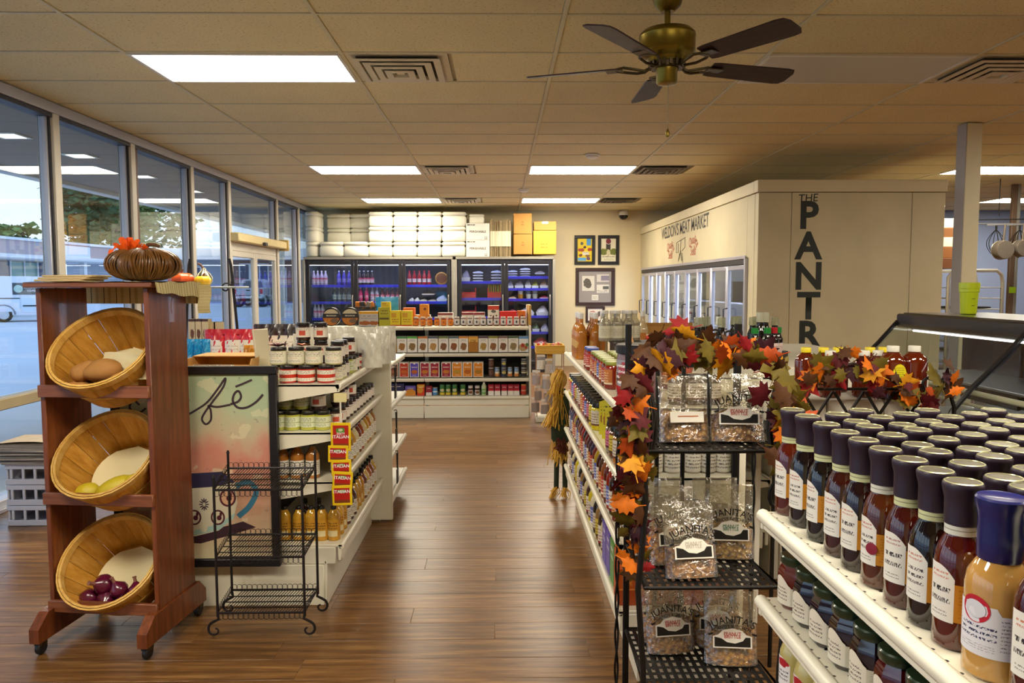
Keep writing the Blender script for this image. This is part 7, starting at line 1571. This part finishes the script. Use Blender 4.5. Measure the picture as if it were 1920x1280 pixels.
brittle_bag(T(.735, 2.36, .552, rz=-.1, rx=tl), .16, .235, 'yellow brittle bag with green flavour text, right on the middle tier', 2, ink2=inkg); brittle_bag(T(.71, 2.44, .552, rx=RAD(-3)), .15, .24, 'brittle bag behind the yellow one on the middle tier', 2, print_=False)
brittle_bag(T(.545, 2.34, .252, rz=.12, rx=tl), .16, .225, 'brittle bag at the left of the bottom tier of the iron rack', 1); brittle_bag(T(.535, 2.42, .252, rz=.12, rx=RAD(-4)), .16, .24, 'brittle bag hidden behind the left one, bottom tier', 1)
brittle_bag(T(.715, 2.26, .252, rz=-.1, rx=tl), .165, .22, 'brittle bag at the right front of the bottom tier', 0); brittle_bag(T(.70, 2.38, .252, rz=-.05, rx=RAD(-4)), .16, .245, 'brittle bag behind the right one on the bottom tier', 0)
# ------------------------------------------------------------------ leaf garlands
def leaf_mesh(kind):
    if kind == 0: O = [(0, -.5), (.10, -.30), (.38, -.36), (.32, -.20), (.55, -.02), (.40, .04), (.46, .28), (.24, .18), (.16, .30), (0, .62), (-.16, .30), (-.24, .18), (-.46, .28), (-.40, .04), (-.55, -.02), (-.32, -.20), (-.38, -.36), (-.10, -.30)]
    else: O = [(0, -.55), (.10, -.35), (.26, -.30), (.20, -.15), (.34, -.05), (.24, .08), (.30, .24), (.14, .28), (.10, .45), (0, .60), (-.10, .45), (-.14, .28), (-.30, .24), (-.24, .08), (-.34, -.05), (-.20, -.15), (-.26, -.30), (-.10, -.35)]
    vs = [(0, 0, .05)] + [(x, y, -.10*abs(x)*2+.10*(y*y)) for x, y in O]; n = len(O)
    m = MB(); m.add(vs, [(0, 1+i, 1+(i+1) % n) for i in range(n)]); m.add([(x, y, z-.012) for x, y, z in vs], [(0, 1+(i+1) % n, 1+i) for i in range(n)])
    m.tube([(0, -.5, 0), (.03, -.75, -.03)], .02, 4); return m.mesh('leaf', ang=60)
LM = [leaf_mesh(0), leaf_mesh(1)]
def leafm(name, col):
    if name in MATS: return MATS[name]
    t = NT(name); n = t.noise(t.coord(), 2.2, 4); c = t.mix(n, tuple(x*1.25 for x in lin(col)[:3])+(1,), tuple(x*.45 for x in lin(col)[:3])+(1,))
    t.link(c, t.b.inputs['Base Color']); t.b.inputs['Roughness'].default_value = .62; t.b.inputs['Specular IOR Level'].default_value = .25; MATS[name] = t.m; return t.m
LC = [leafm('leaf_orange', 'd9700e'), leafm('leaf_maroon', '561018'), leafm('leaf_olive', '6a5a18'), leafm('leaf_brown', '4e2c10'), leafm('leaf_gold', 'cf8c12'), leafm('leaf_red', '8c1418'), leafm('leaf_plum', '3c1420'), leafm('leaf_rust', 'a8420e')]
def garland(label, paths, n, size, spread, seed, big=()):
    g = random.Random(seed); t = thing('leaf_garland', label, 'leaf garland', T(0, 0, 0)); v = MB()
    for P in paths: v.tube([Vector(q) for q in P], .004, 5)
    ob('vine', v, mat('vine_dark', '2c1c10', .6), t)
    segs = [(Vector(a), Vector(b)) for P in paths for a, b in zip(P[:-1], P[1:])]; tot = sum((b-a).length for a, b in segs)
    for i in range(n):
        d = tot*(i+g.random()*.6)/n
        for a, b in segs:
            L = (b-a).length
            if d <= L: break
            d -= L
        p = a.lerp(b, min(1, d/L))+Vector((g.gauss(0, 1)*spread[0], -abs(g.gauss(0, 1))*spread[1], g.gauss(0, 1)*spread[2]))
        s = size*g.uniform(.75, 1.35)
        M = Matrix.Translation(p) @ Matrix.Rotation(g.uniform(-.7, .7), 4, 'Z') @ Matrix.Rotation(pi/2+g.uniform(-.7, .5), 4, 'X') @ Matrix.Rotation(g.uniform(0, 6.28), 4, 'Z') @ Matrix.Scale(s, 4)
        ob('leaf', LM[g.randrange(2)], LC[g.choice((0, 0, 1, 1, 2, 2, 2, 2, 3, 3, 3, 3, 4, 5, 6, 7))], t, M)
def gp(*L): return [tuple(at(x, y, Y=Y)) for x, y, Y in L]
garland('autumn leaf garland draped over the front iron rack', [gp((1190, 1060, 2.20), (1180, 960, 2.18), (1190, 860, 2.14), (1180, 770, 2.12), (1200, 700, 2.12), (1225, 655, 2.14), (1300, 655, 2.18), (1370, 660, 2.18), (1430, 660, 2.14), (1450, 700, 2.12), (1470, 780, 2.10), (1455, 860, 2.10))], 150, .066, (.024, .03, .024), 3)
garland('second autumn leaf garland in front of the brown syrup bottles', [gp((1462, 752, 2.715), (1490, 735, 2.69), (1530, 700, 2.68), (1600, 680, 2.68), (1670, 712, 2.68), (1720, 752, 2.69), (1760, 725, 2.68), (1778, 690, 2.69))], 62, .070, (.032, .025, .026), 9)
# ------------------------------------------------------------------ second iron stand with syrup bottles
t = thing('iron_wine_stand', 'black iron stand with curled ends and crossed bars under the syrup bottles', 'display rack', T(0, 0, 0))
Y2 = 2.72
x0, x1 = at(1455, 740, Y=Y2).x, at(1790, 740, Y=Y2).x
m = MB()
for s, xx in ((-1, x0), (1, x1)):
    m.tube([(xx-s*.10, Y2, 1.09), (xx-s*.03, Y2, 1.07), (xx+s*.0, Y2, .98), (xx, Y2, .0)], .008, 6); m.tube([(xx-s*.1, Y2, 1.09)]+[(xx-s*(.10+.02*sin(a)), Y2, 1.07+.02*cos(a)) for a in [.4*k for k in range(10)]], .005, 5); m.tube([(xx, Y2+.35, 0), (xx, Y2+.35, .985)], .008, 6)
ob('frame', m, ik, t)
m = MB(); n = 4
for k in range(n):
    a = x0+.10+(x1-x0-.2)*k/n; b = x0+.10+(x1-x0-.2)*(k+1)/n; m.tube([(a, Y2, 1.04), (b, Y2, .86)], .006, 5); m.tube([(a, Y2+.012, .86), (b, Y2+.012, 1.04)], .006, 5)
m.tube([(x0, Y2, 1.05), (x1, Y2, 1.05)], .006, 5); m.tube([(x0, Y2, .85), (x1, Y2, .85)], .006, 5); ob('crossed_bars', m, ik, t)
ob('shelf_plate', MB().bbox(x0, x1, Y2+.03, Y2+.36, .865, .88, .003), ik, t)
bx0, bx1 = at(1545, 760, Y=Y2+.05).x, at(1655, 760, Y=Y2+.05).x
for i, (a, b) in enumerate(((at(1475, 760, Y=2.78).x, at(1548, 760, Y=2.78).x), (at(1550, 760, Y=2.78).x, at(1655, 760, Y=2.78).x), (at(1657, 760, Y=2.78).x, at(1745, 760, Y=2.78).x))):
    o = ob('white_carton', MB().bbox(a, b, 2.77, 3.06, .881, 1.003, .004), carton_w, None); tag(o, 'low white carton under the syrup bottles, %s of three' % ('left', 'middle', 'right')[i], 'carton', 'white cartons under the syrup bottles')
amb = mat('syrup_amber', '5a1a06', .06, coat=1.0, var=.15, vs=20); yc = mat('cap_yellow', 'e6d014', .4); wc = mat('cap_white_ribbed', 'dcd8cc', .4)
jug = MB(); w2 = .040
def jugf(h):
    m = MB(); 
    for (z, s) in ((0, .9), (.004, 1.0), (.115*h, 1.0), (.135*h, .86), (.148*h, .5), (.152*h, .40), (.160*h, .40)): pass
    pr_ = [(w2*.92, 0), (w2*1.05, .005), (w2*1.05, h*.70), (w2*.95, h*.80), (w2*.55, h*.88), (w2*.42, h*.90), (w2*.42, h*.93)]
    return m.lathe(pr_, 20, sx=1.0, sy=.9).mesh('jug_body')
jm = jugf(.175); jcap = MB().lathe([(.0185, .158), (.0195, .159), (.0195, .176), (.018, .178), (0, .178)], 20).mesh('cap'); jl_ = MB().add([(.0, 0, 0)]+[(.0225*cos(2*pi*k/24), 0, .032*sin(2*pi*k/24)) for k in range(24)], [(0, 1+k, 1+(k+1) % 24) for k in range(24)], uvs=[(.5, .5)]+[(.5+.5*cos(2*pi*k/24), .5+.5*sin(2*pi*k/24)) for k in range(24)]).mesh('oval_label')
sticker = MB().box(-.010, .010, -.0382, -.0376, .055, .066).mesh('price_sticker')
ovl = printed('oval_yellow', 'd8cc1c', lines=((.15, .85, .2, .85, 6, '8a7a14'),), nz=.1)
def syrup(px, Y, yellow, label, oval=False, z=1.0035, s=1.0):
    p = at(px, 700, Y=Y); t = thing('syrup_bottle', label, 'bottle', T(p.x, Y, z, s=s), 'brown syrup bottles')
    ob('jug_body', jm, amb, t); ob('cap', jcap, yc if yellow else wc, t)
    if oval: ob('oval_label', jl_, ovl, t, T(.004, -.0392, .088))
    else: ob('price_sticker', sticker, white_pl, t)
for i, px in enumerate((1510, 1543, 1570, 1630, 1655)): syrup(px, 2.985, True, 'brown syrup bottle with bright yellow cap in the rear row, %s from the left' % ORD[i])
for i, (px, ov) in enumerate(((1556, False), (1620, False), (1645, False))): syrup(px, 2.84, False, 'brown syrup bottle with white cap behind the leaves, %s of three' % ORD[i], ov)
syrup(1673, 2.79, False, 'tall brown syrup bottle with an oval yellow label', True, s=1.12); syrup(1713, 2.79, False, 'tall brown syrup bottle at the right end, with a price sticker', False, s=1.12)
t = thing('white_bucket', 'white lidded bucket with small print behind the leaf garland', 'bucket', T(at(1455, 720, Y=3.2).x, 3.2, .76))
ob('bucket_body', MB().lathe([(.09, 0), (.10, .2), (.104, .2), (.104, .23)], 28), carton_w, t); ob('lid', MB().lathe([(.107, .225), (.109, .228), (.109, .245), (.10, .25), (0, .25)], 28), white_pl, t); ob('print_label', MB().cylpatch(.0975, -.5, .5, .1, .17, 8), printed('bucket_print', 'eae6da', lines=((.1, .9, .1, .9, 5, '5a5650'),)), t)
o = ob('bucket_table', MB().bbox(1.04, 1.29, 3.06, 3.5, .70, .758, .004).bbox(1.05, 1.08, 3.08, 3.11, 0, .70, .003).bbox(1.25, 1.28, 3.08, 3.11, 0, .70, .003).bbox(1.05, 1.08, 3.45, 3.48, 0, .70, .003).bbox(1.25, 1.28, 3.45, 3.48, 0, .70, .003), carton_w) if 0 else None
t = thing('bucket_table', 'small white side table carrying the lidded bucket', 'table', T(at(1455, 720, Y=3.2).x, 3.2, 0)); ob('table_top', MB().bbox(-.13, .13, -.13, .2, .73, .759, .004), carton_w, t)
for a in (-.11, .11):
    for b in (-.11, .18): ob('leg', MB().bbox(a-.012, a+.012, b-.012, b+.012, 0, .73, .003), carton_w, t)
# ------------------------------------------------------------------ curved-glass meat case on the right
blk = mat('case_black', '121015', .3, coat=.3); sst = mat('case_steel', 'a8aab0', .28, .75, var=.06); caseg = clear('case_glass', 'eef4f6', 1.6, .01); cwh = mat('case_white', 'd6d6da', .4)
CX, CY0, CY1 = 2.6, 1.5, 4.75
t = thing('meat_display_case', 'curved-glass refrigerated meat display case with black top rail', 'display case', T(0, 0, 0))
ob('base_cabinet', MB().bbox(CX-.55, CX+.55, CY0, CY1, .0, .62, .01), cwh, t); ob('deck', MB().bbox(CX-.50, CX+.5, CY0+.03, CY1-.03, .62, .66, .004), sst, t); ob('back_wall', MB().bbox(CX+.42, CX+.5, CY0+.03, CY1-.03, .66, 1.20, .004), sst, t)
ob('top_rail', MB().bbox(CX-.06, CX+.50, CY0, CY1, 1.205, 1.255, .018), blk, t); ob('front_rail', MB().bbox(CX-.085, CX-.061, CY0, CY1, 1.165, 1.25, .01), blk, t)
prof = [(CX-.075, 1.20), (CX-.20, 1.06), (CX-.33, .93), (CX-.42, .82), (CX-.45, .72), (CX-.46, .64)]
for a, b in ((CY0+.02, 2.1), (2.13, 3.55), (3.58, CY1-.02)):
    ob('glass_front', MB().grid(lambda u, v: (prof[min(4, int(v*5))][0]*(1-(v*5-min(4, int(v*5))))+prof[min(4, int(v*5))+1][0]*(v*5-min(4, int(v*5))), a+(b-a)*u, prof[min(4, int(v*5))][1]*(1-(v*5-min(4, int(v*5))))+prof[min(4, int(v*5))+1][1]*(v*5-min(4, int(v*5)))), 1, 10), caseg, t)
for y in (2.115, 3.565, CY1-.012): ob('glass_joint', MB().tube([(x-.006, y, z) for x, z in prof], .013, 8), blk, t)
ob('end_glass', MB().prism([(x, z) for x, z in prof]+[(CX+.42, .64), (CX+.42, 1.2)], CY1-.02, CY1-.012), caseg, t)
ob('lamp_rail', MB().bbox(CX-.02, CX+.06, CY0+.05, CY1-.05, 1.15, 1.185, .006), sst, t); ob('case_lamp', MB().bbox(CX-.01, CX+.05, CY0+.06, CY1-.06, 1.138, 1.149, .003), emission('case_lamp', (1, .94, .84), 3.0), t)
ob('inner_shelf', MB().bbox(CX-.05, CX+.40, CY0+.05, CY1-.05, .88, .895, .003), sst, t); ob('shelf_rail', MB().tube([(CX-.28, CY0+.05, .90), (CX-.28, CY1-.3, .90)], .014, 8), mat('rail_cream', 'd6cfae', .4), t); ob('shelf_rail', MB().tube([(CX-.32, CY0+.05, .85), (CX-.32, CY1-.3, .85)], .008, 8), mat('rail_cream', 'd6cfae', .4), t)
for k in range(5): y = CY0+.3+.62*k; ob('rear_door', MB().bbox(CX+.395, CX+.415, y, y+.55, .70, 1.17, .004), mat('rear_door_dark', '3a3a44', .2), t)
for i in range(6):
    o = ob('meat_tray', MB().bbox(-.11, .11, -.08, .08, 0, .03, .01), mat('tray_black', '1a1a20', .3), None, T(CX-.28, 2.5+.36*i, .661)); tag(o, 'black serving tray on the deck of the meat case, %s from the near end' % ORD[i], 'tray', 'trays in the meat case')
for i, (px, c) in enumerate(((1890, 'a8c0a0'), (1907, 'b84a8a'), (1918, 'c82020'))):
    o = ob('price_sheet', MB().quad([(-.05, 0, 0), (.05, 0, 0), (.05, .05, .16), (-.05, .05, .16)]).box(-.05, .05, .002, .004, 0, .002), printed('sheet_%d' % i, c, lines=((.1, .9, .1, .9, 6, '3a3a3a'),)), None, T(CX-.40+.06*i, 2.75-.06*i, .75, rz=-1.0)); tag(o, 'coloured price sheet inside the meat case, %s from the left' % ORD[i], 'sign', 'price sheets in the meat case')
p = at(1816, 580, Z=1.256); p = at(1816, 579, Y=4.45)
t = thing('measuring_bucket', 'bright yellow-green plastic bucket standing on the meat case', 'bucket', T(p.x, 4.45, 1.256)); ch_ = mat('bucket_chartreuse', 'c6d80a', .35, emit='c6d80a', es=.0, coat=.2)
ob('bucket_wall', MB().lathe([(.038, 0), (.042, .003), (.050, .13), (.054, .132), (.054, .150), (.056, .152), (.056, .185), (.053, .187), (.050, .186), (.047, .13), (.039, .006), (0, .005)], 28), ch_, t)
ob('measure_marks', MB().box(-.012, .006, -.0455, -.0445, .05, .053).box(-.012, .006, -.0485, -.047, .09, .093), inkd, t)
# ------------------------------------------------------------------ white post and kitchen corner
t = thing('steel_post', 'square cream-painted post from floor to ceiling behind the meat case', 'post', T(3.865, 6.18, 0)); pc = mat('post_paint', 'd9cfae', .5, var=.04)
ob('shaft', MB().bbox(-.065, .065, 0, .12, .0, CZ-.002, .004), pc, t); ob('corner_strip', MB().bbox(-.072, -.0655, -.004, .125, 0, CZ-.003, .002), mat('post_grey', 'a9a4a0', .5), t)
KY = 9.6
t = thing('bun_rack', 'aluminium bun pan rack with rounded top beside the post', 'bakery rack', T(at(1828, 560, Y=9.0).x, 9.0, 0)); al2 = mat('rack_alu', 'b0aca4', .35, .6)
hw = .33
ob('rack_frame', MB().tube([(-hw, 0, 0), (-hw, 0, 1.52), (-hw+.05, 0, 1.60), (hw-.08, 0, 1.60), (hw-.02, 0, 1.55), (hw, 0, 1.45), (hw, 0, 0)], .022, 8).tube([(-hw, .5, 0), (-hw, .5, 1.52), (-hw+.05, .5, 1.60), (hw-.08, .5, 1.60), (hw-.02, .5, 1.55), (hw, .5, 1.45), (hw, .5, 0)], .022, 8), al2, t)
for k in range(9): ob('pan_runner', MB().bbox(-hw, hw, -.01, .5, .35+.13*k, .36+.13*k, .003), al2, t)
for k in range(4):
    o = ob('sheet_pan', MB().bbox(-.22, .22, 0, .4, 0, .02, .004), mat('pan_dark', '2a2622', .4), None, T(at(1828, 560, Y=9.0).x, 9.03, .365+.26*k)); tag(o, 'dark sheet pan in the bun rack, %s from the bottom' % ORD[k], 'pan', 'sheet pans in the bun rack')
bxs = [('e4dcc4', .10), ('7a4a1c', .10), ('e0d8bc', .10), ('8a5420', .12), ('6a3c18', .11)]
zz = 1.625; px_ = at(1783, 470, Y=9.0).x
for k, (c, h) in enumerate(reversed(bxs)):
    o = ob('flat_carton', MB().bbox(-.13, .12, 0, .4, 0, h*1.12, .004), mat('flatbox_'+c, c, .7, var=.08), None, T(px_, 9.0+.01*k, zz, rz=.03*(-1)**k)); zz += h*1.12+.0015; tag(o, '%s flat carton on top of the bun rack, %s from the bottom' % (('dark brown', 'brown', 'cream', 'brown', 'white')[k], ORD[k]), 'carton', 'cartons on the bun rack')
# pot rack
PY = 9.4; p0 = at(1850, 421, Y=PY); p1 = at(1990, 421, Y=PY)
t = thing('pot_rack', 'ceiling-hung steel bar with hooks in the kitchen', 'pot rack', T(0, 0, 0))
ob('bar', MB().tube([p0, p1], .012, 8), sst, t); ob('rear_bar', MB().tube([p0+Vector((-.1, .24, .03)), p1+Vector((0, .24, .03))], .010, 8), sst, t); ob('upper_bar', MB().tube([at(1835, 412, Y=PY), at(1990, 410, Y=PY)], .007, 6), ik, t)
for px in (1873, 1805): q = at(px, 405, Y=PY); ob('hanger', MB().tube([q, Vector((q.x, q.y, CZ))], .006, 6), ik, t)
def pan(px, py, r, label):
    c = at(px, py, Y=PY-.05); t = thing('saucepan', label, 'pan', T(c.x, c.y, c.z), 'hanging saucepans'); pm_ = mat('pan_alu', '8a8074', .35, .7, var=.12, vs=12)
    ob('pan_bowl', MB().lathe([(0, -.0), (r*.92, .0), (r, .02), (r, .10), (r*1.04, .105), (r*1.0, .108), (r*.96, .1), (r*.9, .02), (0, .012)], 28, M=T(0, 0, 0, rx=-pi/2)), pm_, t); ob('handle', MB().tube([(0, .05, r), (0, .045, r+.08), (0, .03, r+.20)], [.016, .013, .012], 8), pm_, t); ob('bottom_disc', MB().lathe([(r*.8, -.002), (r*.8, .0), (0, .0)], 24, M=T(0, 0, 0, rx=-pi/2)), pm_, t)
pan(1886, 468, .118, 'hanging aluminium saucepan seen from below, left of two'); pan(1922, 465, .105, 'hanging aluminium saucepan cut by the right photo edge')
for i, px in enumerate((1868, 1912)):
    c = at(px, 430, Y=PY+.24); t = thing('whisk', 'large wire whisk hanging from the pot rack, %s one' % ('left', 'right')[i], 'whisk', T(c.x, c.y, c.z), 'hanging whisks'); m = MB()
    for k in range(6): a = pi*k/6; m.tube([(q*.12*cos(a)*sin(pi*s), q*.05*sin(a)*sin(pi*s), -.36*s*1.0) for q, s in [(1, j/10) for j in range(11)]], .004, 4); m.tube([(-.12*cos(a)*sin(pi*j/10), -.05*sin(a)*sin(pi*j/10), -.36*j/10) for j in range(11)], .004, 4)
    ob('wires', m, ik, t); ob('grip', MB().tube([(0, 0, 0), (0, 0, .06)], .012, 8), ik, t)
t = thing('kitchen_pipe', 'brown vertical pipe in front of the blue kitchen wall', 'pipe', T(at(1898, 500, Y=9.9).x, 9.9, 0)); ob('pipe', MB().bbox(-.035, .035, 0, .05, 0, CZ-.002, .006), mat('pipe_brown', '6a5646', .5), t); ob('note', MB().bbox(-.03, .06, -.006, -.001, 1.32, 1.40, .002), mat('note_green', 'a8d81c', .5), t); ob('side_face', MB().bbox(.0355, .075, .0, .05, 0, CZ-.003, .003), mat('pipe_grey', '8a8a84', .5), t)
# ------------------------------------------------------------------ corn husk scarecrow at the far end of the right run
straw = mat('straw', 'd2a23a', .75, var=.25, vs=30); hus = mat('husk', 'b8862a', .75, var=.25, vs=20)
SM = T(.36, 5.0, 0)
t = thing('straw_scarecrow', 'straw and burlap scarecrow figure leaning at the far end of the right run', 'scarecrow', SM); g = random.Random(4)
def straws(n, p, q, spread, r=.003):
    m = MB()
    for i in range(n):
        a = Vector(p)+Vector((g.gauss(0, 1), g.gauss(0, 1), g.gauss(0, .5)))*spread[0]; b = Vector(q)+Vector((g.gauss(0, 1), g.gauss(0, 1), g.gauss(0, .6)))*spread[1]; c = a.lerp(b, .5)+Vector((g.gauss(0, .012), g.gauss(0, .012), 0)); m.tube([a, c, b], r, 3)
    return m
ob('hair', straws(60, (.03, 0, .86), (.0, -.01, .70), (.018, .03)), straw, t); ob('head', blob(.055, .05, .065, 3, 14, 10, .04), mat('burlap', 'c29a52', .9, bump=.3, bs=90), t, T(.03, .02, .80)); ob('left_arm', straws(50, (.03, 0, .70), (-.03, -.03, .50), (.016, .024)), straw, t); ob('right_arm', straws(36, (.04, 0, .70), (.06, .0, .48), (.016, .024)), straw, t)
ob('vest', MB().lathe([(.04, .36), (.065, .40), (.07, .55), (.05, .70), (.03, .74)], 14, M=T(.045, .02, 0), sy=.7), mat('vest_green', '2c3a24', .8), t); ob('skirt', straws(90, (.045, .02, .42), (.03, .0, .27), (.02, .035)), straw, t); ob('waist_flowers', straws(26, (.04, -.03, .40), (.045, -.05, .33), (.02, .02), .006), mat('husk_red', '5a2410', .8), t)
for s in (-1, 1): ob('leg', MB().tube([(.045+s*.025, .02, .36), (.045+s*.03, .02, .06)], .018, 8), mat('trouser_green', '23301f', .8), t); ob('straw_foot', straws(26, (.045+s*.03, .015, .07), (.03+s*.05, -.02, .008), (.008, .02)), straw, t)
